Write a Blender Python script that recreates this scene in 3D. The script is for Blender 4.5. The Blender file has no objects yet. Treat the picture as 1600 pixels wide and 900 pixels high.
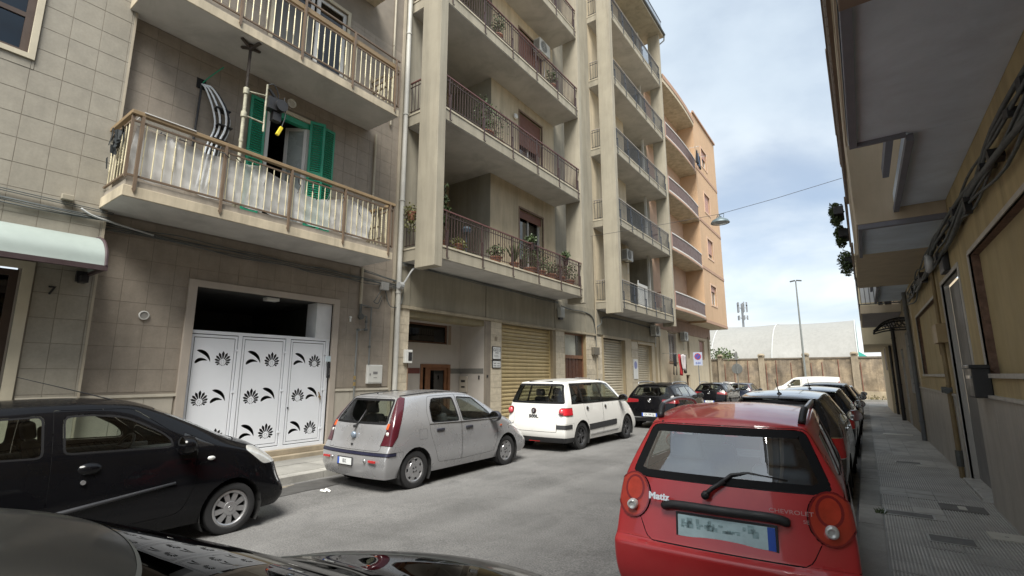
import bpy, bmesh, math, random
from mathutils import Vector, Matrix
random.seed(7)
R = math.radians
SC = bpy.context.scene
COL = SC.collection
# ------------------------------------------------------------------ camera
CAM_H = 1.77
cd = bpy.data.cameras.new("camera"); cam = bpy.data.objects.new("camera", cd); COL.objects.link(cam)
cam.location = (0, 0, CAM_H); cam.rotation_euler = (R(90 + 10.13), 0, R(35.63))
cd.sensor_width = 36; cd.lens = 36 * 757.15 / 1600; cd.clip_start = 0.03; cd.clip_end = 900
SC.camera = cam
# ------------------------------------------------------------------ light
SUN_EL, SUN_AZ = R(57), R(148)          # azimuth measured clockwise from +Y (street direction)
W = bpy.data.worlds.new("World"); SC.world = W; W.use_nodes = True
wn, wl = W.node_tree.nodes, W.node_tree.links
wn.clear()
out = wn.new('ShaderNodeOutputWorld'); bg = wn.new('ShaderNodeBackground'); bg.inputs[1].default_value = 0.067
sky = wn.new('ShaderNodeTexSky'); sky.sky_type = 'NISHITA'; sky.sun_disc = False
sky.sun_elevation = SUN_EL; sky.sun_rotation = SUN_AZ; sky.air_density = 1.0; sky.dust_density = 1.6; sky.ozone_density = 1.4
tc = wn.new('ShaderNodeTexCoord'); sep = wn.new('ShaderNodeSeparateXYZ')
def wmath(op, a, b=None, clamp=False):
    n = wn.new('ShaderNodeMath'); n.operation = op; n.use_clamp = clamp
    for i, v in enumerate((a, b)):
        if v is None: continue
        if hasattr(v, 'is_linked'): wl.new(v, n.inputs[i])
        else: n.inputs[i].default_value = v
    return n.outputs[0]
wl.new(tc.outputs['Generated'], sep.inputs[0])
zz = wmath('MAXIMUM', sep.outputs[2], 0.0); zz = wmath('ADD', zz, 0.22)
cx = wmath('DIVIDE', sep.outputs[0], zz); cy = wmath('DIVIDE', sep.outputs[1], zz)
cmb = wn.new('ShaderNodeCombineXYZ'); wl.new(cx, cmb.inputs[0]); wl.new(cy, cmb.inputs[1]); cmb.inputs[2].default_value = 3.1
def wnoise(scale, detail, rough, dist=0.0):
    n = wn.new('ShaderNodeTexNoise'); n.inputs['Scale'].default_value = scale; n.inputs['Detail'].default_value = detail
    n.inputs['Roughness'].default_value = rough; n.inputs['Distortion'].default_value = dist
    wl.new(cmb.outputs[0], n.inputs['Vector']); return n.outputs[0]
n1 = wnoise(1.25, 6, 0.52, 0.25); n2 = wnoise(0.55, 3, 0.5, 0.3)
def wramp(v, a, b):
    r = wn.new('ShaderNodeMapRange'); r.interpolation_type = 'SMOOTHSTEP'; wl.new(v, r.inputs[0])
    r.inputs[1].default_value = a; r.inputs[2].default_value = b; return r.outputs[0]
cov = wramp(n1, 0.30, 0.60); thick = wramp(n2, 0.34, 0.66)
cc = wn.new('ShaderNodeMix'); cc.data_type = 'RGBA'; wl.new(thick, cc.inputs[0])
cc.inputs[6].default_value = (4.5, 5.2, 5.9, 1); cc.inputs[7].default_value = (7.2, 7.6, 7.7, 1)
mx = wn.new('ShaderNodeMix'); mx.data_type = 'RGBA'
cv = wmath('MULTIPLY', cov, 0.58); cv = wmath('ADD', cv, 0.40)
wl.new(cv, mx.inputs[0]); wl.new(sky.outputs[0], mx.inputs[6]); wl.new(cc.outputs[2], mx.inputs[7])
wl.new(mx.outputs[2], bg.inputs[0]); wl.new(bg.outputs[0], out.inputs[0])
sd = bpy.data.lights.new("sun", 'SUN'); sd.energy = 3.2; sd.angle = R(30); sd.color = (1.0, 0.97, 0.90)
so = bpy.data.objects.new("sun", sd); COL.objects.link(so)
sv = Vector((math.sin(SUN_AZ) * math.cos(SUN_EL), math.cos(SUN_AZ) * math.cos(SUN_EL), math.sin(SUN_EL)))
so.rotation_euler = (-sv).to_track_quat('-Z', 'Y').to_euler(); so.location = sv * 60
SC.view_settings.view_transform = 'Standard'; SC.view_settings.look = 'None'
SC.view_settings.exposure = 1.3; SC.view_settings.gamma = 1.0
try:
    SC.cycles.sample_clamp_indirect = 3.0; SC.cycles.sample_clamp_direct = 12.0; SC.cycles.max_bounces = 8; SC.cycles.diffuse_bounces = 4; SC.cycles.transparent_max_bounces = 16; SC.cycles.glossy_bounces = 4
except Exception: pass

# ------------------------------------------------------------------ helpers: naming
WL = {}                                   # world position of every parent
def tag(o, label=None, cat=None, group=None, kind=None):
    if label: o['label'] = label
    if cat: o['category'] = cat
    if group: o['group'] = group
    if kind: o['kind'] = kind
    return o
def thing(name, label, cat, loc=(0, 0, 0), rz=0.0, group=None):
    o = bpy.data.objects.new(name, None); o.empty_display_size = 0.2; COL.objects.link(o)
    o.location = loc; o.rotation_euler = (0, 0, rz); WL[o] = Vector(loc)
    return tag(o, label, cat, group)
def copy_tree(o, parent=None):
    c = o.copy(); COL.objects.link(c); c.parent = parent
    WL[c] = WL.get(o, Vector())
    for ch in list(o.children): copy_tree(ch, c)
    return c
def gz(y):                                # the street falls gently towards its far end
    if y < 12: return 0.0
    return -0.0105 * (min(y, 41) - 12)

class MB:
    def __init__(s): s.v = []; s.f = []; s.m = []
    def add(s, vs, fs, mi=0):
        b = len(s.v); s.v += [tuple(p) for p in vs]
        for f in fs: s.f.append(tuple(i + b for i in f)); s.m.append(mi)
        return s
    def quad(s, a, b, c, d, mi=0): return s.add((a, b, c, d), ((0, 1, 2, 3),), mi)
    def box(s, x0, y0, z0, x1, y1, z1, mi=0):
        v = [(x0, y0, z0), (x1, y0, z0), (x1, y1, z0), (x0, y1, z0), (x0, y0, z1), (x1, y0, z1), (x1, y1, z1), (x0, y1, z1)]
        return s.add(v, ((3, 2, 1, 0), (4, 5, 6, 7), (0, 1, 5, 4), (1, 2, 6, 5), (2, 3, 7, 6), (3, 0, 4, 7)), mi)
    def obox(s, c, size, M=None, mi=0):
        hx, hy, hz = size[0] / 2, size[1] / 2, size[2] / 2
        v = [Vector(p) for p in ((-hx, -hy, -hz), (hx, -hy, -hz), (hx, hy, -hz), (-hx, hy, -hz), (-hx, -hy, hz), (hx, -hy, hz), (hx, hy, hz), (-hx, hy, hz))]
        if M is not None: v = [M @ p for p in v]
        c = Vector(c)
        return s.add([p + c for p in v], ((3, 2, 1, 0), (4, 5, 6, 7), (0, 1, 5, 4), (1, 2, 6, 5), (2, 3, 7, 6), (3, 0, 4, 7)), mi)
    def cyl(s, p0, p1, r0, r1=None, n=10, caps=True, mi=0):
        r1 = r0 if r1 is None else r1
        p0, p1 = Vector(p0), Vector(p1); d = (p1 - p0).normalized()
        a = d.orthogonal().normalized(); b = d.cross(a)
        vs = []
        for p, r in ((p0, r0), (p1, r1)):
            for i in range(n):
                t = 2 * math.pi * i / n; vs.append(p + (a * math.cos(t) + b * math.sin(t)) * r)
        fs = [(i, (i + 1) % n, n + (i + 1) % n, n + i) for i in range(n)]
        if caps: fs += [tuple(range(n))[::-1], tuple(range(n, 2 * n))]
        return s.add(vs, fs, mi)
    def tube(s, pts, r, n=6, mi=0, caps=True):
        pts = [Vector(p) for p in pts]; N = len(pts); vs = []; up = None
        rr = r if isinstance(r, (list, tuple)) else [r] * N
        for k, p in enumerate(pts):
            d = (pts[min(k + 1, N - 1)] - pts[max(k - 1, 0)]).normalized()
            if up is None: up = d.orthogonal().normalized()
            a = (up - d * up.dot(d)); a = a.normalized() if a.length > 1e-6 else d.orthogonal().normalized()
            up = a; b = d.cross(a)
            for i in range(n):
                t = 2 * math.pi * i / n; vs.append(p + (a * math.cos(t) + b * math.sin(t)) * rr[k])
        fs = []
        for k in range(N - 1):
            for i in range(n): fs.append((k * n + i, k * n + (i + 1) % n, (k + 1) * n + (i + 1) % n, (k + 1) * n + i))
        if caps: fs += [tuple(range(n))[::-1], tuple(range((N - 1) * n, N * n))]
        return s.add(vs, fs, mi)
    def prism(s, poly, axis, a, b, mi=0):
        # poly: 2-D outline; axis x: (y,z), y: (x,z), z: (x,y)
        def P(q, t): return (t, q[0], q[1]) if axis == 'x' else (q[0], t, q[1]) if axis == 'y' else (q[0], q[1], t)
        n = len(poly); vs = [P(q, a) for q in poly] + [P(q, b) for q in poly]
        fs = [(i, (i + 1) % n, n + (i + 1) % n, n + i) for i in range(n)] + [tuple(range(n))[::-1], tuple(range(n, 2 * n))]
        return s.add(vs, fs, mi)
    def lathe(s, prof, c, axis='z', n=20, mi=0, a0=0, a1=2 * math.pi):
        # prof: (radius, height)
        full = abs(a1 - a0 - 2 * math.pi) < 1e-6; vs = []; K = len(prof); m = n if full else n + 1
        for i in range(m):
            t = a0 + (a1 - a0) * i / n; ct, st = math.cos(t), math.sin(t)
            for r, h in prof:
                p = (r * ct, r * st, h) if axis == 'z' else (h, r * ct, r * st) if axis == 'x' else (r * st, h, r * ct)
                vs.append((p[0] + c[0], p[1] + c[1], p[2] + c[2]))
        fs = []
        for i in range(n):
            j = (i + 1) % m
            for k in range(K - 1): fs.append((i * K + k, j * K + k, j * K + k + 1, i * K + k + 1))
        return s.add(vs, fs, mi)
    def mesh(s, name, mats, smooth=False, off=(0, 0, 0), recalc=False):
        me = bpy.data.meshes.new(name)
        if any(off): me.from_pydata([(p[0] - off[0], p[1] - off[1], p[2] - off[2]) for p in s.v], [], s.f)
        else: me.from_pydata(s.v, [], s.f)
        for m in (mats if isinstance(mats, (list, tuple)) else [mats]): me.materials.append(m)
        if any(s.m): me.polygons.foreach_set('material_index', s.m)
        if recalc:
            b = bmesh.new(); b.from_mesh(me); bmesh.ops.recalc_face_normals(b, faces=b.faces); b.to_mesh(me); b.free()
        if smooth is True: me.polygons.foreach_set('use_smooth', [True] * len(me.polygons))
        elif smooth:
            me.polygons.foreach_set('use_smooth', [True] * len(me.polygons))
            me.set_sharp_from_angle(angle=R(smooth))
        me.update(); return me
    def build(s, name, mats, parent=None, smooth=False, bevel=0, recalc=False):
        off = WL.get(parent, Vector()) if parent else Vector()
        me = s.mesh(name, mats, smooth, off, recalc)
        return link(name, me, parent, bevel)
def link(name, me, parent=None, bevel=0, loc=None, rot=None, scale=None):
    o = bpy.data.objects.new(name, me); COL.objects.link(o)
    if parent: o.parent = parent; WL[o] = WL.get(parent, Vector())
    if loc is not None:
        base = WL.get(parent, Vector()) if parent else Vector()
        o.location = Vector(loc) - base
    if rot is not None: o.rotation_euler = rot
    if scale is not None: o.scale = scale
    if bevel:
        md = o.modifiers.new('bevel', 'BEVEL'); md.width = bevel; md.segments = 2; md.limit_method = 'ANGLE'; md.angle_limit = R(40)
    return o
def struct(o): o['kind'] = 'structure'; return o
def stuff(o): o['kind'] = 'stuff'; return o
def crv(pts, n=8):
    """Catmull-Rom through 2-D or 3-D points"""
    P = [Vector(p) for p in pts]; P = [P[0] * 2 - P[1]] + P + [P[-1] * 2 - P[-2]]; o = []
    for i in range(1, len(P) - 2):
        for k in range(n):
            t = k / n; a, b, c, d = P[i - 1], P[i], P[i + 1], P[i + 2]
            o.append(0.5 * ((2 * b) + (c - a) * t + (2 * a - 5 * b + 4 * c - d) * t * t + (3 * b - a - 3 * c + d) * t ** 3))
    o.append(P[-2]); return o

# ------------------------------------------------------------------ helpers: materials
MATS = {}
def M(name, col, rough=0.8, metal=0.0, var=0.10, vs=3.0, bump=0.0, bs=60.0, stain=0.0, ov=0.0, coat=0.0, spec=0.5, grain=0.0, gs=90.0, dirt=0.0, obj=False, tint=None, band=0.0):
    if name in MATS: return MATS[name]
    m = bpy.data.materials.new(name); m.use_nodes = True; nt = m.node_tree; N, L = nt.nodes, nt.links
    b = N['Principled BSDF']; b.inputs['Roughness'].default_value = rough; b.inputs['Metallic'].default_value = metal
    b.inputs['Specular IOR Level'].default_value = spec
    if coat: b.inputs['Coat Weight'].default_value = coat; b.inputs['Coat Roughness'].default_value = 0.04
    if obj: pos = N.new('ShaderNodeTexCoord').outputs['Object']
    else: pos = N.new('ShaderNodeNewGeometry').outputs['Position']
    def noise(sc, det=3, rg=0.55, vec=None, dist=0.0):
        n = N.new('ShaderNodeTexNoise'); n.inputs['Scale'].default_value = sc; n.inputs['Detail'].default_value = det
        n.inputs['Roughness'].default_value = rg; n.inputs['Distortion'].default_value = dist
        L.new(vec if vec is not None else pos, n.inputs['Vector']); return n.outputs[0]
    def rng(v, a, b_, c, d):
        r = N.new('ShaderNodeMapRange'); L.new(v, r.inputs[0]); r.inputs[1].default_value = a; r.inputs[2].default_value = b_
        r.inputs[3].default_value = c; r.inputs[4].default_value = d; return r.outputs[0]
    def mul(a, bb):
        n = N.new('ShaderNodeMath'); n.operation = 'MULTIPLY'
        for i, v in enumerate((a, bb)):
            if hasattr(v, 'is_linked'): L.new(v, n.inputs[i])
            else: n.inputs[i].default_value = v
        return n.outputs[0]
    fac = None
    if var: fac = rng(noise(vs, 5, 0.6), 0.3, 0.7, 1 - var, 1 + var)
    if grain:
        g = rng(noise(gs, 2, 0.7), 0.3, 0.7, 1 - grain, 1 + grain); fac = g if fac is None else mul(fac, g)
    if stain:
        mp = N.new('ShaderNodeMapping'); mp.inputs['Scale'].default_value = (3.2, 3.2, 0.32); L.new(pos, mp.inputs[0])
        s = rng(noise(1.0, 6, 0.65, mp.outputs[0], 0.4), 0.42, 0.68, 1.0, 1 - stain); fac = s if fac is None else mul(fac, s)
    if band:
        mp = N.new('ShaderNodeMapping'); mp.inputs['Scale'].default_value = (1.5, 0.07, 1); L.new(pos, mp.inputs[0])
        s = rng(noise(1.0, 5, 0.6, mp.outputs[0], 0.3), 0.3, 0.7, 1 - band, 1 + band); fac = s if fac is None else mul(fac, s)
    if dirt:
        s = rng(noise(0.9, 7, 0.68, None, 0.6), 0.45, 0.66, 1.0, 1 - dirt); fac = s if fac is None else mul(fac, s)
    if ov:
        oi = N.new('ShaderNodeObjectInfo'); s = rng(oi.outputs['Random'], 0, 1, 1 - ov, 1 + ov); fac = s if fac is None else mul(fac, s)
    if fac is not None:
        mixn = N.new('ShaderNodeVectorMath'); mixn.operation = 'SCALE'; mixn.inputs[0].default_value = col[:3]; L.new(fac, mixn.inputs['Scale'])
        src = mixn.outputs[0]
        if tint:
            mm = N.new('ShaderNodeMix'); mm.data_type = 'RGBA'; L.new(rng(noise(vs * 0.6, 4, 0.6), 0.42, 0.62, 0, 1), mm.inputs[0])
            L.new(src, mm.inputs[6])
            m2 = N.new('ShaderNodeVectorMath'); m2.operation = 'SCALE'; m2.inputs[0].default_value = tint[:3]; L.new(fac, m2.inputs['Scale'])
            L.new(m2.outputs[0], mm.inputs[7]); src = mm.outputs[2]
        L.new(src, b.inputs['Base Color'])
        if rough > 0.25:
            L.new(rng(noise(vs * 1.7, 3), 0.3, 0.7, max(0.02, rough - 0.1), min(1, rough + 0.08)), b.inputs['Roughness'])
    else: b.inputs['Base Color'].default_value = (*col[:3], 1)
    if bump:
        bn = N.new('ShaderNodeBump'); bn.inputs['Strength'].default_value = bump; bn.inputs['Distance'].default_value = 0.01
        L.new(noise(bs, 4, 0.65), bn.inputs['Height']); L.new(bn.outputs[0], b.inputs['Normal'])
    MATS[name] = m; return m
def glass(name, tint=(0.55, 0.6, 0.58), base=0.05, refl=1.0, rough=0.0):
    if name in MATS: return MATS[name]
    m = bpy.data.materials.new(name); m.use_nodes = True; nt = m.node_tree; N, L = nt.nodes, nt.links
    N.remove(N['Principled BSDF']); o = N['Material Output']
    t = N.new('ShaderNodeBsdfTransparent'); t.inputs[0].default_value = (*tint, 1)
    g = N.new('ShaderNodeBsdfGlossy'); g.inputs[0].default_value = (refl, refl, refl, 1); g.inputs['Roughness'].default_value = rough
    f = N.new('ShaderNodeLayerWeight'); f.inputs[0].default_value = 0.5
    pw = N.new('ShaderNodeMath'); pw.operation = 'POWER'; pw.inputs[1].default_value = 3.6; L.new(f.outputs['Facing'], pw.inputs[0])
    mp = N.new('ShaderNodeMapRange'); mp.inputs[1].default_value = 0; mp.inputs[2].default_value = 1; mp.inputs[3].default_value = base; mp.inputs[4].default_value = 1.0; mp.clamp = True
    L.new(pw.outputs[0], mp.inputs[0])
    x = N.new('ShaderNodeMixShader'); L.new(mp.outputs[0], x.inputs[0]); L.new(t.outputs[0], x.inputs[1]); L.new(g.outputs[0], x.inputs[2])
    L.new(x.outputs[0], o.inputs['Surface']); MATS[name] = m; return m
def text_mesh(name, body, size, mat, parent, loc, rot, extrude=0.002, align='CENTER', bold=0.0, sx=1.0, shear=0.0):
    cu = bpy.data.curves.new(name, 'FONT'); cu.body = body; cu.size = size; cu.extrude = extrude; cu.align_x = align; cu.align_y = 'CENTER'; cu.offset = bold; cu.resolution_u = 3; cu.shear = shear
    t = bpy.data.objects.new(name, cu); COL.objects.link(t)
    dg = bpy.context.evaluated_depsgraph_get(); me = bpy.data.meshes.new_from_object(t.evaluated_get(dg))
    bpy.data.objects.remove(t); me.name = name; me.materials.clear(); me.materials.append(mat)
    return link(name, me, parent, 0, loc, rot, (sx, 1, 1))

# shared materials
asphalt = M('asphalt', (0.135, 0.132, 0.128), 0.9, var=0.16, vs=0.8, grain=0.42, gs=62, bump=0.6, bs=90, dirt=0.25, band=0.16)
ground_m = M('ground_soil', (0.16, 0.14, 0.11), 0.95, var=0.2)
kerb_m = M('kerb_stone', (0.30, 0.29, 0.265), 0.85, var=0.15, vs=2, grain=0.12, bump=0.3, ov=0.08, dirt=0.35)
pave_m = M('pavement_concrete', (0.24, 0.232, 0.21), 0.85, var=0.14, vs=1.7, grain=0.1, bump=0.25, ov=0.06, dirt=0.35)
beige_tile = M('beige_facade_tile', (0.31, 0.285, 0.235), 0.62, var=0.09, vs=5, ov=0.035, stain=0.10, grain=0.05, gs=30)
grout = M('tile_joint', (0.245, 0.225, 0.187), 0.9)
taupe_tile = M('taupe_facade_tile', (0.285, 0.245, 0.20), 0.66, var=0.10, vs=5, ov=0.03, stain=0.12, grain=0.05, gs=30)
grout2 = M('tile_joint_taupe', (0.232, 0.202, 0.166), 0.9)
soffit_m = M('soffit_paint', (0.46, 0.445, 0.42), 0.85, var=0.07, vs=2, dirt=0.22)
cream_slab = M('cream_slab_paint', (0.50, 0.43, 0.315), 0.8, var=0.12, vs=2.5, stain=0.32)
concrete = M('grey_concrete_paint', (0.33, 0.298, 0.23), 0.85, var=0.09, vs=1.2, stain=0.24, grain=0.05)
concrete_d = M('olive_concrete_band', (0.29, 0.265, 0.205), 0.87, var=0.10, vs=1.3, stain=0.25, grain=0.05)
cream_wall = M('cream_plaster', (0.52, 0.435, 0.30), 0.85, var=0.09, vs=1.5, stain=0.24, bump=0.1)
dado_m = M('dado_stone', (0.42, 0.385, 0.325), 0.6, var=0.08, vs=4, stain=0.12, ov=0.05)
travertine = M('travertine', (0.48, 0.42, 0.32), 0.6, var=0.16, vs=8, ov=0.10, grain=0.06)
black_m = M('black_void', (0.012, 0.012, 0.013), 0.9, var=0)
dark_int = M('dark_interior', (0.02, 0.019, 0.018), 0.8, var=0.2)
white_metal = M('white_painted_steel', (0.74, 0.76, 0.80), 0.42, var=0.03, vs=2)
brown_metal = M('brown_painted_rail', (0.15, 0.105, 0.07), 0.5, var=0.12, vs=6)
tan_rail = M('tan_handrail', (0.25, 0.175, 0.095), 0.55, var=0.15, vs=4)
brass_m = M('pale_brass_bar', (0.66, 0.59, 0.40), 0.42, metal=0.35, var=0.14, vs=9)
maroon_rail = M('maroon_rail_paint', (0.05, 0.029, 0.026), 0.5, var=0.12, vs=5)
maroon_top = M('maroon_handrail', (0.12, 0.05, 0.045), 0.5, var=0.12, vs=5)
navy_rail = M('dark_navy_rail_paint', (0.028, 0.034, 0.045), 0.42, var=0.12, vs=5)
plastic_w = M('white_plastic', (0.66, 0.66, 0.63), 0.45, var=0.05)
pipe_w = M('pale_downpipe', (0.50, 0.49, 0.45), 0.55, var=0.10, vs=2, stain=0.15)
pipe_g = M('grey_pipe', (0.20, 0.205, 0.20), 0.5, metal=0.3, var=0.15, vs=5)
cable_m = M('grey_cable', (0.09, 0.10, 0.10), 0.7, var=0.2, vs=8)
black_p = M('black_plastic', (0.022, 0.022, 0.024), 0.5, var=0.1, vs=10)
steel = M('bare_steel', (0.42, 0.42, 0.42), 0.35, metal=0.9, var=0.15, vs=8)
winglass = glass('window_glass', (0.20, 0.24, 0.25))
leaf_a = M('leaf_green', (0.055, 0.085, 0.028), 0.6, var=0.45, vs=7)
leaf_b = M('leaf_yellow_green', (0.15, 0.15, 0.045), 0.6, var=0.35, vs=9)
bark = M('bark', (0.10, 0.075, 0.05), 0.9, var=0.3, bump=0.4)
terracotta = M('terracotta', (0.22, 0.095, 0.055), 0.8, var=0.15, vs=10)
red_brown = M('red_brown_shutter', (0.16, 0.06, 0.04), 0.55, var=0.12, vs=6)
wood_d = M('dark_red_wood', (0.10, 0.042, 0.026), 0.5, var=0.25, vs=8)
shutter_tan = M('tan_shutter_paint', (0.44, 0.345, 0.18), 0.5, var=0.08, vs=2, ov=0.03, stain=0.12)
shutter_cream = M('cream_shutter_paint', (0.47, 0.415, 0.31), 0.5, var=0.08, vs=2, ov=0.03, stain=0.1)
# ================================================================== GROUND, ROAD, PAVEMENTS
def strip(x0, x1, ys, dz, name, mat, xs=None):
    xs = xs or [x0, x1]; m = MB(); n = len(xs)
    vs = [(x, y, gz(y) + dz) for y in ys for x in xs]; fs = []
    for j in range(len(ys) - 1):
        for i in range(n - 1): fs.append((j * n + i, j * n + i + 1, (j + 1) * n + i + 1, (j + 1) * n + i))
    m.add(vs, fs); return struct(m.build(name, mat))
YS = [-40, -10, 0, 4, 8, 12, 16, 20, 24, 28, 32, 36, 41, 46, 60, 200, 700]
strip(-700, 700, YS, -0.06, 'ground', ground_m, [-700, -60, -9.6, 0, 60, 700])
ROADY = [-14, 0, 4, 8, 12, 16, 20, 24, 28, 32, 36, 38.6]
# road surface with shallow unevenness (real relief)
m = MB(); xs = [-7.92 + 0.55 * i for i in range(15)]; ys = [-14 + 0.6 * j for j in range(90)]
xs[-1] = -0.18; ys[-1] = 39.2; n = len(xs)
def rz(x, y):
    c = 0.022 * (1 - ((x + 4.06) / 3.9) ** 2)
    return gz(y) + c + 0.006 * math.sin(x * 2.1 + y * 0.7) * math.sin(y * 1.3 - x) - 0.004
m.add([(x, y, rz(x, y)) for y in ys for x in xs], [(j * n + i, j * n + i + 1, (j + 1) * n + i + 1, (j + 1) * n + i) for j in range(len(ys) - 1) for i in range(n - 1)])
struct(m.build('road', asphalt, smooth=True))
m = MB(); zc_ = gz(50) + 0.012
m.quad((-70, 39.2, zc_), (60, 39.2, zc_), (60, 48.2, zc_), (-70, 48.2, zc_)); struct(m.build('cross_street', asphalt))
# oil / damp patches on the asphalt, dust along the gutter
patch_m = M('damp_asphalt', (0.060, 0.058, 0.055), 0.7, var=0.2, vs=4, grain=0.2, dirt=0.3)
grit_m = M('gutter_grit', (0.155, 0.135, 0.105), 0.95, var=0.3, vs=6, grain=0.3, gs=60)
def blob(cx, cy, rx, ry, rot, name, mat, seed, dz=0.006):
    rnd = random.Random(seed); m = MB(); n = 28; ph = [rnd.uniform(0, 6.28) for _ in range(4)]; vs = []
    for i in range(n):
        t = 2 * math.pi * i / n; k = 1 + 0.16 * math.sin(3 * t + ph[0]) + 0.12 * math.sin(5 * t + ph[1]) + 0.07 * math.sin(9 * t + ph[2])
        x, y = rx * k * math.cos(t), ry * k * math.sin(t); X = cx + x * math.cos(rot) - y * math.sin(rot); Y = cy + x * math.sin(rot) + y * math.cos(rot)
        vs.append((X, Y, rz(X, Y) + dz))
    vs.append((cx, cy, rz(cx, cy) + dz)); m.add(vs, [(i, (i + 1) % n, n) for i in range(n)]); return struct(m.build(name, mat))
blob(-7.45, 4.55, 0.30, 1.0, 0.1, 'damp_patch', patch_m, 1)
blob(-2.35, 2.55, 0.10, 0.4, 0.3, 'damp_patch', grit_m, 3)
blob(-7.75, 3.7, 0.14, 0.9, 0.0, 'gutter_dust', grit_m, 5)
blob(-0.34, 8.0, 0.09, 3.4, 0.0, 'gutter_dust', grit_m, 6)
crack_m = M('crack_tar', (0.045, 0.043, 0.041), 0.9, var=0.2)
def crack(pts, w, seed):
    rnd_ = random.Random(seed); P = crv([(x + rnd_.uniform(-.04, .04), y + rnd_.uniform(-.04, .04), 0) for x, y in pts], 5); m = MB(); vs = []
    for k, p in enumerate(P):
        d = (P[min(k + 1, len(P) - 1)] - P[max(k - 1, 0)]).normalized(); nn = Vector((-d.y, d.x, 0)); ww = w * rnd_.uniform(.3, 1.2); j = Vector((rnd_.uniform(-.012, .012), rnd_.uniform(-.012, .012), 0))
        for s in (-1, 1): q = p + j + nn * ww * s; vs.append((q.x, q.y, rz(q.x, q.y) + .003))
    m.add(vs, [(2 * k, 2 * k + 1, 2 * k + 3, 2 * k + 2) for k in range(len(P) - 1)]); return struct(m.build('road_crack', crack_m))
crack([(-5.2, 7.5), (-4.9, 7.8), (-4.5, 7.9), (-4.3, 8.3), (-3.9, 8.4)], .003, 3); crack([(-3.3, 2.9), (-3.45, 3.3), (-3.35, 3.7), (-3.5, 4.1)], .0025, 4); crack([(-4.9, 5.3), (-4.6, 5.5), (-4.5, 5.9), (-4.2, 6.0)], .003, 1)
# crumpled litter on the road by the silver hatchback
m = MB(); rnd = random.Random(3)
for i in range(5):
    c = (-6.86 + rnd.uniform(-.05, .05), 4.72 + rnd.uniform(-.06, .06), rz(-6.86, 4.7) + 0.02)
    m.obox(c, (0.05, 0.035, 0.012), Matrix.Rotation(rnd.uniform(-1, 1), 3, (rnd.random(), rnd.random(), .3)))
tag(m.build('litter', plastic_w), 'crumpled white scrap of litter on the asphalt behind the silver hatchback', 'litter')

# ---- left pavement: concrete base, slabs, kerb stones
lp = bpy.data.objects.new('left_pavement', None); COL.objects.link(lp); struct(lp); WL[lp] = Vector()
def pave_base(x0, x1, y0, y1, dz, parent, mat):
    m = MB(); ys = [y0 + (y1 - y0) * k / 24 for k in range(25)]
    for a, b in zip(ys[:-1], ys[1:]):
        m.quad((x0, a, gz(a) + dz), (x1, a, gz(a) + dz), (x1, b, gz(b) + dz), (x0, b, gz(b) + dz))
    return m.build('base', mat, parent)
pave_base(-9.9, -8.09, -12, 40.6, 0.105, lp, pave_m)
slab = MB().box(0, 0, -0.03, 1, 1, 0.0).mesh('paving_slab', pave_m)
kerb = MB(); kerb.prism([(0, -0.2), (0.19, -0.2), (0.19, -0.012), (0.178, 0.0), (0, 0)], 'y', 0.004, 0.996); kmesh = kerb.mesh('kerb_stone', kerb_m)
rnd = random.Random(11)
for j in range(-2, 12):
    y = j * 0.8
    for i in range(2):
        link('paving_slab', slab, lp, 0, (-9.58 + i * 0.74, y, gz(y) + 0.118 + rnd.uniform(-.002, .003)), (rnd.uniform(-.002, .002), rnd.uniform(-.002, .002), 0), (0.733, 0.793, 1))
for j in range(-10, 40):
    y = j + 0.35
    link('kerb_stone', kmesh, lp, 0, (-8.09, y, gz(y) + 0.118 + rnd.uniform(-.006, .004)), (0, rnd.uniform(-.01, .01), rnd.uniform(-.004, .004)))

# ---- right pavement: ribbed tiles, smooth repairs, kerb stones
rp = bpy.data.objects.new('right_pavement', None); COL.objects.link(rp); struct(rp); WL[rp] = Vector()
rib_far = M('ribbed_paving_far', (0.35, 0.34, 0.315), 0.8, var=0.15, vs=1.5, dirt=0.35)
tile_mA = M('ribbed_paving_tile', (0.45, 0.435, 0.40), 0.72, var=0.16, vs=2.2, grain=0.12, gs=60, ov=0.10, dirt=0.32)
tile_mB = M('smooth_paving_tile', (0.42, 0.405, 0.37), 0.75, var=0.14, vs=2.5, grain=0.08, ov=0.07, dirt=0.35)
pave_base(-0.02, 1.25, -12, 41.5, 0.100, rp, rib_far)
rt = MB(); K = 11; S_ = 0.293; prof = []
for k in range(K):
    a = k * S_ / K; p = S_ / K
    prof += [(a, -0.008), (a + p * .36, -0.008), (a + p * .46, 0), (a + p * .90, 0)]
prof.append((S_, -0.008))
N_ = len(prof); rt.add([(x, 0, z) for x, z in prof] + [(x, S_, z) for x, z in prof], [(i, i + 1, N_ + i + 1, N_ + i) for i in range(N_ - 1)])
rt.m = [1 if k % 4 in (0, 1, 3) else 0 for k in range(N_ - 1)]
rt.add([(0, 0, -0.03), (S_, 0, -0.03), (S_, 0, -0.008), (0, 0, -0.008)], [(0, 1, 2, 3)])
rmesh = rt.mesh('paving_tile', [tile_mA, M('groove_dirt_shade', (0.31, 0.30, 0.275), 0.9, var=0.2)])  # grooves and rib flanks: dirt tone with shade painted in so ribs show
smesh = MB().box(0, 0, -0.03, S_, S_, 0.0).mesh('paving_tile_smooth', tile_mB)
def smooth_at(x, y):
    if 8.75 < y < 9.35 and x < 0.62: return True
    if 11.6 < y < 12.7 and x > 0.55: return True
    if 13.6 < y < 16.6: return True
    if 7.55 < y < 8.2 and x < 0.58: return (x > .25)
    if y > 19.5: return True
    return rnd.random() < 0.015
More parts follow.
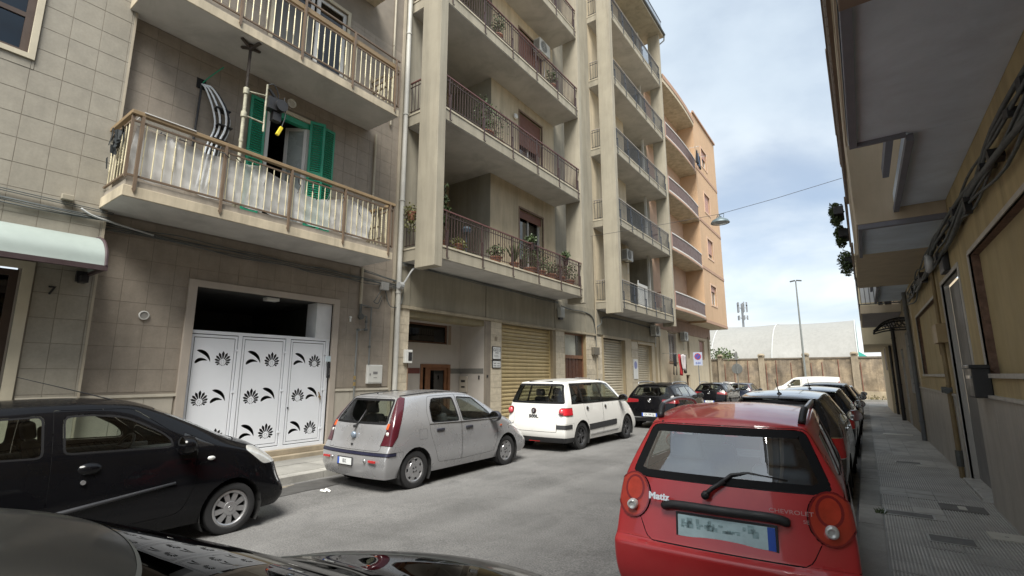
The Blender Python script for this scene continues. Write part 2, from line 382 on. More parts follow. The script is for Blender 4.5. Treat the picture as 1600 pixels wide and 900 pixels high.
for j in range(75):
    y = 2.6 + j * 0.2995
    for i in range(4):
        x = 0.012 + i * 0.2985
        s = smooth_at(x, y)
        link('paving_tile', smesh if s else rmesh, rp, 0, (x, y, gz(y) + 0.119 + rnd.uniform(-.0025, .003)), (rnd.uniform(-.006, .006), rnd.uniform(-.005, .005), 0))
for j in range(-6, 41):
    y = j + 0.1
    link('kerb_stone', kmesh, rp, 0, (-0.21 + 0.21, y + 0.0, gz(y) + 0.118 + rnd.uniform(-.006, .004)), (0, 0, 0), (-1.22, 1, 1))
# covers let into the pavement
cov_frame = M('cover_frame_steel', (0.36, 0.355, 0.33), 0.45, metal=0.6, var=0.2, vs=9)
cov_fill = M('cover_infill', (0.13, 0.127, 0.12), 0.8, var=0.2, vs=5, grain=0.15)
def cover(x0, y0, x1, y1, label, fill=cov_fill, frame=cov_frame, fw=0.022):
    t = thing('inspection_cover', label, 'manhole cover', (x0, y0, gz(y0) + 0.122), 0, 'inspection covers in the right pavement')
    b = Vector((x0, y0, gz(y0) + 0.122)); m = MB(); w, h = x1 - x0, y1 - y0
    for q in ((0, 0, w, fw), (0, h - fw, w, h), (0, fw, fw, h - fw), (w - fw, fw, w, h - fw)): m.box(b.x + q[0], b.y + q[1], b.z - 0.02, b.x + q[2], b.y + q[3], b.z + 0.006)
    m.build('frame', frame, t)
    MB().box(b.x + fw, b.y + fw, b.z - 0.02, b.x + w - fw, b.y + h - fw, b.z + 0.003).build('lid', fill, t)
cover(0.02, 7.66, 0.50, 7.92, 'nearer long steel framed inspection cover against the right kerb strip')
cover(0.35, 6.70, 0.74, 7.00, 'dark infilled inspection cover in the middle of the ribbed pavement, nearest to the camera')
cover(0.30, 12.1, 0.70, 12.35, 'small farther inspection cover in the ribbed pavement beside the dark parked cars')
pale_m = M('pale_marble_slab', (0.48, 0.46, 0.40), 0.5, var=0.1, vs=5, dirt=0.15)
for (x0, y0, x1, y1, lb) in ((0.88, 7.16, 1.17, 7.46, 'pale stone cover slab beside the right wall foot'), (0.26, 18.2, 0.95, 18.6, 'pale concrete cover slab farther up the right pavement')):
    m = MB(); m.box(x0, y0, gz(y0) + 0.09, x1, y1, gz(y0) + 0.127)
    if y0 < 10: m.box(x0 + .12, y0 + .14, gz(y0) + 0.12, x0 + .15, y0 + .155, gz(y0) + 0.1285, 1)
    tag(m.build('stone_cover', [pale_m, cov_fill]), lb, 'cover slab')
drk = M('dark_tar_patch', (0.13, 0.125, 0.115), 0.8, var=0.25, vs=4, grain=0.2)
m = MB(); m.box(0.6, 8.34, 0.1, 1.04, 8.7, 0.1255); struct(m.build('tar_patch', drk))
m = MB(); m.box(0.78, 8.42, 0.12, 0.86, 8.62, 0.1285); struct(m.build('repair_chip', pale_m))
# weeds in the kerb joint
m = MB()
for i in range(50):
    c = Vector((-0.02 + rnd.uniform(-.05, .05), 7.72 + rnd.uniform(-.08, .08), 0.12)); d = Vector((rnd.uniform(-1, 1), rnd.uniform(-1, 1), rnd.uniform(.5, 1.4))).normalized() * rnd.uniform(.03, .07)
    s = d.cross(Vector((rnd.random(), rnd.random(), .2))).normalized() * .006; m.add([c - s, c + s, c + d], [(0, 1, 2)])
tag(m.build('weed', leaf_a), 'little green weed growing in the right kerb joint by the long cover', 'weed')
# ================================================================== LEFT BUILDING 1 (beige tiles, white gate)
XA, XB, XF = -9.45, -9.60, -8.46            # proud wall, recessed wall, balcony front
def facade(m, X, y0, y1, z0, z1, ops, depth=0.18, mi=0, mr=None):
    """front skin at plane X facing +X with openings (ya,yb,za,zb) and reveals going back"""
    mr = mi if mr is None else mr
    ys = sorted({y0, y1, *[min(max(v, y0), y1) for o in ops for v in o[:2]]}); zs = sorted({z0, z1, *[min(max(v, z0), z1) for o in ops for v in o[2:4]]})
    for a, b in zip(ys[:-1], ys[1:]):
        for c, d in zip(zs[:-1], zs[1:]):
            my, mz = (a + b) / 2, (c + d) / 2
            if any(o[0] < my < o[1] and o[2] < mz < o[3] for o in ops): continue
            m.quad((X, a, c), (X, b, c), (X, b, d), (X, a, d), mi)
    for o in ops:
        a, b, c, d = o[:4]; e = X - (o[4] if len(o) > 4 else depth)
        m.quad((X, a, c), (X, a, d), (e, a, d), (e, a, c), mr); m.quad((X, b, d), (X, b, c), (e, b, c), (e, b, d), mr)
        m.quad((X, a, d), (X, b, d), (e, b, d), (e, a, d), mr); m.quad((X, b, c), (X, a, c), (e, a, c), (e, b, c), mr)
B1 = thing('apartment_building', 'beige tiled apartment building with white garage gate and green window shutters, nearest on the left', 'building', (-9.6, 2.2, 0))
opA = [(-1.2, 1.40, 0.15, 3.28, 0.3), (-0.4, 1.06, 6.38, 8.1, 0.22)]
gateO = (3.67, 6.47, 0.28, 3.33); win1 = (4.62, 5.62, 5.0, 7.32); win2 = (4.55, 6.35, 8.2, 10.65)
opB = [(*gateO, 0.02), (*win1, 0.16), (*win2, 0.18)]
m = MB()
facade(m, XA - 0.012, -8, 2.225, -0.3, 15, opA); facade(m, XB - 0.012, 2.225, 8.22, -0.3, 15, opB)
m.quad((XB - .012, 2.225, -.3), (XB - .012, 2.225, 15), (XA - .012, 2.225, 15), (XA - .012, 2.225, -.3))
m.quad((-20, -8, 15), (XA, -8, 15), (XA, 8.22, 15), (-20, 8.22, 15)); m.quad((-20, -8, -.3), (-20, -8, 15), (XA, -8, 15), (XA, -8, -.3)); m.quad((-20, 8.22, -.3), (-20, 8.22, 15), (XB, 8.22, 15), (XB, 8.22, -.3))
m.build('wall', grout2, B1)
# wall tiles: one mesh, many pieces
tl = MB(); tl.add([(0, 0, 0), (0, 1, 0), (0, 1, 1), (0, 0, 1), (.004, .005, .005), (.004, .995, .005), (.004, .995, .995), (.004, .005, .995)], [(4, 5, 6, 7), (0, 1, 5, 4), (1, 2, 6, 5), (2, 3, 7, 6), (3, 0, 4, 7)])
tA = tl.mesh('wall_tile', beige_tile); tB = tl.mesh('wall_tile_taupe', taupe_tile)
TP, TH = 0.355, 0.36
tiles = []
def tile_field(X, y0, y1, z0, z1, ops, mesh, yo, zo, J=0.006):
    ky = math.floor((y0 - yo) / TP)
    while yo + ky * TP < y1:
        kz = math.floor((z0 - zo) / TH)
        while zo + kz * TH < z1:
            rects = [[max(y0, yo + ky * TP), min(y1, yo + ky * TP + TP), max(z0, zo + kz * TH), min(z1, zo + kz * TH + TH)]]
            for o in ops:
                nr = []
                for a, b, c, d in rects:
                    if b <= o[0] or a >= o[1] or d <= o[2] or c >= o[3]: nr.append([a, b, c, d]); continue
                    if a < o[0]: nr.append([a, o[0], c, d])
                    if b > o[1]: nr.append([o[1], b, c, d])
                    aa, bb = max(a, o[0]), min(b, o[1])
                    if c < o[2]: nr.append([aa, bb, c, o[2]])
                    if d > o[3]: nr.append([aa, bb, o[3], d])
                rects = nr
            for a, b, c, d in rects:
                if b - a > 0.03 and d - c > 0.03: tiles.append((X, a, b, c, d, mesh))
            kz += 1
        ky += 1
rnd = random.Random(5)
gF = (3.53, 6.61, -1, 3.45)
tile_field(XA - .012, -0.05, 2.215, 1.40, 8.9, [(-1.3, 1.54, 0, 3.36), (-0.5, 1.14, 6.30, 8.2)], tA, 1.815, 6.17)
tile_field(XB - .012, 2.24, 8.14, 1.46, 10.6, [gF, (win1[0] - .12, win1[1] + .07, win1[2], win1[3] + .14), (win2[0] - .1, win2[1] + .1, win2[2], win2[3] + .1), (2.24, 7.13, 4.3, 4.62), (2.24, 7.13, 7.84, 8.1)], tB, 1.88, 6.17)
def seen(t):                               # nearest, largest in view first
    X, a, b, c, d, me = t; y, z = (a + b) / 2, (c + d) / 2
    r2 = X * X + y * y + (z - CAM_H) ** 2
    return -(b - a) * (d - c) / r2 * (0.2 if y < 0.6 else 1)
tiles.sort(key=seen); far = MB()
for k, (X, a, b, c, d, me) in enumerate(tiles):
    J = 0.0028 if me is tA else 0.0018
    if k < 300:
        link('wall_tile', me, B1, 0, (X, a + J, c + J), (0, rnd.uniform(-.003, .003), rnd.uniform(-.004, .004)), (1, b - a - 2 * J, d - c - 2 * J))
    else: far.box(X, a + J, c + J, X + .01, b - J, d - J, 0 if me is tA else 1)
stuff(far.build('wall_tiles', [beige_tile, taupe_tile], B1))
# corner bead, dado with slabs, gate surround
MB().box(XB, 2.2, .1, XA + .004, 2.232, 14).build('corner_trim', M('corner_trim_paint', (.40, .35, .27), .7), B1)
MB().box(XB - .01, 8.13, .1, XB + .03, 8.2, 14).build('corner_trim', M('corner_trim_paint', (.40, .35, .27), .7), B1)
for (a, b, X) in ((2.24, 3.53, XB), (6.61, 8.13, XB), (1.55, 2.2, XA), (-1, -.9, XA)):
    y = a
    while y < b - .05:
        w = min(0.42, b - y); MB().box(X - .02, y + .003, .1, X + .006, y + w - .003, 1.405).build('dado_slab', dado_m, B1); y += w
    MB().box(X - .02, a, 1.408, X + .028, b, 1.452).build('dado_rail', M('dado_rail_stone', (.50, .46, .38), .6), B1)
fr = M('gate_surround_stone', (.385, .335, .285), .62, var=.06, vs=3, stain=.08)
m = MB(); m.box(XB - .05, 3.53, .1, XB + .045, 3.67, 3.45); m.box(XB - .05, 6.47, .1, XB + .045, 6.61, 3.45); m.box(XB - .05, 3.67, 3.33, XB + .045, 6.47, 3.45); m.build('gate_surround', fr, B1, bevel=.006)
# passage behind the gate
m = MB(); x0, x1 = -13.2, XB - .02; a, b, c, d = 3.67, 6.47, .28, 3.33
m.quad((x1, a, c), (x1, a, d), (x0, a, d), (x0, a, c)); m.quad((x1, b, c), (x0, b, c), (x0, b, d), (x1, b, d)); m.quad((x1, a, d), (x1, b, d), (x0, b, d), (x0, a, d)); m.quad((x0, a, c), (x0, a, d), (x0, b, d), (x0, b, c)); m.quad((x1, a, c), (x0, a, c), (x0, b, c), (x1, b, c))
m.build('passage', M('dark_passage', (.055, .055, .053), .9), B1)
MB().box(-10.02, 6.10, 2.55, -9.64, 6.462, 3.325).build('passage_pier', M('white_plaster', (.62, .63, .64), .8), B1)
MB().box(-9.9, 5.02, 3.26, -9.72, 5.28, 3.328).build('ceiling_lamp', plastic_w, B1, bevel=.01)
m = MB(); m.box(-9.75, 3.5, .1, -9.40, 6.66, .20); m.box(-9.75, 3.62, .20, -9.545, 6.52, .30); m.build('gate_step', M('step_stone', (.36, .30, .215), .75, var=.15, vs=3, dirt=.3), B1, bevel=.008)

# ---- the gate: white sheet steel with cut-out leaves and palmettes
G = thing('garage_gate', 'white steel three-leaf gate with black cut-out palmette and leaf motifs', 'gate', (-9.66, 5.07, .3))
def petal(cx, cz, ang, r0, r1, w, n=7, bend=0.0, cap=0.0):
    pts = []; L_ = r1 - r0
    for i in range(n + 1):
        t = i / n; h = w * (math.sin(math.pi * min(1, t * 1.02) ** 0.8) ** 0.9) * (0.35 + 0.65 * t) if 0 < t < 1 else 0
        if cap: h = min(h, (r0 + L_ * t) * cap)
        pts.append((t, h))
    left = [(r0 + L_ * t, h) for t, h in pts]; right = [(r0 + L_ * t, -h) for t, h in pts[1:-1]][::-1]
    o = []
    for r, h in left + right:
        tt = (r - r0) / max(L_, 1e-6); a = ang + bend * tt * tt
        o.append((cx + r * math.cos(a) - h * math.sin(a), cz + r * math.sin(a) + h * math.cos(a)))
    return o
def palmette(cx, cz, s):
    P = []
    for i in range(11):
        a = R(-28 + i * 23.6); k = abs(i - 5) / 5
        P.append(petal(cx, cz, a, .070 * s, (.305 - .13 * k) * s,   .055 * s + .012 * s * (1 - k), bend=0, cap=.168))
    for d in (232, 257, 283, 308): P.append(petal(cx, cz, R(d), .070 * s, .115 * s, .02 * s, 5, cap=.16))
    for i in range(6):
        a = R(i * 60); P.append(petal(cx, cz, a,   .020 * s, .056 * s, .011 * s, 4, cap=.30))
    return P
def crescent(p0, p1, p2, w, n=12):
    P0, P1, P2 = Vector(p0), Vector(p1), Vector(p2); a = []; b = []
    for i in range(n + 1):
        t = i / n; p = P0 * (1 - t) ** 2 + P1 * 2 * t * (1 - t) + P2 * t * t; d = ((P1 - P0) * (1 - t) + (P2 - P1) * t).normalized()
        h = w * (math.sin(math.pi * t ** .7) ** .8 if 0 < t < 1 else 0); nn = Vector((-d.y, d.x)); a.append(tuple(p + nn * h)); b.append(tuple(p - nn * h))
    return a + b[1:-1][::-1]
def leafpair(cx, cz, s):
    up = crescent((cx - .20 * s, cz + .20 * s), (cx + .10 * s, cz + .17 * s), (cx + .17 * s, cz - .12 * s), .050 * s)
    dn = crescent((cx - .22 * s, cz - .16 * s), (cx - .12 * s, cz + .02 * s), (cx + .10 * s, cz - .08 * s), .048 * s)
    return [up, dn]
def inside(p, poly):
    x, y = p; c = False
    for i in range(len(poly)):
        (x1, y1), (x2, y2) = poly[i], poly[i - 1]
        if (y1 > y) != (y2 > y) and x < (x2 - x1) * (y - y1) / (y2 - y1) + x1: c = not c
    return c
def clear_of(h, kept, m=.004):
    for k in kept:
        kx = [p[0] for p in k]; kz = [p[1] for p in k]
        if max(p[0] for p in h) < min(kx) or min(p[0] for p in h) > max(kx) or max(p[1] for p in h) < min(kz) or min(p[1] for p in h) > max(kz): continue
        n = len(h); pts = [(h[i][0] * (1 - t) + h[i - 1][0] * t, h[i][1] * (1 - t) + h[i - 1][1] * t) for i in range(n) for t in (0, .33, .66)]
        n = len(k); pk = [(k[i][0] * (1 - t) + k[i - 1][0] * t, k[i][1] * (1 - t) + k[i - 1][1] * t) for i in range(n) for t in (0, .33, .66)]
        if any(inside(p, k) for p in pts) or any(inside(p, h) for p in pk): return False
    return True
def cut_panel(y0, y1, z0, z1, holes):
    ok = []
    for h in holes:
        cx_ = sum(p[0] for p in h) / len(h); cz_ = sum(p[1] for p in h) / len(h)
        for s_ in (1, .9, .8, .7):
            q = [(cx_ + (p[0] - cx_) * s_, cz_ + (p[1] - cz_) * s_) for p in h]
            if min(p[0] for p in q) > y0 + .004 and max(p[0] for p in q) < y1 - .004 and min(p[1] for p in q) > z0 + .004 and max(p[1] for p in q) < z1 - .004 and clear_of(q, ok): ok.append(q); break
    holes = ok
    bm = bmesh.new(); E_ = []
    def loop(pts):
        vs = [bm.verts.new((0, p[0], p[1])) for p in pts]
        for i in range(len(vs)): E_.append(bm.edges.new((vs[i], vs[(i + 1) % len(vs)])))
    loop([(y0, z0), (y1, z0), (y1, z1), (y0, z1)])
    for h in holes: loop(h)
    bmesh.ops.triangle_fill(bm, use_beauty=True, use_dissolve=False, edges=E_, normal=(1, 0, 0))
    me = bpy.data.meshes.new('leaf_panel'); bm.to_mesh(me); bm.free(); me.materials.append(white_metal); return me
GX = -9.665; leaves = ((3.70, 4.50), (4.585, 5.45), (5.565, 6.38)); zt, zb = 2.485, 0.385
m = MB()
for (a, b, c, d) in ((3.67, 6.47, 2.50, 2.56), (3.67, 6.47, .30, .37), (3.67, 3.695, .37, 2.50), (4.505, 4.578, .37, 2.50), (5.458, 5.555, .37, 2.50), (6.39, 6.465, .37, 2.50)): m.box(GX - .035, a, c, GX + .015, b, d)
m.build('frame', white_metal, G, bevel=.004)
for k, (a, b) in enumerate(leaves):
    w = b - a; ml, mr_ = a + w * .30, a + w * .705; H_ = []
    for row, zc in enumerate((2.07, 1.36, .68)):
        sw = row == 1
        H_ += palmette(mr_ if not sw else ml, zc - .07, .72 * w / .86); H_ += leafpair(ml if not sw else mr_, zc, .70 * w / .86)
    me = cut_panel(a + .056, b - .056, zb + .056, zt - .056, H_)
    p = link('gate_leaf', me, G, 0, (GX - .004, 0, 0)); WL[p] = Vector((GX - .004, 0, 0))
    md = p.modifiers.new('thick', 'SOLIDIFY'); md.thickness = .006; md.offset = 0
    m = MB()
    for (y0, y1, z0, z1) in ((a + .008, b - .008, zt - .044, zt), (a + .008, b - .008, zb, zb + .044), (a + .008, a + .044, zb + .044, zt - .044), (b - .044, b - .008, zb + .044, zt - .044)): m.box(GX - .03, y0, z0, GX + .006, y1, z1)
    m.build('leaf_frame', white_metal, p, bevel=.003)
    m = MB()
    for z in (.62, 1.43, 2.2): m.box(GX + .004, b - .035, z, GX + .02, b + .03, z + .035)
    m.build('hinge', white_metal, p)
m = MB(); m.cyl((GX + .01, 6.30, 1.30), (GX + .045, 6.30, 1.30), .022, n=10); m.cyl((GX + .04, 6.30, 1.30), (GX + .04, 6.26, 1.40), .012, n=8); m.cyl((GX + .04, 6.31, 1.24), (GX + .04, 6.30, 1.31), .012, n=8); m.build('handle', M('brass_handle', (.35, .24, .12), .35, metal=.7), G)
m = MB(); m.cyl((GX + .0, 5.60, 1.10), (GX + .02, 5.60, 1.10), .018, n=10); m.build('lock', black_p, G)
# intercom and bell plate on the gate jamb
t = thing('intercom', 'tall dark intercom panel with white plate above, right of the white gate', 'intercom', (-9.61, 6.44, 1.72))
MB().box(-9.60, 6.40, 1.70, -9.555, 6.462, 2.02).build('panel', black_p, t, bevel=.004); MB().box(-9.60, 6.36, 2.05, -9.56, 6.465, 2.17).build('plate', M('pale_blue_plate', (.5, .58, .62), .4), t, bevel=.003)
m = MB()
for i in range(5): m.box(-9.554, 6.425, 1.76 + i * .03, -9.550, 6.45, 1.778 + i * .03)
m.build('buttons', steel, t)
# ---- building 1: openings, shutters, balconies
green_sh = M('green_shutter_paint', (0.014, 0.27, 0.155), 0.42, var=0.10, vs=5)
win_frame_w = M('white_window_frame', (.62, .62, .60), .45, var=.04)
cream_fr = M('cream_stone_frame', (.52, .47, .36), .7, var=.08, stain=.1)
dk_fr = M('dark_brown_frame', (.07, .048, .038), .5, var=.1)
curtain = M('pale_curtain', (.50, .52, .52), .9, var=.06)
def room(a, b, c, d, x0, parent, name='room', mat=None, dep=1.6):
    m = MB(); x1 = x0 - dep
    m.quad((x0, a, c), (x0, a, d), (x1, a, d), (x1, a, c)); m.quad((x0, b, c), (x1, b, c), (x1, b, d), (x0, b, d)); m.quad((x0, a, d), (x0, b, d), (x1, b, d), (x1, a, d)); m.quad((x1, a, c), (x1, a, d), (x1, b, d), (x1, b, c)); m.quad((x0, a, c), (x1, a, c), (x1, b, c), (x0, b, c))
    return m.build(name, mat or dark_int, parent)
def frame_rect(m, X, a, b, c, d, w, t=.05, mi=0):
    m.box(X - t, a, c, X, a + w, d, mi); m.box(X - t, b - w, c, X, b, d, mi); m.box(X - t, a + w, d - w, X, b - w, d, mi); m.box(X - t, a + w, c, X, b - w, c + w, mi)
def window(parent, X, a, b, c, d, fm, glass_m=winglass, fw=.06, mull=1, trans=None, rm=True, name='window'):
    m = MB(); frame_rect(m, X, a, b, c, d, fw)
    for k in range(1, mull): y = a + (b - a) * k / mull; m.box(X - .05, y - fw * .5, c + fw, X - .003, y + fw * .5, d - fw)
    if trans: m.box(X - .05, a + fw, trans - fw * .4, X - .004, b - fw, trans + fw * .4)
    w = m.build(name, fm, parent)
    MB().quad((X - .03, a + fw, c + fw), (X - .03, b - fw, c + fw), (X - .03, b - fw, d - fw), (X - .03, a + fw, d - fw)).build('pane', glass_m, w)
    if rm: room(a, b, c, d, X - .055, parent)
    return w
# front door under the awning, window above it
m = MB(); m.box(XA - .05, 1.40, .1, XA + .03, 1.52, 3.34); m.box(XA - .05, -1.3, 3.24, XA + .03, 1.40, 3.34); m.build('door_surround', cream_fr, B1)
d_ = MB(); frame_rect(d_, XA - .2, -1.2, 1.40, .15, 3.24, .09); d_.box(XA - .25, -1.1, 2.35, XA - .2, 1.31, 2.43); d_.box(XA - .25, .28, .24, XA - .2, .37, 3.15); dd = d_.build('door', dk_fr, B1)
MB().quad((XA - .23, -1.1, .24), (XA - .23, 1.31, .24), (XA - .23, 1.31, 3.15), (XA - .23, -1.1, 3.15)).build('pane', glass('dark_glass', (.10, .11, .11)), dd)
room(-1.2, 1.4, .15, 3.24, XA - .26, B1)
m = MB(); frame_rect(m, XA + .025, -.5, 1.13, 6.31, 8.2, .075, .08); m.build('window_surround', cream_fr, B1)
window(B1, XA - .10, -.4, 1.06, 6.38, 8.1, dk_fr, glass('blue_grey_glass', (.16, .24, .30)), .09, 2, 7.02, rm=False)
MB().quad((XA - .25, -.4, 6.38), (XA - .25, 1.06, 6.38), (XA - .25, 1.06, 8.1), (XA - .25, -.4, 8.1)).build('curtain', M('blue_grey_curtain', (.16, .20, .23), .9), B1)
o = text_mesh('house_number', '7', .17, black_p, B1, (XA + .003, 1.735, 2.965), (R(90), 0, R(90)), .004, bold=.004)
t = thing('wall_vent', 'round white wall vent grille left of the white gate', 'vent', (XB, 2.93, 2.735)); m = MB(); m.lathe([(.058, 0), (.075, .0), (.075, .022), (.06, .026), (.058, 0)], (XB - .002, 2.93, 2.735), 'x', 20)
m.build('rim', plastic_w, t); MB().lathe([(0.0005, .012), (.058, .012)], (XB - .002, 2.93, 2.735), 'x', 20).build('grille', M('grey_grille', (.28, .27, .25), .7), t)
t = thing('wall_vent', 'small white round vent cover above the green shuttered window', 'vent', (XB, 5.11, 7.62)); m = MB(); m.lathe([(.07, 0), (.10, .0), (.10, .02), (.075, .03), (.07, .01), (0.001, .012)], (XB - .002, 5.11, 7.62), 'x', 20); m.build('cover', plastic_w, t)
# balcony window with open sash
m = MB(); frame_rect(m, XB - .02, *win1[:2], 4.62, win1[3], .075, .06); w1 = m.build('window', win_frame_w, B1); room(win1[0], win1[1], 4.62, win1[3], XB - .09, B1, 'room', black_m)
m = MB(); Mz = Matrix.Rotation(R(-52), 3, 'Z'); hp = Vector((XB - .03, win1[1] - .08, 0))
def sash(yo, y1, z0, z1, mi):
    c = Vector((0, -(yo + y1) / 2, 0)); m.obox(hp + Mz @ c + Vector((0, 0, (z0 + z1) / 2)), (.04, y1 - yo, z1 - z0), Mz, mi)
sash(0, .07, 4.7, 7.22, 0); sash(.41, .48, 4.7, 7.22, 0); sash(.07, .41, 7.15, 7.22, 0); sash(.07, .41, 4.7, 4.78, 0); sash(.07, .41, 5.3, 5.36, 0)
sa = m.build('sash', win_frame_w, w1); m = MB(); c = Vector((0, -.24, 0)); m.obox(hp + Mz @ c + Vector((0, 0, 5.96)), (.006, .34, 2.4), Mz); m.build('pane', M('net_curtain_glass', (.26, .29, .28), .3, var=.1), sa)
MB().box(XB - .005, 4.5, 7.325, XB + .035, 5.75, 7.40).build('window_hood', cream_fr, B1); MB().box(XB - .12, 4.66, 7.20, XB - .0, 5.6, 7.318).build('blind_box', green_sh, B1)
slat = MB().box(-.004, 0, -.016, .012, 1, .016).mesh('slat', green_sh)
def shutter(y, ang, w, hinge_x=XB + .03, side=1, par=B1):
    Mz = Matrix.Rotation(ang, 4, 'Z'); z0, z1 = 4.68, 7.40
    m = MB()
    for (a, b, c, d) in ((0, .05, z0, z1), (w - .05, w, z0, z1), (.05, w - .05, z1 - .07, z1), (.05, w - .05, z0, z0 + .1), (.05, w - .05, 6.12, 6.22)): m.box(-.018, a, c, .018, b, d)
    me = m.mesh('shutter_leaf', green_sh); o = link('shutter_leaf', me, par, .004, (hinge_x, y, 0), (0, 0, ang)); WL[o] = Vector((hinge_x, y, 0))
    for (c, d) in ((z0 + .1, 6.12), (6.22, z1 - .07)):
        n = int((d - c) / .052)
        for k in range(n):
            s = bpy.data.objects.new('slat', slat); COL.objects.link(s); s.parent = o; s.location = (0, .05, c + .03 + k * .052); s.rotation_euler = (0, R(-32), 0); s.scale = (1, w - .1, 1.15)
shutter(4.25, 0, .33); shutter(5.56, R(-22), .33); shutter(5.86, R(6), .36)
# upper balcony door with lowered grey shutter
window(B1, XB - .06, win2[0], win2[1], 8.1, win2[3], win_frame_w, winglass, .08, 2)
m = MB(); z = 8.12
while z < 9.95: m.box(XB - .10, win2[0] + .02, z, XB - .045, win2[0] + .95, z + .046); z += .052
m.build('roller_blind', M('grey_roller_slat', (.125, .125, .118), .6, ov=.03), B1)
m = MB(); frame_rect(m, XB + .02, win2[0] - .08, win2[1] + .08, 8.1, win2[3] + .08, .08, .05); m.build('window_surround', cream_fr, B1)
MB().box(XB - .05, win2[0] + .98, 8.12, XB + .0, win2[0] + 1.06, 10.6).build('door_post', win_frame_w, B1)

plain_b = MB(); plain_b.cyl((0, 0, 0), (0, 0, .80), .0095, n=7); plain_bm = plain_b.mesh('baluster', brass_m, 40)
tw = MB(); pr = [(.009, 0), (.009, .20)]
for k in range(9): pr += [(.0165, .215 + k * .046), (.0095, .238 + k * .046)]
pr += [(.009, .63), (.009, .80)]; tw.lathe(pr, (0, 0, 0), 'z', 8); tw_m = tw.mesh('baluster_twisted', brass_m, True)
def b1_balcony(z0, z1, y0, y1, extra):
    """z0 slab bottom, z1 slab top"""
    m = MB(); m.box(XB + .002, y0, z0, XF, y1, z0 + .17, 0); s = m.build('balcony', cream_slab, B1, bevel=.006)
    MB().box(XB + .003, y0 + .012, z0 - .006, XF - .015, y1 - .012, z0 + .02).build('soffit', soffit_m, s)
    MB().box(XB + .004, y0 + .035, z0 + .17, XF - .035, y1 - .035, z1).build('slab_edge', M('weathered_slab_edge', (.33, .29, .24), .8, var=.15, vs=4, stain=.3), s)
    H = 1.0; zb_, zt_ = z1 + .05, z1 + .90
    m = MB(); m.box(XF - .035, y0, zb_, XF - .005, y1, zb_ + .028); m.box(XF - .035, y0, zt_, XF - .005, y1, zt_ + .026)
    m.box(XA + .01, y0, zb_, XF - .035, y0 + .03, zb_ + .028); m.box(XA + .01, y0, zt_, XF - .035, y0 + .03, zt_ + .026); m.box(XB + .04, y1 - .03, zb_, XF - .035, y1, zb_ + .028); m.box(XB + .04, y1 - .03, zt_, XF - .035, y1, zt_ + .026)
    m.build('rail', brown_metal, s)
    m = MB(); h0, h1 = (z1 + 1.0, z1 + 1.055)
    if extra:
        m.box(XF - .10, y0, h0, XF - .035, y1, h0 + .11); m.box(XA + .01, y0 + .03, h0, XF - .10, y0 + .07, h0 + .11)
        MB().box(XF - .04, y0 + .02, h1 + .16, XF - .0, y1, h1 + .19).build('top_rail', brown_metal, s)
    else:
        m.box(XF - .06, y0 - .02, h0, XF + .025, y1 + .02, h1 + .01); m.box(XA + .01, y0 - .02, h0, XF - .06, y0 + .06, h1 + .01); m.box(XB + .04, y1 - .06, h0, XF - .06, y1 + .02, h1 + .01)
    m.build('handrail', tan_rail, s, bevel=.008)
    n = 4; posts = [y0 + .13 + (y1 - y0 - .26) * k / n for k in range(n + 1)]
    for y in posts:
        m = MB(); m.box(XF - .002, y - .02, z0 + .13, XF + .026, y + .02, h0 + (.2 if extra else 0)); m.box(XF - .03, y - .02, zb_ + .03, XF - .002, y + .02, h0); m.prism([(y - .026, z0 + .13), (y, z0 + .07), (y + .026, z0 + .13)], 'x', XF, XF + .026); m.build('railing_post', brown_metal, s)
    for a, b in zip(posts[:-1], posts[1:]):
        for k in range(9):
            y = a + (b - a) * (k + .5) / 9
            link('baluster', tw_m if k % 4 in (2, 3) else plain_bm, s, 0, (XF - .02, y, zb_ + .026), None, (1, 1, (zt_ - zb_ - .024) / .80))
    for k in range(6): link('baluster', tw_m if k % 4 in (1, 2) else plain_bm, s, 0, (XF - .14 - k * .135, y0 + .015, zb_ + .026), None, (1, 1, (zt_ - zb_ - .024) / .80))
    for k in range(6): link('baluster', tw_m if k % 4 in (1, 2) else plain_bm, s, 0, (XF - .14 - k * .135, y1 - .015, zb_ + .026), None, (1, 1, (zt_ - zb_ - .024) / .80))
    MB().box(XF - .036, y0 - .006, zb_ - .03, XF - .006, y0 + .03, h0).build('corner_post', brown_metal, s); MB().box(XF - .036, y1 - .03, zb_ - .03, XF - .006, y1 + .006, h0).build('corner_post', brown_metal, s)
    return s
bal1 = b1_balcony(4.33, 4.60, 2.12, 7.13, False); bal2 = b1_balcony(7.85, 8.08, 2.12, 7.13, True); 
MB().box(XB + .002, 2.12, 11.4, XF, 7.13, 11.6).build('balcony', cream_slab, B1)
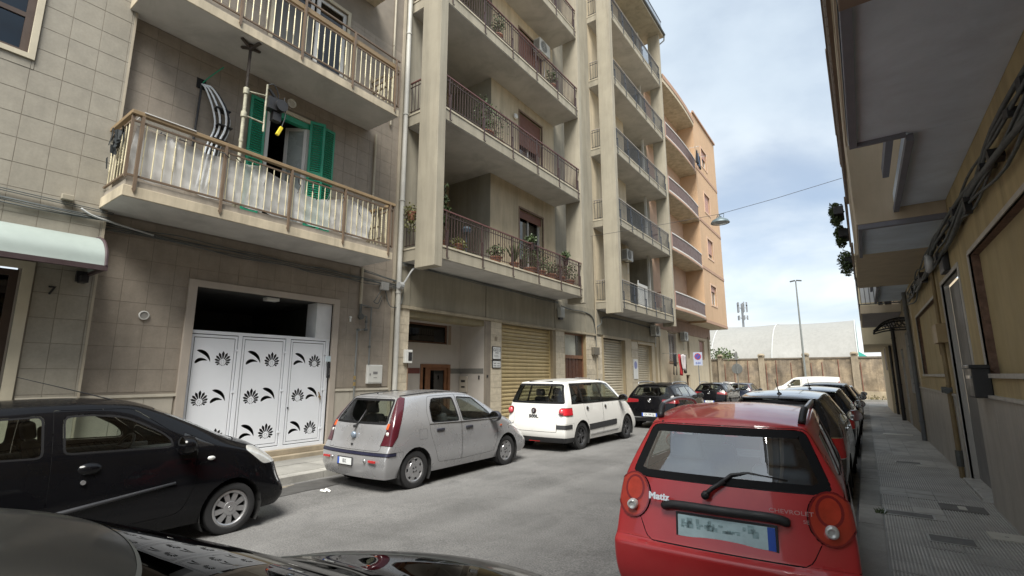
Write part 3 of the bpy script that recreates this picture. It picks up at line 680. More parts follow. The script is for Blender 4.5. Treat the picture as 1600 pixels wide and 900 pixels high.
# plastic sheeting hung inside the lower balcony
pl = bpy.data.materials.new('translucent_sheet'); pl.use_nodes = True; N_, L_ = pl.node_tree.nodes, pl.node_tree.links; N_['Principled BSDF'].inputs['Base Color'].default_value = (.70, .70, .69, 1); N_['Principled BSDF'].inputs['Roughness'].default_value = .35
tb = N_.new('ShaderNodeBsdfTransparent'); mxs = N_.new('ShaderNodeMixShader'); mxs.inputs[0].default_value = .72; L_.new(tb.outputs[0], mxs.inputs[1]); L_.new(N_['Principled BSDF'].outputs[0], mxs.inputs[2]); L_.new(mxs.outputs[0], N_['Material Output'].inputs['Surface'])
def sheet(y0, y1, z0, z1, x, seed, label, nz=9):
    rnd = random.Random(seed); ny = int((y1 - y0) / .09) + 2; ph = [rnd.uniform(0, 6.3) for _ in range(6)]; m = MB(); vs = []
    for j in range(nz):
        for i in range(ny):
            y = y0 + (y1 - y0) * i / (ny - 1); t = j / (nz - 1); zt_ = z1 + .07 * math.sin(y * 3.1 + ph[0]) - .10 * abs(math.sin(y * 1.9 + ph[3]))
            z = z0 + (zt_ - z0) * t
            vs.append((x + .028 * math.sin(y * 8 + ph[1] + 2.2 * t) + .022 * math.sin(y * 17 + z * 9 + ph[2]) + .012 * math.sin(z * 23 + y * 5 + ph[4]), y + .03 * math.sin(z * 6 + ph[5]), z))
    m.add(vs, [(j * ny + i, j * ny + i + 1, (j + 1) * ny + i + 1, (j + 1) * ny + i) for j in range(nz - 1) for i in range(ny - 1)])
    return tag(m.build('plastic_sheet', pl, None, True), label, 'sheet', 'plastic sheets on the lower tiled balcony')
sheet(2.18, 4.15, 4.66, 5.52, XF - .09, 3, 'clear plastic sheet behind the left half of the lower balcony balusters')
sheet(3.9, 6.55, 4.66, 5.40, XF - .10, 8, 'clear plastic sheet behind the right half of the lower balcony balusters')
m = MB(); m.box(-8.95, 2.25, 5.5, -8.42, 2.95, 5.515); o = m.build('plastic_sheet', pl); o.location = (0, 0, .155); tag(o, 'scrap of clear plastic lying over the left corner of the lower balcony handrail', 'sheet', 'plastic sheets on the lower tiled balcony')
# black ties, dark netting
rnd = random.Random(4); rope_t = thing('rope_ties', 'black rope ends knotted along the rail of the lower tiled balcony', 'rope', (XF, 4.5, 5.45))
for y, s_ in ((2.5, 1), (2.75, 1), (3.2, 1), (3.35, 1), (3.6, 1), (4.75, 0), (5.05, 0), (5.4, 0), (5.75, 1), (6.2, 0), (6.62, 0)):
    z = 5.46; p = [Vector((XF + .01, y, z))]
    for k in range(4): p.append(p[-1] + Vector((rnd.uniform(-.01, .02), rnd.uniform(-.02, .07) if s_ else rnd.uniform(-.04, .04), rnd.uniform(-.03, .01) if s_ else -rnd.uniform(.04, .12))))
    MB().tube(p, .009, 5).build('rope', black_p, rope_t)
m = MB()
for i in range(38):
    c = Vector((rnd.uniform(-9.2, -8.62), 2.06 + rnd.uniform(-.05, .04), 5.48 - abs(rnd.gauss(0, .16)))); d = Vector((rnd.uniform(-.06, .06), rnd.uniform(-.03, .03), -rnd.uniform(.08, .2))); s = Vector((rnd.uniform(-.03, .03), rnd.uniform(-.02, .02), .01))
    m.add([c - s, c + s, c + d + s * .6, c + d - s], [(0, 1, 2, 3)])
tag(m.build('black_netting', M('black_net', (.012, .016, .018), .8)), 'black netting bunched over the left end of the lower tiled balcony', 'netting')
# wooden ladder-like plank leaning in the balcony end
plank_m = M('weathered_timber', (.20, .165, .115), .8, var=.2, vs=6)
for zz0, lb in ((4.62, 'weathered timber frame leaning at the right end of the lower tiled balcony'), (8.1, 'weathered timber frame leaning at the right end of the upper tiled balcony')):
    t = thing('timber_frame', lb, 'timber frame', (-8.8, 6.9, zz0)); Mx = Matrix.Rotation(R(14), 3, 'X')
    for dx in (-.25, .25):
        m = MB(); m.obox((-8.85 + dx, 6.88, zz0 + .45), (.03, .05, .9), Mx); m.build('rail', plank_m, t)
    for k in range(3):
        m = MB(); m.obox((-8.85, 6.88 - .09 + k * -.05 + .1, zz0 + .2 + k * .26), (.52, .04, .035), Mx); m.build('rung', plank_m, t)
# hoist prop
hz = M('hoist_cream_paint', (.42, .40, .30), .6, var=.35, vs=12); hd = M('rusty_dark_steel', (.055, .043, .035), .7, var=.3, vs=10)
t = thing('scaffold_hoist', 'cream telescopic prop with hoist arm and motor braced between the tiled balconies', 'hoist', (-8.7, 3.76, 4.6))
hx, hy = -8.7, 3.76
m = MB(); m.cyl((hx, hy, 4.6), (hx, hy, 6.92), .030, n=12); m.cyl((hx, hy, 6.9), (hx, hy, 6.96), .038, n=12); m.cyl((hx, hy, 5.9), (hx, hy, 5.95), .036, n=12); m.build('outer_tube', hz, t, 40)
m = MB(); pr = []
for k in range(30): pr += [(.023, 6.95 + k * .027), (.029, 6.963 + k * .027)]
m.lathe(pr, (hx, hy, 0), 'z', 10); m.build('screw', hd, t)
m = MB()
for a in (20, 110, 200, 290): m.obox((hx + .11 * math.cos(R(a)), hy + .11 * math.sin(R(a)), 7.80), (.22, .05, .035), Matrix.Rotation(R(a), 3, 'Z') @ Matrix.Rotation(R(-18), 3, 'Y'))
m.cyl((hx, hy, 7.74), (hx, hy, 7.835), .05, n=10); m.build('head_cross', hd, t)
m = MB(); m.cyl((hx, hy, 6.90), (hx, hy + .36, 6.98), .015, n=8); m.cyl((hx, hy, 6.42), (hx, hy + .36, 6.42), .015, n=8); m.cyl((hx, hy + .37, 6.25), (hx, hy + .37, 7.22), .018, n=10); m.cyl((hx, hy, 6.38), (hx, hy, 6.48), .05, n=10); m.cyl((hx, hy, 6.84), (hx, hy, 6.95), .05, n=10); m.build('arm', hz, t, 40)
m = MB(); m.cyl((hx - .12, hy + .62, 6.86), (hx + .14, hy + .62, 6.86), .115, n=16); m.box(hx - .08, hy + .38, 6.74, hx + .08, hy + .60, 6.98); m.cyl((hx, hy + .4, 7.15), (hx, hy + .58, 6.99), .03, n=8); m.box(hx - .06, hy + .5, 6.55, hx + .06, hy + .66, 6.72); m.build('motor', black_p, t, 40)
m = MB(); m.tube(crv([(hx, hy + .38, 7.22), (hx + .03, hy + .48, 7.26), (hx + .02, hy + .58, 7.1), (hx, hy + .6, 6.9)], 6), .012, 5); m.tube(crv([(hx + .1, hy + .66, 7.05), (hx + .12, hy + .70, 6.7), (hx + .1, hy + .66, 6.45)], 6), .010, 5); m.build('cable', black_p, t)
ylw = M('yellow_remote', (.72, .56, .03), .45)
m = MB(); m.obox((hx + .1, hy + .62, 6.34), (.045, .065, .21), Matrix.Rotation(R(-22), 3, 'X')); m.build('remote', ylw, t, bevel=.012)
# conduit bundle from the wall opening
t = thing('conduit_bundle', 'bundle of white and black corrugated conduits hanging from a hole in the tiled wall', 'conduit', (XB, 3.45, 5.0))
MB().box(XB - .02, 3.27, 7.06, XB + .006, 3.42, 7.26).build('wall_hole', black_m, t)
wht = M('white_conduit', (.82, .86, .90), .45, var=.08)
for k, (dy, dx, mt) in enumerate(((0, .10, wht), (.05, .17, wht), (.12, .24, wht), (.20, .15, wht), (.02, .06, black_p), (.17, .21, black_p), (-.07, .02, black_p), (.09, .10, black_p))):
    pts = crv([(XB - .05, 3.33 + dy * .25, 7.17), (XB + dx * .5, 3.40 + dy * .8, 7.10), (XB + dx, 3.56 + dy * 1.2 if k != 6 else 3.34, 6.7), (XB + dx * .9, 3.62 + dy * 1.1 if k != 6 else 3.33, 6.35), (XB + dx * .7, 3.52 + dy if k != 6 else 3.32, 5.9), (XB + dx * .6, 3.44 + dy if k != 6 else 3.31, 5.1)], 9)
    n = len(pts); MB().tube(pts, [.017 + (.0025 if (i % 2) else 0) for i in range(n)], 7).build('conduit', mt, t, True)
for z, y in ((6.72, 3.62), (6.40, 3.68), (6.1, 3.62)): MB().box(XB + .03, y - .06, z, XB + .24, y + .2, z + .014).build('tie', black_p, t)
MB().tube(crv([(XB + .02, 3.36, 7.18), (XB + .12, 3.44, 7.32), (XB + .3, 3.58, 7.52)], 5), .011, 5).build('strap', green_sh, t)

# ---- awning over the front door
pvc = M('pale_awning_pvc', (.27, .315, .295), .5, var=.03, dirt=.08); aw_fr = M('maroon_awning_trim', (.05, .032, .034), .5)
AW = thing('awning', 'white barrel awning with maroon trim over the front door of the tiled building', 'awning', (XA, 1.0, 3.5))
prof = crv([(XA + .01, 3.80), (XA + .30, 3.785), (XA + .58, 3.68), (XA + .76, 3.50), (XA + .82, 3.29)], 6)
m = MB(); n = len(prof); ya, yb = -1.4, 2.10
m.add([(p.x, ya, p.y) for p in prof] + [(p.x, yb, p.y) for p in prof], [(i, i + 1, n + i + 1, n + i) for i in range(n - 1)]); m.build('cover', pvc, AW, True)
m = MB(); poly = [(p.x, p.y) for p in prof] + [(XA + .79, 3.28), (XA + .01, 3.28)]; m.prism(poly, 'y', yb, yb + .012, 0); m.build('end_cover', pvc, AW)
m = MB(); m.tube([(p.x + .004, yb + .008, p.y + .004) for p in prof], .022, 6); m.box(XA + .78, ya, 3.225, XA + .835, yb + .03, 3.295); m.box(XA + .01, yb - .012, 3.235, XA + .78, yb + .028, 3.285); m.tube([(XA + .02, ya, 3.815), (XA + .02, yb + .02, 3.815)], .014, 6); m.build('trim', aw_fr, AW)
m = MB(); m.box(XA, 2.0, 3.12, XA + .20, 2.08, 3.22); m.box(XA, 1.97, 3.14, XA + .05, 2.12, 3.30); m.build('bracket', black_p, AW)

# ---- cables along the facades at first-floor height
def cable(name, pts, r, mat, label, n=6, cat='cable'):
    return tag(MB().tube(pts, r, n).build(name, mat, None, True), label, cat, 'cables along the left facades')
rnd = random.Random(9)
def wob(x, y0, y1, z0, z1, n, a): return crv([(x + rnd.uniform(0, a), y0 + (y1 - y0) * k / n, z0 + (z1 - z0) * k / n + rnd.uniform(-a, a) * .8) for k in range(n + 1)], 4)
def bundle(label, paths, r, loc, mat=cable_m):
    t = thing('cable_bundle', label, 'cables', loc, 0, 'cables along the left facades')
    for p in paths: MB().tube(p, r, 6).build('cable', mat, t, True)
    return t
bundle('thick lower bundle of grey cables over the white awning', [wob(XA + .03, -3, 2.26, 4.10 + i * .022, 4.13 + i * .02, 9, .02) for i in range(4)], .010, (XA, 1, 4.1))
bundle('thin upper pair of grey cables over the white awning', [wob(XA + .03, -3, 2.3, 4.37 + i * .02, 4.26 + i * .03, 8, .008) for i in range(2)], .008, (XA, 1, 4.35))
cable('cable', crv([(XA + .05, 1.9, 4.25), (XA + .07, 2.05, 4.17), (XA + .05, 2.3, 4.13), (XB + .06, 2.9, 4.09)], 8), .017, M('pale_grey_conduit', (.36, .37, .37), .6), 'pale grey flexible conduit dipping from the awning cables to the recessed wall')
bundle('long bundle of grey cables under the lower tiled balcony', [wob(XB + .04, 2.25, 8.25, 4.04 + i * .03, 3.94 + i * .026, 12, .03) for i in range(5)], .010, (XB, 5, 4.0))
bundle('short cables reaching the downpipe between the two buildings', [wob(XB + .04, 7.2, 8.3, 4.22 + i * .02, 4.10 + i * .02, 4, .015) for i in range(3)], .009, (XB, 7.8, 4.15))
t = thing('junction_box', 'beige junction box on the cables over the awning', 'junction box', (XA, 1.72, 4.38)); MB().box(XA + .0, 1.66, 4.33, XA + .09, 1.80, 4.41).build('box', M('beige_box', (.30, .27, .21), .6), t, bevel=.008)
t = thing('junction_box', 'grey junction box beside the downpipe at the end of the tiled building', 'junction box', (XB, 7.82, 3.95)); MB().box(XB, 7.72, 3.84, XB + .12, 7.94, 4.04).build('box', M('grey_box', (.27, .27, .26), .5), t, bevel=.01)
m = MB(); m.tube(crv([(XB + .05, 7.75, 3.84), (XB + .05, 7.6, 3.6), (XB + .04, 7.55, 3.52), (XB + .04, 7.68, 3.50), (XB + .04, 7.78, 3.7)], 6), .010, 5); m.tube(crv([(XB + .05, 7.88, 3.84), (XB + .07, 8.0, 3.5), (XB + .1, 8.2, 3.45), (XB + .12, 8.36, 3.6), (XB + .1, 8.42, 4.05)], 6), .012, 5); m.tube([(XB + .02, 7.3, 3.36), (XB + .02, 7.72, 3.38), (XB + .03, 7.8, 3.6)], .008, 5)
tag(m.build('cable', cable_m), 'loose looped cable ends below the grey junction box', 'cable')
# downpipe between the buildings, thin pipes, gas pipes and meter box
def pipe(name, pts, r, mat, label, cat='pipe', clips=0, n=10):
    t = thing(name, label, cat, pts[0]); MB().tube(pts, r, n).build('pipe', mat, t, 40)
    if clips:
        m = MB(); a, b = Vector(pts[0]), Vector(pts[-1])
        for k in range(clips): p = a + (b - a) * ((k + .5) / clips); m.cyl(p - Vector((0, 0, .018)), p + Vector((0, 0, .018)), r * 1.22, n=n)
        m.build('collar', mat, t)
    return t
pipe('downpipe', [(XB + .09, 8.27, .12), (XB + .09, 8.27, 15)], .062, pipe_w, 'pale round downpipe between the tiled building and the grey balcony building', 'downpipe', 6, 12)
pipe('downpipe', [(XB + .04, 7.36, 4.62), (XB + .04, 7.36, 7.83)], .028, M('cream_pipe', (.40, .36, .28), .6), 'thin cream pipe between the two tiled balconies', 'pipe', 3)
pipe('downpipe', [(XB + .04, 7.8, 8.3), (XB + .04, 7.8, 13)], .028, M('cream_pipe', (.40, .36, .28), .6), 'thin cream pipe beside the upper tiled balcony', 'pipe', 3)
pipe('downpipe', [(XB + .04, 7.17, 3.42), (XB + .04, 7.17, 4.3)], .034, M('cream_pipe', (.40, .36, .28), .6), 'short cream pipe below the lower tiled balcony', 'pipe')
t = thing('gas_pipes', 'grey gas pipes with valve and fittings between the gate and the meter box', 'pipes', (XB, 7.2, 1.0))
m = MB(); m.tube([(XB + .05, 7.2, 3.40), (XB + .05, 7.48, 3.38), (XB + .05, 7.48, 2.0)], .018, 8); m.tube([(XB + .06, 7.18, 3.16), (XB + .06, 7.34, 3.14), (XB + .06, 7.34, 2.82), (XB + .06, 7.10, 2.80), (XB + .06, 7.10, .2)], .020, 8); m.build('pipe', pipe_g, t, 40)
m = MB()
m.cyl((XB + .04, 7.17, 3.12), (XB + .10, 7.17, 3.12), .07, n=12); m.cyl((XB + .05, 7.17, 3.05), (XB + .05, 7.17, 3.42), .034, n=10); m.build('valve', M('dark_valve', (.12, .125, .12), .5, metal=.4, var=.2, vs=12), t, 40)
for q in (((XB + .06, 7.30, 2.82), (XB + .06, 7.38, 2.82)), ((XB + .06, 7.09, 2.80), (XB + .06, 7.15, 2.80)), ((XB + .06, 7.34, 2.98), (XB + .06, 7.34, 3.04)), ((XB + .05, 7.48, 2.4), (XB + .05, 7.48, 2.45))): MB().cyl(q[0], q[1], .03, n=8).build('fitting', MATS['dark_valve'], t, 40)
m = MB(); m.cyl((XB + .06, 7.10, 1.52), (XB + .06, 7.10, 1.60), .03, n=8); m.cyl((XB + .06, 7.10, 1.66), (XB + .06, 7.10, 1.74), .027, n=8); m.build('brass_fitting', M('brass_fitting', (.45, .33, .14), .4, metal=.7), t)
t = thing('meter_box', 'pale grey utility meter box on the tiled wall beside the downpipe', 'meter box', (XB, 7.68, 1.78)); MB().box(XB - .02, 7.46, 1.56, XB + .05, 7.90, 2.0).build('frame', plastic_w, t, bevel=.006)
d_ = MB().box(XB + .05, 7.485, 1.585, XB + .058, 7.875, 1.975).build('door', M('meter_door', (.58, .575, .54), .5, var=.04), t, bevel=.003)
m = MB(); m.box(XB + .058, 7.62, 1.78, XB + .062, 7.75, 1.84); m.box(XB + .058, 7.52, 1.75, XB + .066, 7.545, 1.80); m.build('label_plate', M('grey_label', (.20, .20, .20), .5), d_); MB().box(XB + .058, 7.64, 1.69, XB + .0605, 7.74, 1.70).build('marking', black_p, d_)
m = MB(); m.lathe([(0.001, .03), (.03, .028), (.034, 0)], (XB, 6.93, 3.08), 'x', 12); m.box(XB, 6.91, 2.98, XB + .02, 6.95, 3.05); tag(m.build('bell_push', plastic_w), 'small white wall fitting right of the gate surround', 'fitting')
# ================================================================== LEFT BUILDING 2 (grey concrete frame, two bays of loggias)
B2 = thing('balcony_building', 'grey concrete apartment building with hanging fins and two bays of railed balconies', 'building', (-9.6, 18, 0))
GX0 = -9.6; FX = -8.43
ZB = [4.66, 8.50, 12.05, 15.66, 19.22]; ZT = [z + .32 for z in ZB]; ZR = 22.86
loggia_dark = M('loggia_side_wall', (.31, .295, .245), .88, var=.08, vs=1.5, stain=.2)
fascia_top = M('fascia_drip_edge', (.47, .42, .32), .8, var=.1, stain=.25)
BAY = [(8.43, 16.36), (19.90, 27.46)]
m = MB()
m.quad((GX0, 16.4, 3.52), (GX0, 19.9, 3.52), (GX0, 19.9, 23.2), (GX0, 16.4, 23.2)); m.quad((GX0, 8.22, 3.52), (GX0, 8.95, 3.52), (GX0, 8.95, 23.2), (GX0, 8.22, 23.2)); m.quad((GX0, 27.3, 3.52), (GX0, 27.72, 3.52), (GX0, 27.72, 23.2), (GX0, 27.3, 23.2))
m.quad((-20, 8.24, 0), (GX0, 8.24, 0), (GX0, 8.24, 23.2), (-20, 8.24, 23.2)); m.quad((-20, 27.72, 0), (-20, 27.72, 23.2), (GX0, 27.72, 23.2), (GX0, 27.72, 0)); m.quad((-20, 8.24, 23.2), (GX0, 8.24, 23.2), (GX0, 27.72, 23.2), (-20, 27.72, 23.2))
m.build('wall', concrete, B2)
# hanging fins
for (a, b) in ((8.39, 8.67), (16.38, 16.60), (19.86, 20.14), (27.48, 27.70)):
    MB().box(-9.09, a, 4.45, -8.385, b, 23.9 if a > 16 else 23.4).build('fin', concrete, B2, bevel=.008)
# loggia walls
wins = []
for bi, (y0, y1) in enumerate(BAY):
    for li, zb in enumerate(ZB):
        z0 = ZT[li]; z1 = ZB[li + 1] if li < 4 else ZR
        m = MB()
        if bi == 0:
            dy = (13.87, 15.45); facade(m, GX0, 12.15, 16.4, z0, z1, [(dy[0], dy[1], z0, z0 + 2.76, .14)])
            MB().quad((-11.5, 9.7, z0), (-11.5, 12.15, z0), (-11.5, 12.15, z1), (-11.5, 9.7, z1)).build('recess_wall', cream_wall, B2)
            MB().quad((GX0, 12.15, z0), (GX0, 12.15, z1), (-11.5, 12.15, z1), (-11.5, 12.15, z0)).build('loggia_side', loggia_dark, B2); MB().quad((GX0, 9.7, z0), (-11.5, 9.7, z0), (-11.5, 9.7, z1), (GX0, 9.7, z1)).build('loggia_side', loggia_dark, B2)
            MB().box(GX0 - .06, 8.95, z0, GX0 - .03, 9.7, z0 + 2.7).build('door_panel', (red_brown if li == 0 else plastic_w), B2)
            MB().quad((GX0 - .02, 8.95, z0 + 2.7), (GX0 - .02, 9.7, z0 + 2.7), (GX0 - .02, 9.7, z1), (GX0 - .02, 8.95, z1)).build('lintel', concrete, B2)
        else:
            dy = (21.3, 22.9); facade(m, GX0, 19.9, 24.1, z0, z1, [(dy[0], dy[1], z0, z0 + 2.6, .14)])
            MB().quad((-11.3, 24.1, z0), (-11.3, 27.3, z0), (-11.3, 27.3, z1), (-11.3, 24.1, z1)).build('recess_wall', cream_wall, B2)
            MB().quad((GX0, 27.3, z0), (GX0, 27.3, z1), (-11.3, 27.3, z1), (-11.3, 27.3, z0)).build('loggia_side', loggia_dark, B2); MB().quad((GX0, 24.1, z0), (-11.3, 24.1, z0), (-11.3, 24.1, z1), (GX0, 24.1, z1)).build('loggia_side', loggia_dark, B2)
            MB().box(-9.5, 26.55, z0, -9.38, 26.68, z1).build('loggia_post', pipe_w, B2)
        m.build('plaster', cream_wall, B2)
        drop = {(0, 0): .30, (0, 1): 1.25, (0, 2): 1.9, (0, 3): 1.2, (1, 2): 1.6, (1, 1): .5, (1, 3): 1.3}.get((bi, li), .6); zt_ = z0 + (2.76 if bi == 0 else 2.6)
        w = window(B2, GX0 - .16, dy[0] + .03, dy[1] - .03, z0 + .05, zt_ - .02, M('pale_grey_window_frame', (.42, .42, .40), .5), winglass, .09, 2)
        s = MB(); z = zt_ - .02
        while z > zt_ - drop: s.box(GX0 - .10, dy[0] + .02, z - .045, GX0 - .07, dy[1] - .02, z - .003); z -= .048
        s.build('roller_blind', M('red_brown_roller_slat', (.19, .085, .06), .6, ov=.05), w)
        MB().box(GX0 - .05, dy[0] - .06, zt_, GX0 + .02, dy[1] + .06, zt_ + .07).build('door_lintel', M('brown_lintel', (.20, .14, .10), .8), B2)
        m = MB(); m.box(GX0 - .03, dy[0] - .07, z0, GX0 + .012, dy[0], zt_); m.box(GX0 - .03, dy[1], z0, GX0 + .012, dy[1] + .07, zt_); m.build('door_jamb', M('brown_lintel', (.20, .14, .10), .8), B2)
# balcony slabs and rails
bal_h = .92; n_bal = 0
def bar_mesh(mat, nm): b = MB(); b.box(-.0075, -.0075, 0, .0075, .0075, 1); return b.mesh(nm, mat)
barA, barB = bar_mesh(maroon_rail, 'baluster_maroon'), bar_mesh(navy_rail, 'baluster_navy')
for bi, (y0, y1) in enumerate(BAY):
    rm_, tm_, bm_ = (maroon_rail, maroon_top, barA) if bi == 0 else (navy_rail, M('grey_handrail', (.30, .27, .24), .5), barB)
    for li, zb in enumerate(ZB):
        zt_ = ZT[li]
        m = MB(); m.box(-11.6, y0, zb + .02, FX, y1, zt_); s = m.build('balcony', concrete, B2)
        MB().box(-11.6, y0 + .02, zb, FX - .02, y1 - .005, zb + .06).build('soffit', soffit_m, s)
        MB().box(-9.6, y0 - .015, zt_ + .002, FX + .02, y1 - .005, zt_ + .05).build('coping', fascia_top, s)
        za = zt_ + .05; h = zt_ + 1.0
        m = MB(); m.box(FX - .045, y0 + .27, h - .012, FX + .0, y1 - .0, h + .022); m.box(-9.56, y0 + .005, h - .012, -9.09, y0 + .045, h + .022); m.build('handrail', tm_, s)
        m = MB()
        for z in (za + .07, h - .13): m.box(FX - .035, y0 + .27, z, FX - .012, y1 - .0, z + .018); m.box(-9.56, y0 + .014, z, -9.09, y0 + .036, z + .018)
        m.build('rail', rm_, s)
        n = 6; posts = [y0 + .42 + (y1 - y0 - .6) * k / (n - 1) for k in range(n)]
        for y in posts:
            m = MB(); m.box(FX - .036, y - .018, za, FX - .006, y + .018, h); m.box(FX + .022, y - .016, zt_ - .24, FX + .044, y + .016, za + .42); m.box(FX - .01, y - .016, za + .38, FX + .03, y + .016, za + .42)
            m.tube([(FX + .032, y, zt_ - .22), (FX + .034, y + .02, zt_ - .27), (FX + .034, y + .06, zt_ - .28), (FX + .034, y + .075, zt_ - .24)], .010, 5); m.build('railing_post', rm_, s)
        ys = []; y = y0 + .30
        while y < y1 - .03: ys.append(y); y += .112
        xs = [-9.5, -9.37, -9.24, -9.13]
        single = (li <= 1 and bi == 0) or (li == 0 and bi == 1)
        if single:
            for y in ys: link('baluster', bm_, s, 0, (FX - .024, y, za + .05), None, (1, 1, h - za - .05))
            for x in xs: link('baluster', bm_, s, 0, (x, y0 + .025, za + .05), None, (1, 1, h - za - .05))
        else:
            m = MB()
            for y in ys: m.box(FX - .031, y - .0075, za + .05, FX - .017, y + .0075, h)
            for x in xs: m.box(x - .0075, y0 + .018, za + .05, x + .0075, y0 + .032, h)
            stuff(m.build('balusters', rm_, s))
# roof slab with railing
m = MB(); m.box(-12, 19.8, ZR, -8.2, 28.0, ZR + .22); m.box(-12, 8.2, ZR + .0, -8.38, 16.6, ZR + .22); m.build('roof', concrete, B2)
m = MB(); m.tube([(-8.16, 19.8, ZR + .2), (-8.16, 28.05, ZR + .2)], .07, 8); m.tube([(-8.16, 28.0, ZR + .2), (-8.2, 28.0, ZR - .2), (-8.5, 27.85, ZR - .5), (-8.5, 27.85, 12)], .045, 8); m.build('gutter', M('dark_gutter', (.07, .075, .075), .5), B2)
m = MB()
for z in (ZR + .7, ZR + 1.1): m.box(-8.32, 19.8, z, -8.28, 27.95, z + .03)
for k in range(64): m.box(-8.31, 19.85 + k * .127, ZR + .22, -8.295, 19.865 + k * .127, ZR + 1.1)
m.build('roof_rail', navy_rail, B2)
# ---- ground floor: lintel band, string course, pilasters of travertine blocks
m = MB()
for (a, b) in ((8.30, 8.72), (8.73, 11.92), (11.93, 12.75), (12.76, 16.2), (16.21, 16.98), (16.99, 18.78), (18.79, 19.4), (19.41, 20.3), (20.31, 27.7)): m.box(GX0 - .1, a, 3.55, GX0 + (.03 if b - a > 1 else .05), b - .012, 4.64)
m.build('lintel_band', concrete_d, B2, bevel=.01)
m = MB(); m.box(GX0 - .3, 8.3, 3.46, GX0 + .075, 19.75, 3.545); m.build('string_course', M('string_course', (.36, .31, .225), .8, stain=.25), B2, bevel=.01)
MB().box(GX0 - .5, 8.73, 3.28, GX0 - .02, 11.9, 3.46).build('lintel_beam', M('olive_beam', (.22, .185, .11), .8, stain=.2), B2)
blk = MB().box(0, 0, 0, 1, 1, 1).mesh('stone_block', travertine)
rnd = random.Random(21)
def pilaster(y0, y1, z1, rows, depth=.03, cols=2):
    z = .1; h = (z1 - .1) / rows
    for r in range(rows):
        cut = rnd.choice((.35, .5, .65)) if cols == 2 and r % 2 else None
        segs = [(y0, y1)] if not cut else [(y0, y0 + (y1 - y0) * cut), (y0 + (y1 - y0) * cut, y1)]
        for a, b in segs: link('stone_block', blk, B2, 0, (GX0 - .12, a + .002, z + .002), None, (.12 + depth + rnd.uniform(-.004, .006), b - a - .004, h - .004))
        z += h
pilaster(8.34, 8.72, 3.46, 16); pilaster(12.2, 12.76, 3.46, 16); pilaster(16.26, 16.94, 3.46, 16); pilaster(18.82, 19.62, 3.46, 16); pilaster(19.75, 20.35, 3.46, 14, .02)
MB().box(GX0 - .3, 11.91, .1, GX0 + .03, 12.19, 3.45).build('pier', M('brown_grey_pier', (.23, .195, .155), .75, stain=.25), B2)
MB().box(GX0 - .3, 16.03, .1, GX0 + .02, 16.25, 3.46).build('pier', M('brown_pier', (.235, .185, .115), .75, stain=.2), B2)
# entrance porch
porch_w = M('porch_plaster', (.43, .395, .355), .8, var=.04, stain=.08)
PX = -10.6; m = MB()
facade(m, PX, 8.74, 11.9, .1, 3.46, [(9.05, 11.32, 2.70, 3.30, .1), (10.18, 11.42, .1, 2.06, .12)]); m.quad((GX0, 11.9, .1), (GX0, 11.9, 3.46), (PX, 11.9, 3.46), (PX, 11.9, .1)); m.quad((GX0, 8.74, .1), (PX, 8.74, .1), (PX, 8.74, 3.46), (GX0, 8.74, 3.46)); m.quad((PX, 8.74, 3.45), (PX, 11.9, 3.45), (GX0, 11.9, 3.45), (GX0, 8.74, 3.45))
m.build('porch', porch_w, B2)
MB().quad((PX, 8.74, .13), (GX0, 8.74, .13), (GX0, 11.9, .13), (PX, 11.9, .13)).build('porch_floor', dado_m, B2)
brn = M('brown_window_wood', (.12, .06, .035), .5, var=.2, vs=7)
window(B2, PX - .06, 9.05, 11.32, 2.70, 3.30, brn, glass('dark_glass', (.10, .11, .11)), .06, 1); MB().box(PX - .02, 11.33, 2.70, PX + .008, 11.45, 3.30).build('window_side', M('brown_plaster', (.25, .19, .14), .8), B2)
m = MB(); frame_rect(m, PX + .02, 10.16, 11.44, .12, 2.08, .10, .12); m.box(PX - .09, 10.42, .15, PX - .04, 10.62, 2.0); m.box(PX - .09, 11.24, .15, PX - .04, 11.34, 2.0); m.box(PX - .09, 10.62, 1.9, PX - .04, 11.24, 1.98); e_ = m.build('entrance_door', M('entrance_wood', (.19, .085, .04), .45, var=.2, vs=7), B2)
MB().quad((PX - .07, 10.26, .15), (PX - .07, 11.34, .15), (PX - .07, 11.34, 1.98), (PX - .07, 10.26, 1.98)).build('pane', glass('dark_glass', (.10, .11, .11)), e_); room(10.2, 11.4, .1, 2.06, PX - .14, B2)
MB().box(PX - .01, 8.75, 1.80, PX + .006, 10.14, 1.96).build('maroon_band', M('maroon_band', (.14, .04, .03), .6), B2); MB().box(PX + .001, 11.893, 1.80, GX0 - .02, 11.906, 1.96).build('grey_band', M('grey_band', (.15, .145, .13), .7), B2); MB().box(PX + .0, 11.46, 1.80, PX + .006, 11.9, 1.96).build('grey_band', M('grey_band', (.15, .145, .13), .7), B2)
t = thing('letterbox', 'beige letterbox and entry phone on the right wall of the recessed porch', 'letterbox', (-10.4, 11.9, 1.2)); MB().box(PX + .03, 11.84, 1.22, PX + .36, 11.895, 1.72).build('box', M('beige_letterbox', (.40, .36, .30), .55), t, bevel=.012)
m = MB(); m.box(PX + .13, 11.832, 1.36, PX + .27, 11.842, 1.41); m.box(PX + .12, 11.832, 1.53, PX + .28, 11.842, 1.60); m.build('slot', black_p, t)
m = MB(); m.box(-9.82, 11.885, 1.62, -9.77, 11.9, 1.74); tag(m.build('bell_push', black_p), 'small black bell push on the porch wall by its outer edge', 'bell')
MB().box(GX0 + .028, 12.0, 1.68, GX0 + .045, 12.06, 1.76).build('bell_plate', black_p, B2)
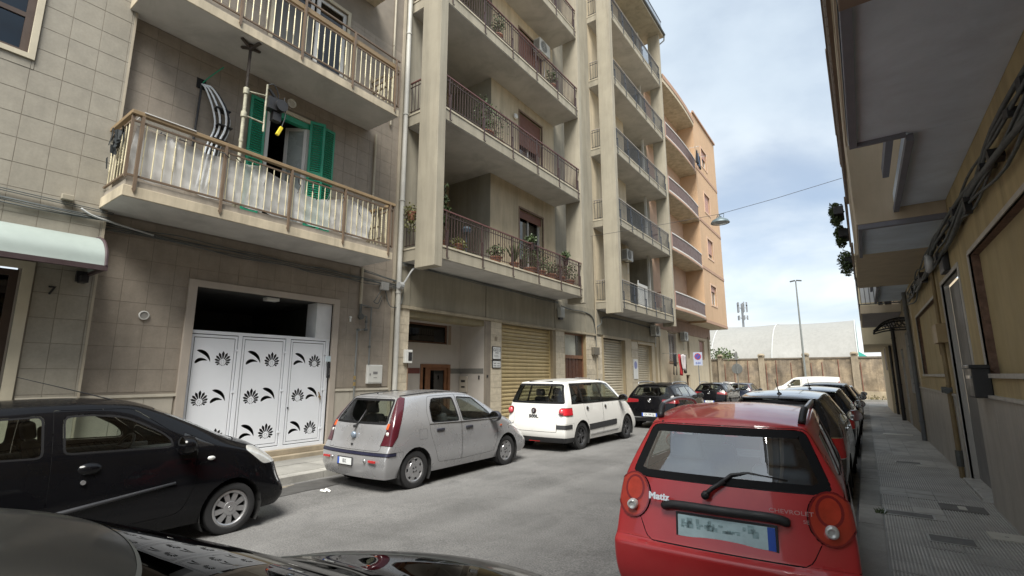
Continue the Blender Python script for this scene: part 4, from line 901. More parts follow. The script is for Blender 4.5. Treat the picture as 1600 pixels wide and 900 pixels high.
t = thing('security_keypad', 'small grey keypad box on the travertine pilaster left of the porch', 'keypad', (GX0, 8.62, 2.2)); MB().box(GX0 + .03, 8.56, 2.06, GX0 + .12, 8.80, 2.40).build('box', plastic_w, t, bevel=.01); MB().box(GX0 + .12, 8.66, 2.12, GX0 + .126, 8.78, 2.34).build('screen', black_p, t)
MB().tube([(GX0 + .04, 8.72, 2.06), (GX0 + .04, 8.72, .1)], .012, 6).build('conduit', M('brown_conduit', (.22, .14, .09), .6), t)
# name plates by the shutter
sg_w = M('sign_white', (.62, .63, .62), .4)
ink = M('sign_ink', (.05, .055, .06), .5)
t = thing('name_plate', 'upper white company plate with black frame beside the tan roller shutter', 'sign', (GX0 + .04, 12.47, 2.35), 0, 'plates beside the tan shutter')
MB().box(GX0 + .035, 12.25, 2.24, GX0 + .058, 12.70, 2.66).build('frame', black_p, t); MB().box(GX0 + .058, 12.275, 2.265, GX0 + .062, 12.675, 2.635).build('face', sg_w, t)
text_mesh('lettering', 'GECO', .135, ink, t, (GX0 + .064, 12.475, 2.545), (R(90), 0, R(90)), .001, sx=1.1, shear=.2); text_mesh('lettering', 'SERVIZI', .05, ink, t, (GX0 + .064, 12.475, 2.455), (R(90), 0, R(90)), .001)
m = MB()
for k in range(2): m.box(GX0 + .062, 12.33, 2.33 + k * .04, GX0 + .0635, 12.62 - .08 * k, 2.338 + k * .04)
m.build('small_print', ink, t)
t = thing('name_plate', 'lower small white plate with black frame beside the tan roller shutter', 'sign', (GX0 + .04, 12.47, 2.1), 0, 'plates beside the tan shutter')
MB().box(GX0 + .035, 12.25, 1.97, GX0 + .058, 12.70, 2.22).build('frame', black_p, t); MB().box(GX0 + .058, 12.275, 1.995, GX0 + .062, 12.675, 2.195).build('face', sg_w, t)
m = MB()
for k in range(2):
    for a in (12.31, 12.50): m.box(GX0 + .062, a, 2.03 + k * .075, GX0 + .0635, a + .13, 2.062 + k * .075)
m.build('small_print', M('sign_grey_print', (.25, .25, .25), .5), t)
text_mesh('house_number', '11', .17, M('brown_number', (.09, .05, .03), .6), B2, (GX0 + .036, 12.46, 2.90), (R(90), 0, R(90)), .003, bold=.005)
# roller shutters: corrugated slats one by one
def roller(parent, y0, y1, z0, z1, X, mat, name, pitch=.125):
    k = int((z1 - z0) / pitch); p = (z1 - z0) / k; w = y1 - y0
    sm = MB(); prf = [(0, 0), (.012, .004), (.030, p * .18), (.034, p * .5), (.030, p * .82), (.012, p - .010), (0, p - .006)]
    n = len(prf); sm.add([(x, 0, z) for x, z in prf] + [(x, w, z) for x, z in prf], [(i, n + i, n + i + 1, i + 1) for i in range(n - 1)]); me = sm.mesh('slat', mat, True)
    r = MB(); r.box(X - .06, y0 - .04, z0, X + .05, y0 + .004, z1); r.box(X - .06, y1 - .004, z0, X + .05, y1 + .04, z1); r.quad((X - .02, y0, z0), (X - .02, y1, z0), (X - .02, y1, z1), (X - .02, y0, z1)); o = r.build('roller_shutter', mat, parent); tag(o, name)
    for i in range(k): link('slat', me, o, 0, (X - .012, y0, z0 + i * p))
    MB().box(X - .02, y0, z0 - .05, X + .03, y1, z0).build('bottom_bar', mat, o)
    return o
roller(B2, 12.82, 16.0, .15, 3.44, GX0 - .14, shutter_tan, 'tan corrugated roller shutter')
MB().box(GX0 - .3, 12.76, .1, GX0 + .0, 12.82, 3.46).build('shutter_jamb', M('tan_jamb', (.33, .25, .14), .7), B2)
# wooden door with transom
m = MB(); m.box(GX0 - .22, 17.0, .1, GX0 - .16, 18.8, .2); frame_rect(m, GX0 - .12, 17.0, 18.8, .12, 3.46, .07, .08); m.box(GX0 - .2, 17.07, 2.42, GX0 - .10, 18.73, 2.56); d_ = m.build('wooden_door', M('door_wood_light', (.22, .11, .06), .5, var=.2, vs=7), B2)
for k in range(11):
    a = 17.08 + k * .15; MB().box(GX0 - .2, a + .006, .18, GX0 - .145 + (.012 if k % 2 else 0), a + .144, 2.42).build('plank', wood_d, d_)
MB().quad((GX0 - .17, 17.07, 2.56), (GX0 - .17, 18.2, 2.56), (GX0 - .17, 18.2, 3.4), (GX0 - .17, 17.07, 3.4)).build('frosted_pane', M('frosted_pane', (.50, .50, .42), .35, var=.05), d_); MB().box(GX0 - .19, 18.2, 2.56, GX0 - .15, 18.73, 3.4).build('dark_pane', M('dark_pane', (.06, .058, .05), .35), d_)
for (a, b) in ((16.94, 17.0), (18.8, 18.84)): MB().box(GX0 - .25, a, .1, GX0 + .01, b, 3.46).build('jamb', M('tan_jamb', (.33, .25, .14), .7), B2)
# bay 2 ground floor
m = MB(); facade(m, GX0 + .0, 20.3, 27.72, .0, 3.56, [(20.62, 23.05, 0, 3.44, .3), (24.78, 26.80, 0, 3.36, .3)]); m.build('ground_wall', M('ochre_plaster', (.40, .32, .20), .85, var=.08, stain=.25), B2)
roller(B2, 20.66, 23.0, .0, 3.44, GX0 - .2, shutter_cream, 'cream corrugated roller shutter with wide jamb', .12); roller(B2, 24.82, 26.76, .0, 3.36, GX0 - .2, shutter_cream, 'narrow cream corrugated roller shutter', .12)
m = MB(); m.box(GX0 - .2, 20.55, 3.44, GX0 + .05, 23.75, 3.56); m.box(GX0 - .02, 23.05, 0, GX0 + .05, 23.75, 3.44); m.box(GX0 - .02, 26.80, 0, GX0 + .05, 27.2, 3.36); m.box(GX0 - .02, 24.7, 3.36, GX0 + .05, 27.2, 3.48); m.build('shutter_surround', M('cream_surround', (.46, .39, .28), .75, stain=.15), B2)
for k in range(8): link('stone_block', blk, B2, 0, (GX0 - .02, 23.85, .1 + k * .42), None, (.05, .85, .40))
m = MB(); m.box(GX0 + .05, 23.95, 1.55, GX0 + .058, 24.55, 2.55); t = tag(m.build('paper_notice', sg_w), 'white paper notice with blue circle between the two cream roller shutters', 'notice'); m = MB(); m.lathe([(0.001, 0), (.16, 0), (.2, 0), (.2, .002)], (GX0 + .0585, 24.25, 2.25), 'x', 16); WL[t] = Vector(); m.build('mark', M('blue_print', (.2, .22, .42), .5), t)
# meters, racks, pipes, alarms
t = thing('alarm_box', 'grey siren box on the concrete band above the wooden door', 'alarm', (GX0, 16.6, 4.1)); MB().box(GX0 + .05, 16.36, 3.98, GX0 + .20, 16.72, 4.38).build('box', M('pale_alarm', (.40, .41, .39), .5), t, bevel=.03); MB().box(GX0 + .05, 16.42, 3.9, GX0 + .15, 16.66, 3.98).build('lamp', black_p, t)
t = thing('junction_box', 'dark electrical box on the travertine pilaster right of the wooden door', 'junction box', (GX0, 19.5, 2.75)); MB().box(GX0 + .03, 19.28, 2.62, GX0 + .16, 19.85, 2.95).build('box', M('dark_elec_box', (.13, .115, .09), .6), t, bevel=.01); m = MB(); m.tube([(GX0 + .08, 19.72, 2.62), (GX0 + .08, 19.72, .1)], .03, 8); m.tube([(GX0 + .06, 19.75, 2.95), (GX0 + .06, 19.75, 8.1)], .035, 8); m.build('conduit', M('tan_conduit', (.33, .28, .2), .6), t)
t = thing('gas_meter', 'dark gas meter with fittings at the foot of the travertine pilaster', 'meter', (GX0, 19.5, 1.2)); m = MB(); m.box(GX0 + .05, 19.25, 1.05, GX0 + .28, 19.62, 1.42); m.cyl((GX0 + .16, 19.42, 1.42), (GX0 + .16, 19.42, 1.58), .05, n=8); m.cyl((GX0 + .16, 19.7, 1.0), (GX0 + .16, 19.7, 1.6), .03, n=8); m.build('meter', M('dark_valve', (.12, .125, .12), .5), t, bevel=.02)
m = MB()
for i in range(3): m.tube(wob(GX0 + .10, 8.3, 16.35, 4.60 - .0 + i * .025, 4.52 + i * .02, 14, .02), .010, 5)
tag(m.build('cable', cable_m), 'thin sagging cables under the first balcony of the grey building', 'cable')
m = MB(); m.tube(crv([(GX0 + .1, 16.6, 4.45), (GX0 + .08, 17.4, 4.40), (GX0 + .07, 18.6, 4.42), (GX0 + .08, 19.4, 4.25), (GX0 + .06, 19.7, 3.6), (GX0 + .06, 19.72, 3.0)], 6), .022, 6)
for i in range(3): m.tube(crv([(GX0 + .08, 19.75, 3.8 + i * .03), (GX0 + .15, 20.1, 4.05), (GX0 + .09, 20.6, 4.35 + i * .03), (GX0 + .08, 23, 4.42 + i * .02), (GX0 + .08, 27.7, 4.32 + i * .02)], 5), .014, 5)
tag(m.build('cable', cable_m), 'dark cables looping past the corner and under the second bay of balconies', 'cable')
m = MB(); m.tube(crv([(-9.4, 8.27, 4.05), (-9.38, 8.35, 4.12), (-9.3, 8.55, 4.48), (-9.42, 8.9, 4.56)], 6), .022, 6); m.cyl((-9.44, 8.33, 4.02), (-9.44, 8.20, 4.02), .09, n=10); tag(m.build('cable', M('pale_grey_conduit', (.36, .37, .37), .6)), 'pale conduit crossing the downpipe up to the first fin', 'cable')
# air conditioners
ac_m = M('aircon_casing', (.50, .50, .46), .5, var=.05, stain=.1); ac_g = M('aircon_grille', (.07, .07, .068), .6)
def aircon(y, z, label, w=.80, d=.30, h=.56, x0=GX0):
    t = thing('air_conditioner', label, 'air conditioner', (x0, y, z), 0, 'air conditioners on the left facades'); x1 = x0 + .10 + d
    MB().box(x0 + .10, y, z, x1, y + w, z + h).build('casing', ac_m, t, bevel=.015)
    m = MB(); c = (x1, y + w * .40, z + h * .5); m.lathe([(.235, .001), (.235, .006), (.0, .004)], c, 'x', 24, 0)
    m.build('fan_opening', ac_g, t)
    m = MB()
    for r in (.06, .11, .16, .21): m.lathe([(r, .008), (r + .006, .012), (r + .012, .008)], c, 'x', 20)
    for k in range(4): a = k * math.pi / 4; m.box(x1 + .008, c[1] - .004, c[2] - .22, x1 + .012, c[1] + .004, c[2] + .22) if k == 0 else m.cyl((x1 + .01, c[1] - .22 * math.cos(a), c[2] - .22 * math.sin(a)), (x1 + .01, c[1] + .22 * math.cos(a), c[2] + .22 * math.sin(a)), .004, n=4)
    m.build('fan_guard', ac_m, t); m = MB()
    for k in range(10): m.box(x0 + .13, y - .003, z + .06 + k * .045, x1 - .03, y + .002, z + .08 + k * .045)
    m.build('side_grille', ac_g, t)
    m = MB(); m.box(x0, y + .1, z - .04, x1, y + .14, z); m.box(x0, y + w - .14, z - .04, x1, y + w - .1, z); m.build('bracket', steel, t)
    MB().tube(crv([(x0 + .12, y + w - .05, z + .1), (x0 + .06, y + w + .08, z - .1), (x0 + .05, y + w + .08, z - .6)], 5), .02, 6).build('hose', plastic_w, t)
aircon(14.75, 14.55, 'air conditioner high on the cream wall under the fourth balcony of the first bay'); aircon(22.9, 7.55, 'air conditioner on the cream wall over the lowest balcony of the second bay'); aircon(26.55, 3.92, 'air conditioner over the narrow cream roller shutter'); aircon(32.0, 3.95, 'air conditioner farthest along the left facade beside the laundry window', d=.3)
m = MB(); m.lathe([(0.001, .12), (.09, .10), (.11, .04), (.06, 0)], (GX0, 13.55, 11.2), 'x', 12); tag(m.build('wall_lamp', plastic_w), 'white globe lamp on the cream wall of the second balcony', 'wall lamp')
m = MB(); m.box(-9.4, 24.6, 4.98, -9.34, 26.0, 6.6); m.box(-9.3, 24.4, 5.0, -9.27, 24.5, 6.7); tag(m.build('board', plastic_w), 'pale board standing in the dark recess of the lowest second-bay balcony', 'board')
# ---- plants on the first balcony
def foliage(m, c, rad, n, rnd, size=.07, shape='bush', mi=0, droop=0):
    c = Vector(c)
    for i in range(n):
        d = Vector((rnd.gauss(0, 1), rnd.gauss(0, 1), rnd.gauss(0, 1))).normalized() * (rnd.random() ** .45)
        p = c + Vector((d.x * rad[0], d.y * rad[1], d.z * rad[2])); nrm = Vector((rnd.gauss(0, 1), rnd.gauss(0, 1), rnd.gauss(0, 1) + .5)).normalized()
        a = nrm.orthogonal().normalized(); a = Matrix.Rotation(rnd.uniform(0, 6.28), 3, nrm) @ a; b = nrm.cross(a); L = size * rnd.uniform(.6, 1.3); w = L * .38
        q = [p, p + a * L * .5 + b * w, p + a * L + nrm * (-.15 * L), p + a * L * .5 - b * w]; m.add(q, [(0, 1, 2, 3)], mi)
def pot_plant(loc, label, kind, seed, h=.45, leaf=None, pot=terracotta, r=.12, group='potted plants on the first grey balcony'):
    rnd = random.Random(seed); t = thing('potted_plant', label, 'plant', loc, 0, group); x, y, z = loc; leaf = leaf or leaf_a
    MB().lathe([(.001, .0), (r * .7, 0), (r, .2), (r * 1.08, .2), (r * 1.08, .235), (r * .9, .235), (r * .88, .2), (.001, .2)], loc, 'z', 14).build('pot', pot, t, 40)
    m = MB(); s = MB()
    if kind == 'bush': foliage(m, (x, y, z + .2 + h * .5), (r * 1.5, r * 1.7, h * .5), 260, rnd, .07); [s.tube([(x, y, z + .2), (x + rnd.uniform(-.1, .1), y + rnd.uniform(-.1, .1), z + .2 + h * .7)], .006, 4) for _ in range(5)]
    elif kind == 'spike':
        for i in range(34):
            a = rnd.uniform(0, 6.28); L = h * rnd.uniform(.6, 1.1); o = rnd.uniform(.15, .6); d = Vector((math.cos(a) * o, math.sin(a) * o, 1)).normalized(); b = Vector((-math.sin(a), math.cos(a), 0)) * .022; p = Vector((x, y, z + .2)); q = p + d * L * .6; e = p + d * L + Vector((math.cos(a), math.sin(a), 0)) * .08 * o
            m.add([p - b * .6, p + b * .6, q + b, e, q - b], [(0, 1, 2, 3, 4)])
        s.cyl((x, y, z + .15), (x, y, z + .23), r * .8, n=8)
    elif kind == 'tall':
        for i in range(3):
            p = [Vector((x, y, z + .2))]; 
            for k in range(5): p.append(p[-1] + Vector((rnd.uniform(-.05, .05), rnd.uniform(-.07, .05), h / 5)))
            s.tube(p, .009, 5)
            for k, q in enumerate(p[2:]): foliage(m, q, (.12, .12, .1), 26, rnd, .10)
    elif kind == 'trail': foliage(m, (x, y, z + .25), (r * 1.6, r * 2, .2), 240, rnd, .06); foliage(m, (x, y + .02, z - .05), (r * 1.5, r * 1.8, .3), 220, rnd, .055, mi=1); s.cyl((x, y, z + .15), (x, y, z + .23), r * .8, n=8)
    m.build('foliage', [leaf, leaf_b], t); s.build('stem', bark, t); return t
zf = 5.03
pot_plant((-9.28, 8.40, 5.75), 'trailing yellow-green plant hung on the left end rail beside the downpipe', 'trail', 1, leaf=leaf_b)
pot_plant((-8.75, 9.05, zf), 'tall thin plant rising behind the rail next to the first fin', 'tall', 2, 1.5)
pot_plant((-8.65, 9.55, zf), 'pale leaved plant low behind the rail, just right of the first fin', 'trail', 13, leaf=leaf_b, r=.13)
pot_plant((-8.7, 12.25, zf), 'spiky snake plant in a pot behind the rail, left of the balcony door', 'spike', 3, .75, r=.15)
pot_plant((-8.5, 12.95, 5.80), 'small bushy green plant in a pot hung at handrail height, left of the balcony door', 'bush', 4, .32, pot=maroon_rail, r=.12)
pot_plant((-8.72, 13.2, zf), 'leafy shrub in a pot behind the rail in front of the balcony door', 'bush', 5, .95, r=.21)
pot_plant((-8.72, 13.8, zf), 'dark shrub in a pot right of the leafy shrub behind the rail', 'bush', 6, .85, r=.20)
pot_plant((-8.5, 15.25, 5.72), 'small green plant in a pot hung at handrail height near the right end', 'bush', 7, .34, pot=maroon_rail, r=.11)
pot_plant((-8.75, 15.1, zf), 'broad reddish plant in a pot behind the rail near the right end', 'bush', 8, .55, r=.26, leaf=M('leaf_reddish', (.085, .045, .028), .6, var=.4, vs=7))
pot_plant((-8.75, 15.9, zf), 'dark plant in a pot at the far right end of the first balcony', 'bush', 9, .7, r=.22)
pot_plant((-8.72, 14.5, zf), 'low dark bush behind the rail, right of the balcony door', 'bush', 21, .5, r=.22)
pot_plant((-8.7, 11.3, zf), 'low leafy plant behind the rail below the recess corner', 'bush', 22, .4, r=.18)
pot_plant((-8.8, 10.8, 8.87), 'dark green climbing shrub in the left half of the second balcony', 'bush', 10, 1.3, r=.3, group=None); pot_plant((-8.9, 11.5, 8.87), 'dark green bush by the recess corner of the second balcony', 'bush', 11, 1.2, r=.28, group=None); pot_plant((-8.6, 11.2, 12.42), 'potted shrub at the rail of the third balcony', 'bush', 12, .8, r=.16, group=None); pot_plant((-8.6, 14.6, 12.42), 'dark potted shrub farther right at the rail of the third balcony', 'bush', 14, .7, r=.15, group=None)
m = MB(); m.lathe([(.001, 0), (.14, .02), (.16, .12), (.10, .2), (.001, .22)], (-9.1, 10.4, 5.85), 'z', 12); m.cyl((-9.1, 10.4, 5.0), (-9.1, 10.4, 5.88), .015, n=6); tag(m.build('covered_lamp', M('dark_blue_cover', (.03, .045, .06), .5)), 'dark rounded garden ornament on a stick behind the first balcony rail', 'ornament')
# ================================================================== LEFT BUILDING 3 (orange corner building)
B4 = thing('orange_building', 'orange corner apartment building with bowed brown balconies, at the far end of the left side', 'building', (-9.6, 34, 0))
orange = M('orange_plaster', (.50, .335, .205), .85, var=.05, vs=1, stain=.08); orange_b = M('orange_band', (.37, .235, .165), .85, var=.05); pinkw = M('peach_plaster', (.52, .36, .26), .85, var=.06)
creamg = M('cream_ground_plaster', (.56, .48, .345), .85, var=.05, stain=.12); parap = M('brown_parapet_panel', (.105, .06, .048), .55, var=.06); whiter = M('white_rail', (.55, .52, .49), .5)
OX = -8.43
m = MB(); facade(m, OX, 34.6, 41.0, 5.28, 20.9, [(36.45, 38.0, s, s + 1.42, .18) for s in (6.75, 10.25, 13.78, 17.40)])
m.quad((-9.6, 34.6, 5.28), (OX, 34.6, 5.28), (OX, 34.6, 20.9), (-9.6, 34.6, 20.9)); m.quad((-20, 41, 5.28), (-20, 41, 20.9), (OX, 41, 20.9), (OX, 41, 5.28)); m.quad((-20, 34.6, 20.9), (OX, 34.6, 20.9), (OX, 41, 20.9), (-20, 41, 20.9)); m.build('wall', orange, B4)
MB().quad((-9.7, 34.6, 5.27), (-9.7, 41, 5.27), (OX, 41, 5.27), (OX, 34.6, 5.27)).build('soffit', creamg, B4)
MB().quad((-9.6, 27.74, 4.6), (-9.6, 34.6, 4.6), (-9.6, 34.6, 20.2), (-9.6, 27.74, 20.2)).quad((-20, 27.74, 20.2), (-9.6, 27.74, 20.2), (-9.6, 34.6, 20.2), (-20, 34.6, 20.2)).build('back_wall', pinkw, B4)
for z in (5.3, 9.12, 12.62, 16.55): MB().box(OX - .02, 34.62, z, OX + .03, 40.98, z + .2).build('band', orange_b, B4)
MB().box(OX - .02, 34.55, 20.86, OX + .10, 41.08, 21.0).build('coping', orange_b, B4)
for k, s in enumerate((6.75, 10.25, 13.78, 17.40)):
    window(B4, OX - .12, 36.47, 37.98, s, s + 1.40, whiter, winglass, .08, 2)
    m = MB(); frame_rect(m, OX + .03, 36.33, 38.12, s - .12, s + 1.54, .12, .05); m.build('window_surround', M('pale_peach_trim', (.55, .38, .27), .8), B4)
    m = MB(); z = s + 1.4; dz = (.35, 1.0, 1.25, .6)[k]
    while z > s + 1.4 - dz: m.box(OX - .10, 36.5, z - .05, OX - .07, 37.95, z - .004); z -= .055
    m.build('roller_blind', M('pink_blind', (.46, .27, .22), .6), B4)
def bow(y): return OX + .11 * max(0, math.sin(math.pi * min(1, max(0, (y - 27.9) / 6.9)))) ** .9
def bowed(y0, y1, z0, z1, off, inner=None, n=14):
    m = MB(); P = [(bow(y0 + (y1 - y0) * k / n) + off, y0 + (y1 - y0) * k / n) for k in range(n + 1)]
    if inner is None: P = P + [(-9.6, y1), (-9.6, y0)]
    else: P = P + [(x - inner, y) for x, y in P[::-1]]
    m.prism(P, 'z', z0, z1); return m
for k, z in enumerate((5.42, 8.95, 12.48, 16.02)):
    s = bowed(27.8, 34.58, z, z + .20, 0).build('balcony', cream_slab, B4); bowed(27.8, 34.57, z + .04, z + .16, .03, .05).build('fascia', orange_b, s); bowed(27.82, 34.57, z + .20, z + .30, -.02, .04).build('kerb', whiter, s)
    bowed(27.95, 34.57, z + .33, z + 1.06, -.03, .025).build('parapet', parap, s); bowed(27.95, 34.57, z + 1.06, z + 1.13, -.0, .08).build('handrail', whiter, s)
    m = MB(); 
    for i in range(7): m.box(-9.5 + i * .16, 27.86, z + .2, -9.48 + i * .16, 27.88, z + 1.06)
    m.box(-9.6, 27.85, z + 1.06, -8.4, 27.95, z + 1.13); m.box(-8.48, 27.85, z + .2, -8.40, 27.95, z + 1.06); stuff(m.build('side_balusters', M('pinkish_rail', (.36, .22, .17), .5), s))
    m = MB(); frame_rect(m, -9.56, 30.2, 31.6, z + .2, z + 2.5, .08); m.build('door_frame', whiter, B4); MB().box(-9.61, 30.28, z + .2, -9.58, 31.52, z + 2.42).build('door_glass', M('dark_pane', (.06, .058, .05), .35), B4)
bowed(27.8, 34.6, 19.75, 20.25, .05).build('roof', cream_slab, B4); bowed(27.8, 34.6, 20.0, 20.3, .08, .08).build('roof_edge', orange_b, B4)
m = MB(); facade(m, -9.6, 27.72, 40.0, -.6, 5.3, [(29.9, 31.4, 2.55, 4.35, .16), (33.85, 34.3, 2.85, 4.15, .16), (36.85, 38.2, 2.85, 4.2, .16), (33.2, 34.05, .45, 1.75, .16)]); m.quad((-20, 40, -.6), (-20, 40, 5.3), (-9.6, 40, 5.3), (-9.6, 40, -.6)); m.build('ground_wall', creamg, B4)
MB().box(-9.62, 27.75, 4.45, -9.56, 40.02, 5.26).build('upper_band', M('pinkish_band', (.33, .22, .165), .85, stain=.2), B4)
window(B4, -9.72, 29.95, 31.35, 2.6, 4.3, brn, winglass, .1, 2); window(B4, -9.72, 33.87, 34.28, 2.87, 4.13, brn, winglass, .05, 1); MB().box(-9.74, 36.87, 2.87, -9.70, 38.18, 4.18).build('closed_shutter', M('pinkish_shutter', (.33, .17, .13), .6), B4); window(B4, -9.72, 33.22, 34.03, .47, 1.73, brn, winglass, .07, 2)
m = MB()
for i in range(9): m.box(-9.60, 29.98 + i * .17, 2.6, -9.585, 29.995 + i * .17, 4.3)
m.build('window_grille', whiter, B4)
m = MB()
for (a, b, c, d) in ((29.82, 31.48, 4.35, 4.43), (36.77, 38.28, 4.2, 4.28), (29.8, 31.5, 2.47, 2.55)): m.box(-9.62, a, c, -9.56, b, d)
m.build('window_sill', M('brown_sill', (.27, .19, .12), .7), B4)
m = MB(); m.tube([(-9.52, 39.2, -.3), (-9.52, 39.2, 4.6)], .05, 8); m.tube([(-9.52, 28.0, 0), (-9.52, 28.0, 4.5)], .04, 8); m.build('downpipe', M('tan_conduit', (.33, .28, .2), .6), B4)
# laundry under the grilled window
def cloth(y0, y1, z0, z1, x, mat, label, seed, taper=.9, name='laundry', legs=False):
    rnd = random.Random(seed); m = MB(); ny, nz = 7, 8; vs = []; ph = rnd.uniform(0, 6)
    for j in range(nz):
        t = j / (nz - 1)
        for i in range(ny):
            u = i / (ny - 1); y = (y0 + y1) / 2 + (u - .5) * (y1 - y0) * (1 - (1 - taper) * t) + .05 * t * math.sin(seed); vs.append((x + .05 * math.sin(u * 9 + ph + t * 2) * (.4 + t), y, z1 - (z1 - z0) * t + .03 * math.sin(u * 7 + ph)))
    fs = [(j * ny + i, j * ny + i + 1, (j + 1) * ny + i + 1, (j + 1) * ny + i) for j in range(nz - 1) for i in range(ny - 1) if not (legs and i in (2, 3) and j > 3)]
    m.add(vs, fs); o = m.build(name, mat, None, True); md = o.modifiers.new('t', 'SOLIDIFY'); md.thickness = .012; return tag(o, label, 'laundry')
blk_c = M('black_cloth', (.012, .012, .014), .9); red_c = M('red_cloth', (.45, .03, .035), .85, var=.1)
cloth(28.75, 29.55, 1.75, 2.98, -9.05, blk_c, 'black trousers hanging at the left end of the laundry line', 1, .95, legs=True); cloth(29.75, 30.5, 1.72, 2.98, -9.02, red_c, 'red garment hanging in the middle of the laundry line', 2, .8); cloth(30.0, 30.9, 2.05, 2.98, -8.92, M('white_cloth', (.5, .46, .46), .9), 'white and pale garment hanging beside the red one', 6, .6); cloth(30.7, 31.4, 1.85, 2.98, -9.0, blk_c, 'black garment with a white stripe at the right end of the laundry line', 3, .7, legs=True)
m = MB(); m.tube([(-9.6, 28.6, 3.0), (-8.95, 28.6, 3.0)], .012, 5); m.tube([(-9.6, 31.5, 3.0), (-8.95, 31.5, 3.0)], .012, 5); m.tube([(-9.0, 28.6, 3.0), (-9.0, 31.5, 3.0)], .008, 5); m.tube([(-9.2, 28.6, 3.0), (-9.2, 31.5, 3.0)], .008, 5); tag(m.build('laundry_line', steel), 'steel laundry line on brackets at the grilled window', 'laundry line')
for i, (y, mt) in enumerate(((33.0, blk_c), (33.5, M('blue_cloth', (.08, .11, .17), .9)), (34.0, blk_c))): cloth(y, y + .5, 16.2, 17.2, -7.95 - .05 * i, mt, ('dark garment at the near end of the top balcony line', 'blue garment in the middle of the top balcony line', 'dark garment at the far end of the top balcony line')[i], 11 + i)
m = MB(); m.tube([(-8.3, 32.6, 17.2), (-7.7, 32.9, 17.3)], .015, 5); m.tube([(-8.3, 34.4, 17.2), (-7.6, 34.8, 17.3)], .015, 5); m.tube([(-7.95, 32.7, 17.25), (-7.95, 34.6, 17.25)], .01, 5); tag(m.build('laundry_line', steel), 'thin laundry poles jutting from the top balcony of the orange building', 'laundry line')
# no-parking sign and post, round sign seen from behind
t = thing('parking_sign', 'no-parking sign with blue plate on a thin post beside the cream wall', 'road sign', (-8.2, 31.0, gz(31))); zz0 = gz(31)
m = MB(); m.cyl((-8.2, 31.0, zz0), (-8.2, 31.0, 3.15), .028, n=8); m.build('post', pipe_g, t)
MB().box(-8.46, 30.955, 2.32, -7.94, 30.97, 3.12).build('plate', M('sign_pale_blue', (.40, .44, .55), .4), t); m = MB(); m.lathe([(0.001, -.003), (.185, -.003), (.185, .0)], (-8.2, 30.953, 2.86), 'y', 24, 0); m.build('disc', M('sign_blue', (.05, .09, .34), .4), t); m = MB(); m.lathe([(.155, -.004), (.20, -.004), (.20, .0)], (-8.2, 30.952, 2.86), 'y', 24); m.obox((-8.2, 30.947, 2.86), (.03, .004, .34), Matrix.Rotation(R(45), 3, 'Y')); m.build('ring', M('sign_red', (.42, .04, .04), .4), t); text_mesh('lettering', '0-24', .16, M('sign_blue', (.05, .09, .34), .4), t, (-8.2, 30.95, 2.46), (R(90), 0, 0), .001, bold=.004)
t = thing('round_sign', 'round grey sign back on a post at the far crossing', 'road sign', (-6.9, 35.5, gz(35))); m = MB(); m.cyl((-6.9, 35.5, gz(35)), (-6.9, 35.5, 3.3), .03, n=8); m.build('post', pipe_g, t); m = MB(); m.lathe([(0.001, -.02), (.33, -.02), (.34, 0), (.33, .012), (.001, .012)], (-6.9, 35.46, 2.15), 'y', 24); m.build('disc', M('sign_back_grey', (.13, .135, .13), .5), t); m = MB(); m.box(-6.93, 35.40, 1.85, -6.87, 35.46, 2.5); m.box(-6.99, 35.38, 2.75, -6.81, 35.48, 3.2); m.build('bracket', pipe_g, t)
# ================================================================== RIGHT BUILDING (overhanging balconies above the pavement)
RB = thing('ochre_building', 'ochre apartment building with deep balcony undersides overhanging the right pavement', 'building', (1.2, 8, 0))
RX = 1.2
ochre = M('ochre_wall_plaster', (.46, .365, .195), .85, var=.10, vs=1.4, stain=.25, bump=.15, bs=25); ochre_in = M('ochre_infill', (.44, .36, .20), .85, var=.08, vs=1.5, stain=.15)
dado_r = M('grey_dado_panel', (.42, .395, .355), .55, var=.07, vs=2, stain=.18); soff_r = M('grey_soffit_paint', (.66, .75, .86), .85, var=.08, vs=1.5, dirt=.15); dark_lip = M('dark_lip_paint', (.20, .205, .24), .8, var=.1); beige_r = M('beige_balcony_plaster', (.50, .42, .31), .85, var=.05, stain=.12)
brick_rev = M('bare_brick_reveal', (.17, .105, .075), .9, var=.35, vs=14, bump=.6, bs=40); whit_tr = M('worn_white_trim', (.46, .44, .40), .7, var=.15, vs=6)
m = MB()
def rfacade(m, X, y0, y1, z0, z1, ops, depth=.1, mi=0, mr=1):
    ys = sorted({y0, y1, *[min(max(v, y0), y1) for o in ops for v in o[:2]]}); zs = sorted({z0, z1, *[min(max(v, z0), z1) for o in ops for v in o[2:4]]})
    for a, b in zip(ys[:-1], ys[1:]):
        for c, d in zip(zs[:-1], zs[1:]):
            my, mz = (a + b) / 2, (c + d) / 2
            if any(o[0] < my < o[1] and o[2] < mz < o[3] for o in ops): continue
            m.quad((X, b, c), (X, a, c), (X, a, d), (X, b, d), mi)
    for o in ops:
        a, b, c, d = o[:4]; e = X + (o[4] if len(o) > 4 else depth)
        m.quad((X, a, d), (X, a, c), (e, a, c), (e, a, d), mr); m.quad((X, b, c), (X, b, d), (e, b, d), (e, b, c), mr); m.quad((X, b, d), (X, a, d), (e, a, d), (e, b, d), mr); m.quad((X, a, c), (X, b, c), (e, b, c), (e, a, c), mr)
        if len(o) < 6: m.quad((e, b, c), (e, a, c), (e, a, d), (e, b, d), 2)
blind = [(3.2, 8.08, 1.78, 3.23, .10), (11.7, 15.9, 1.78, 3.18, .07)]
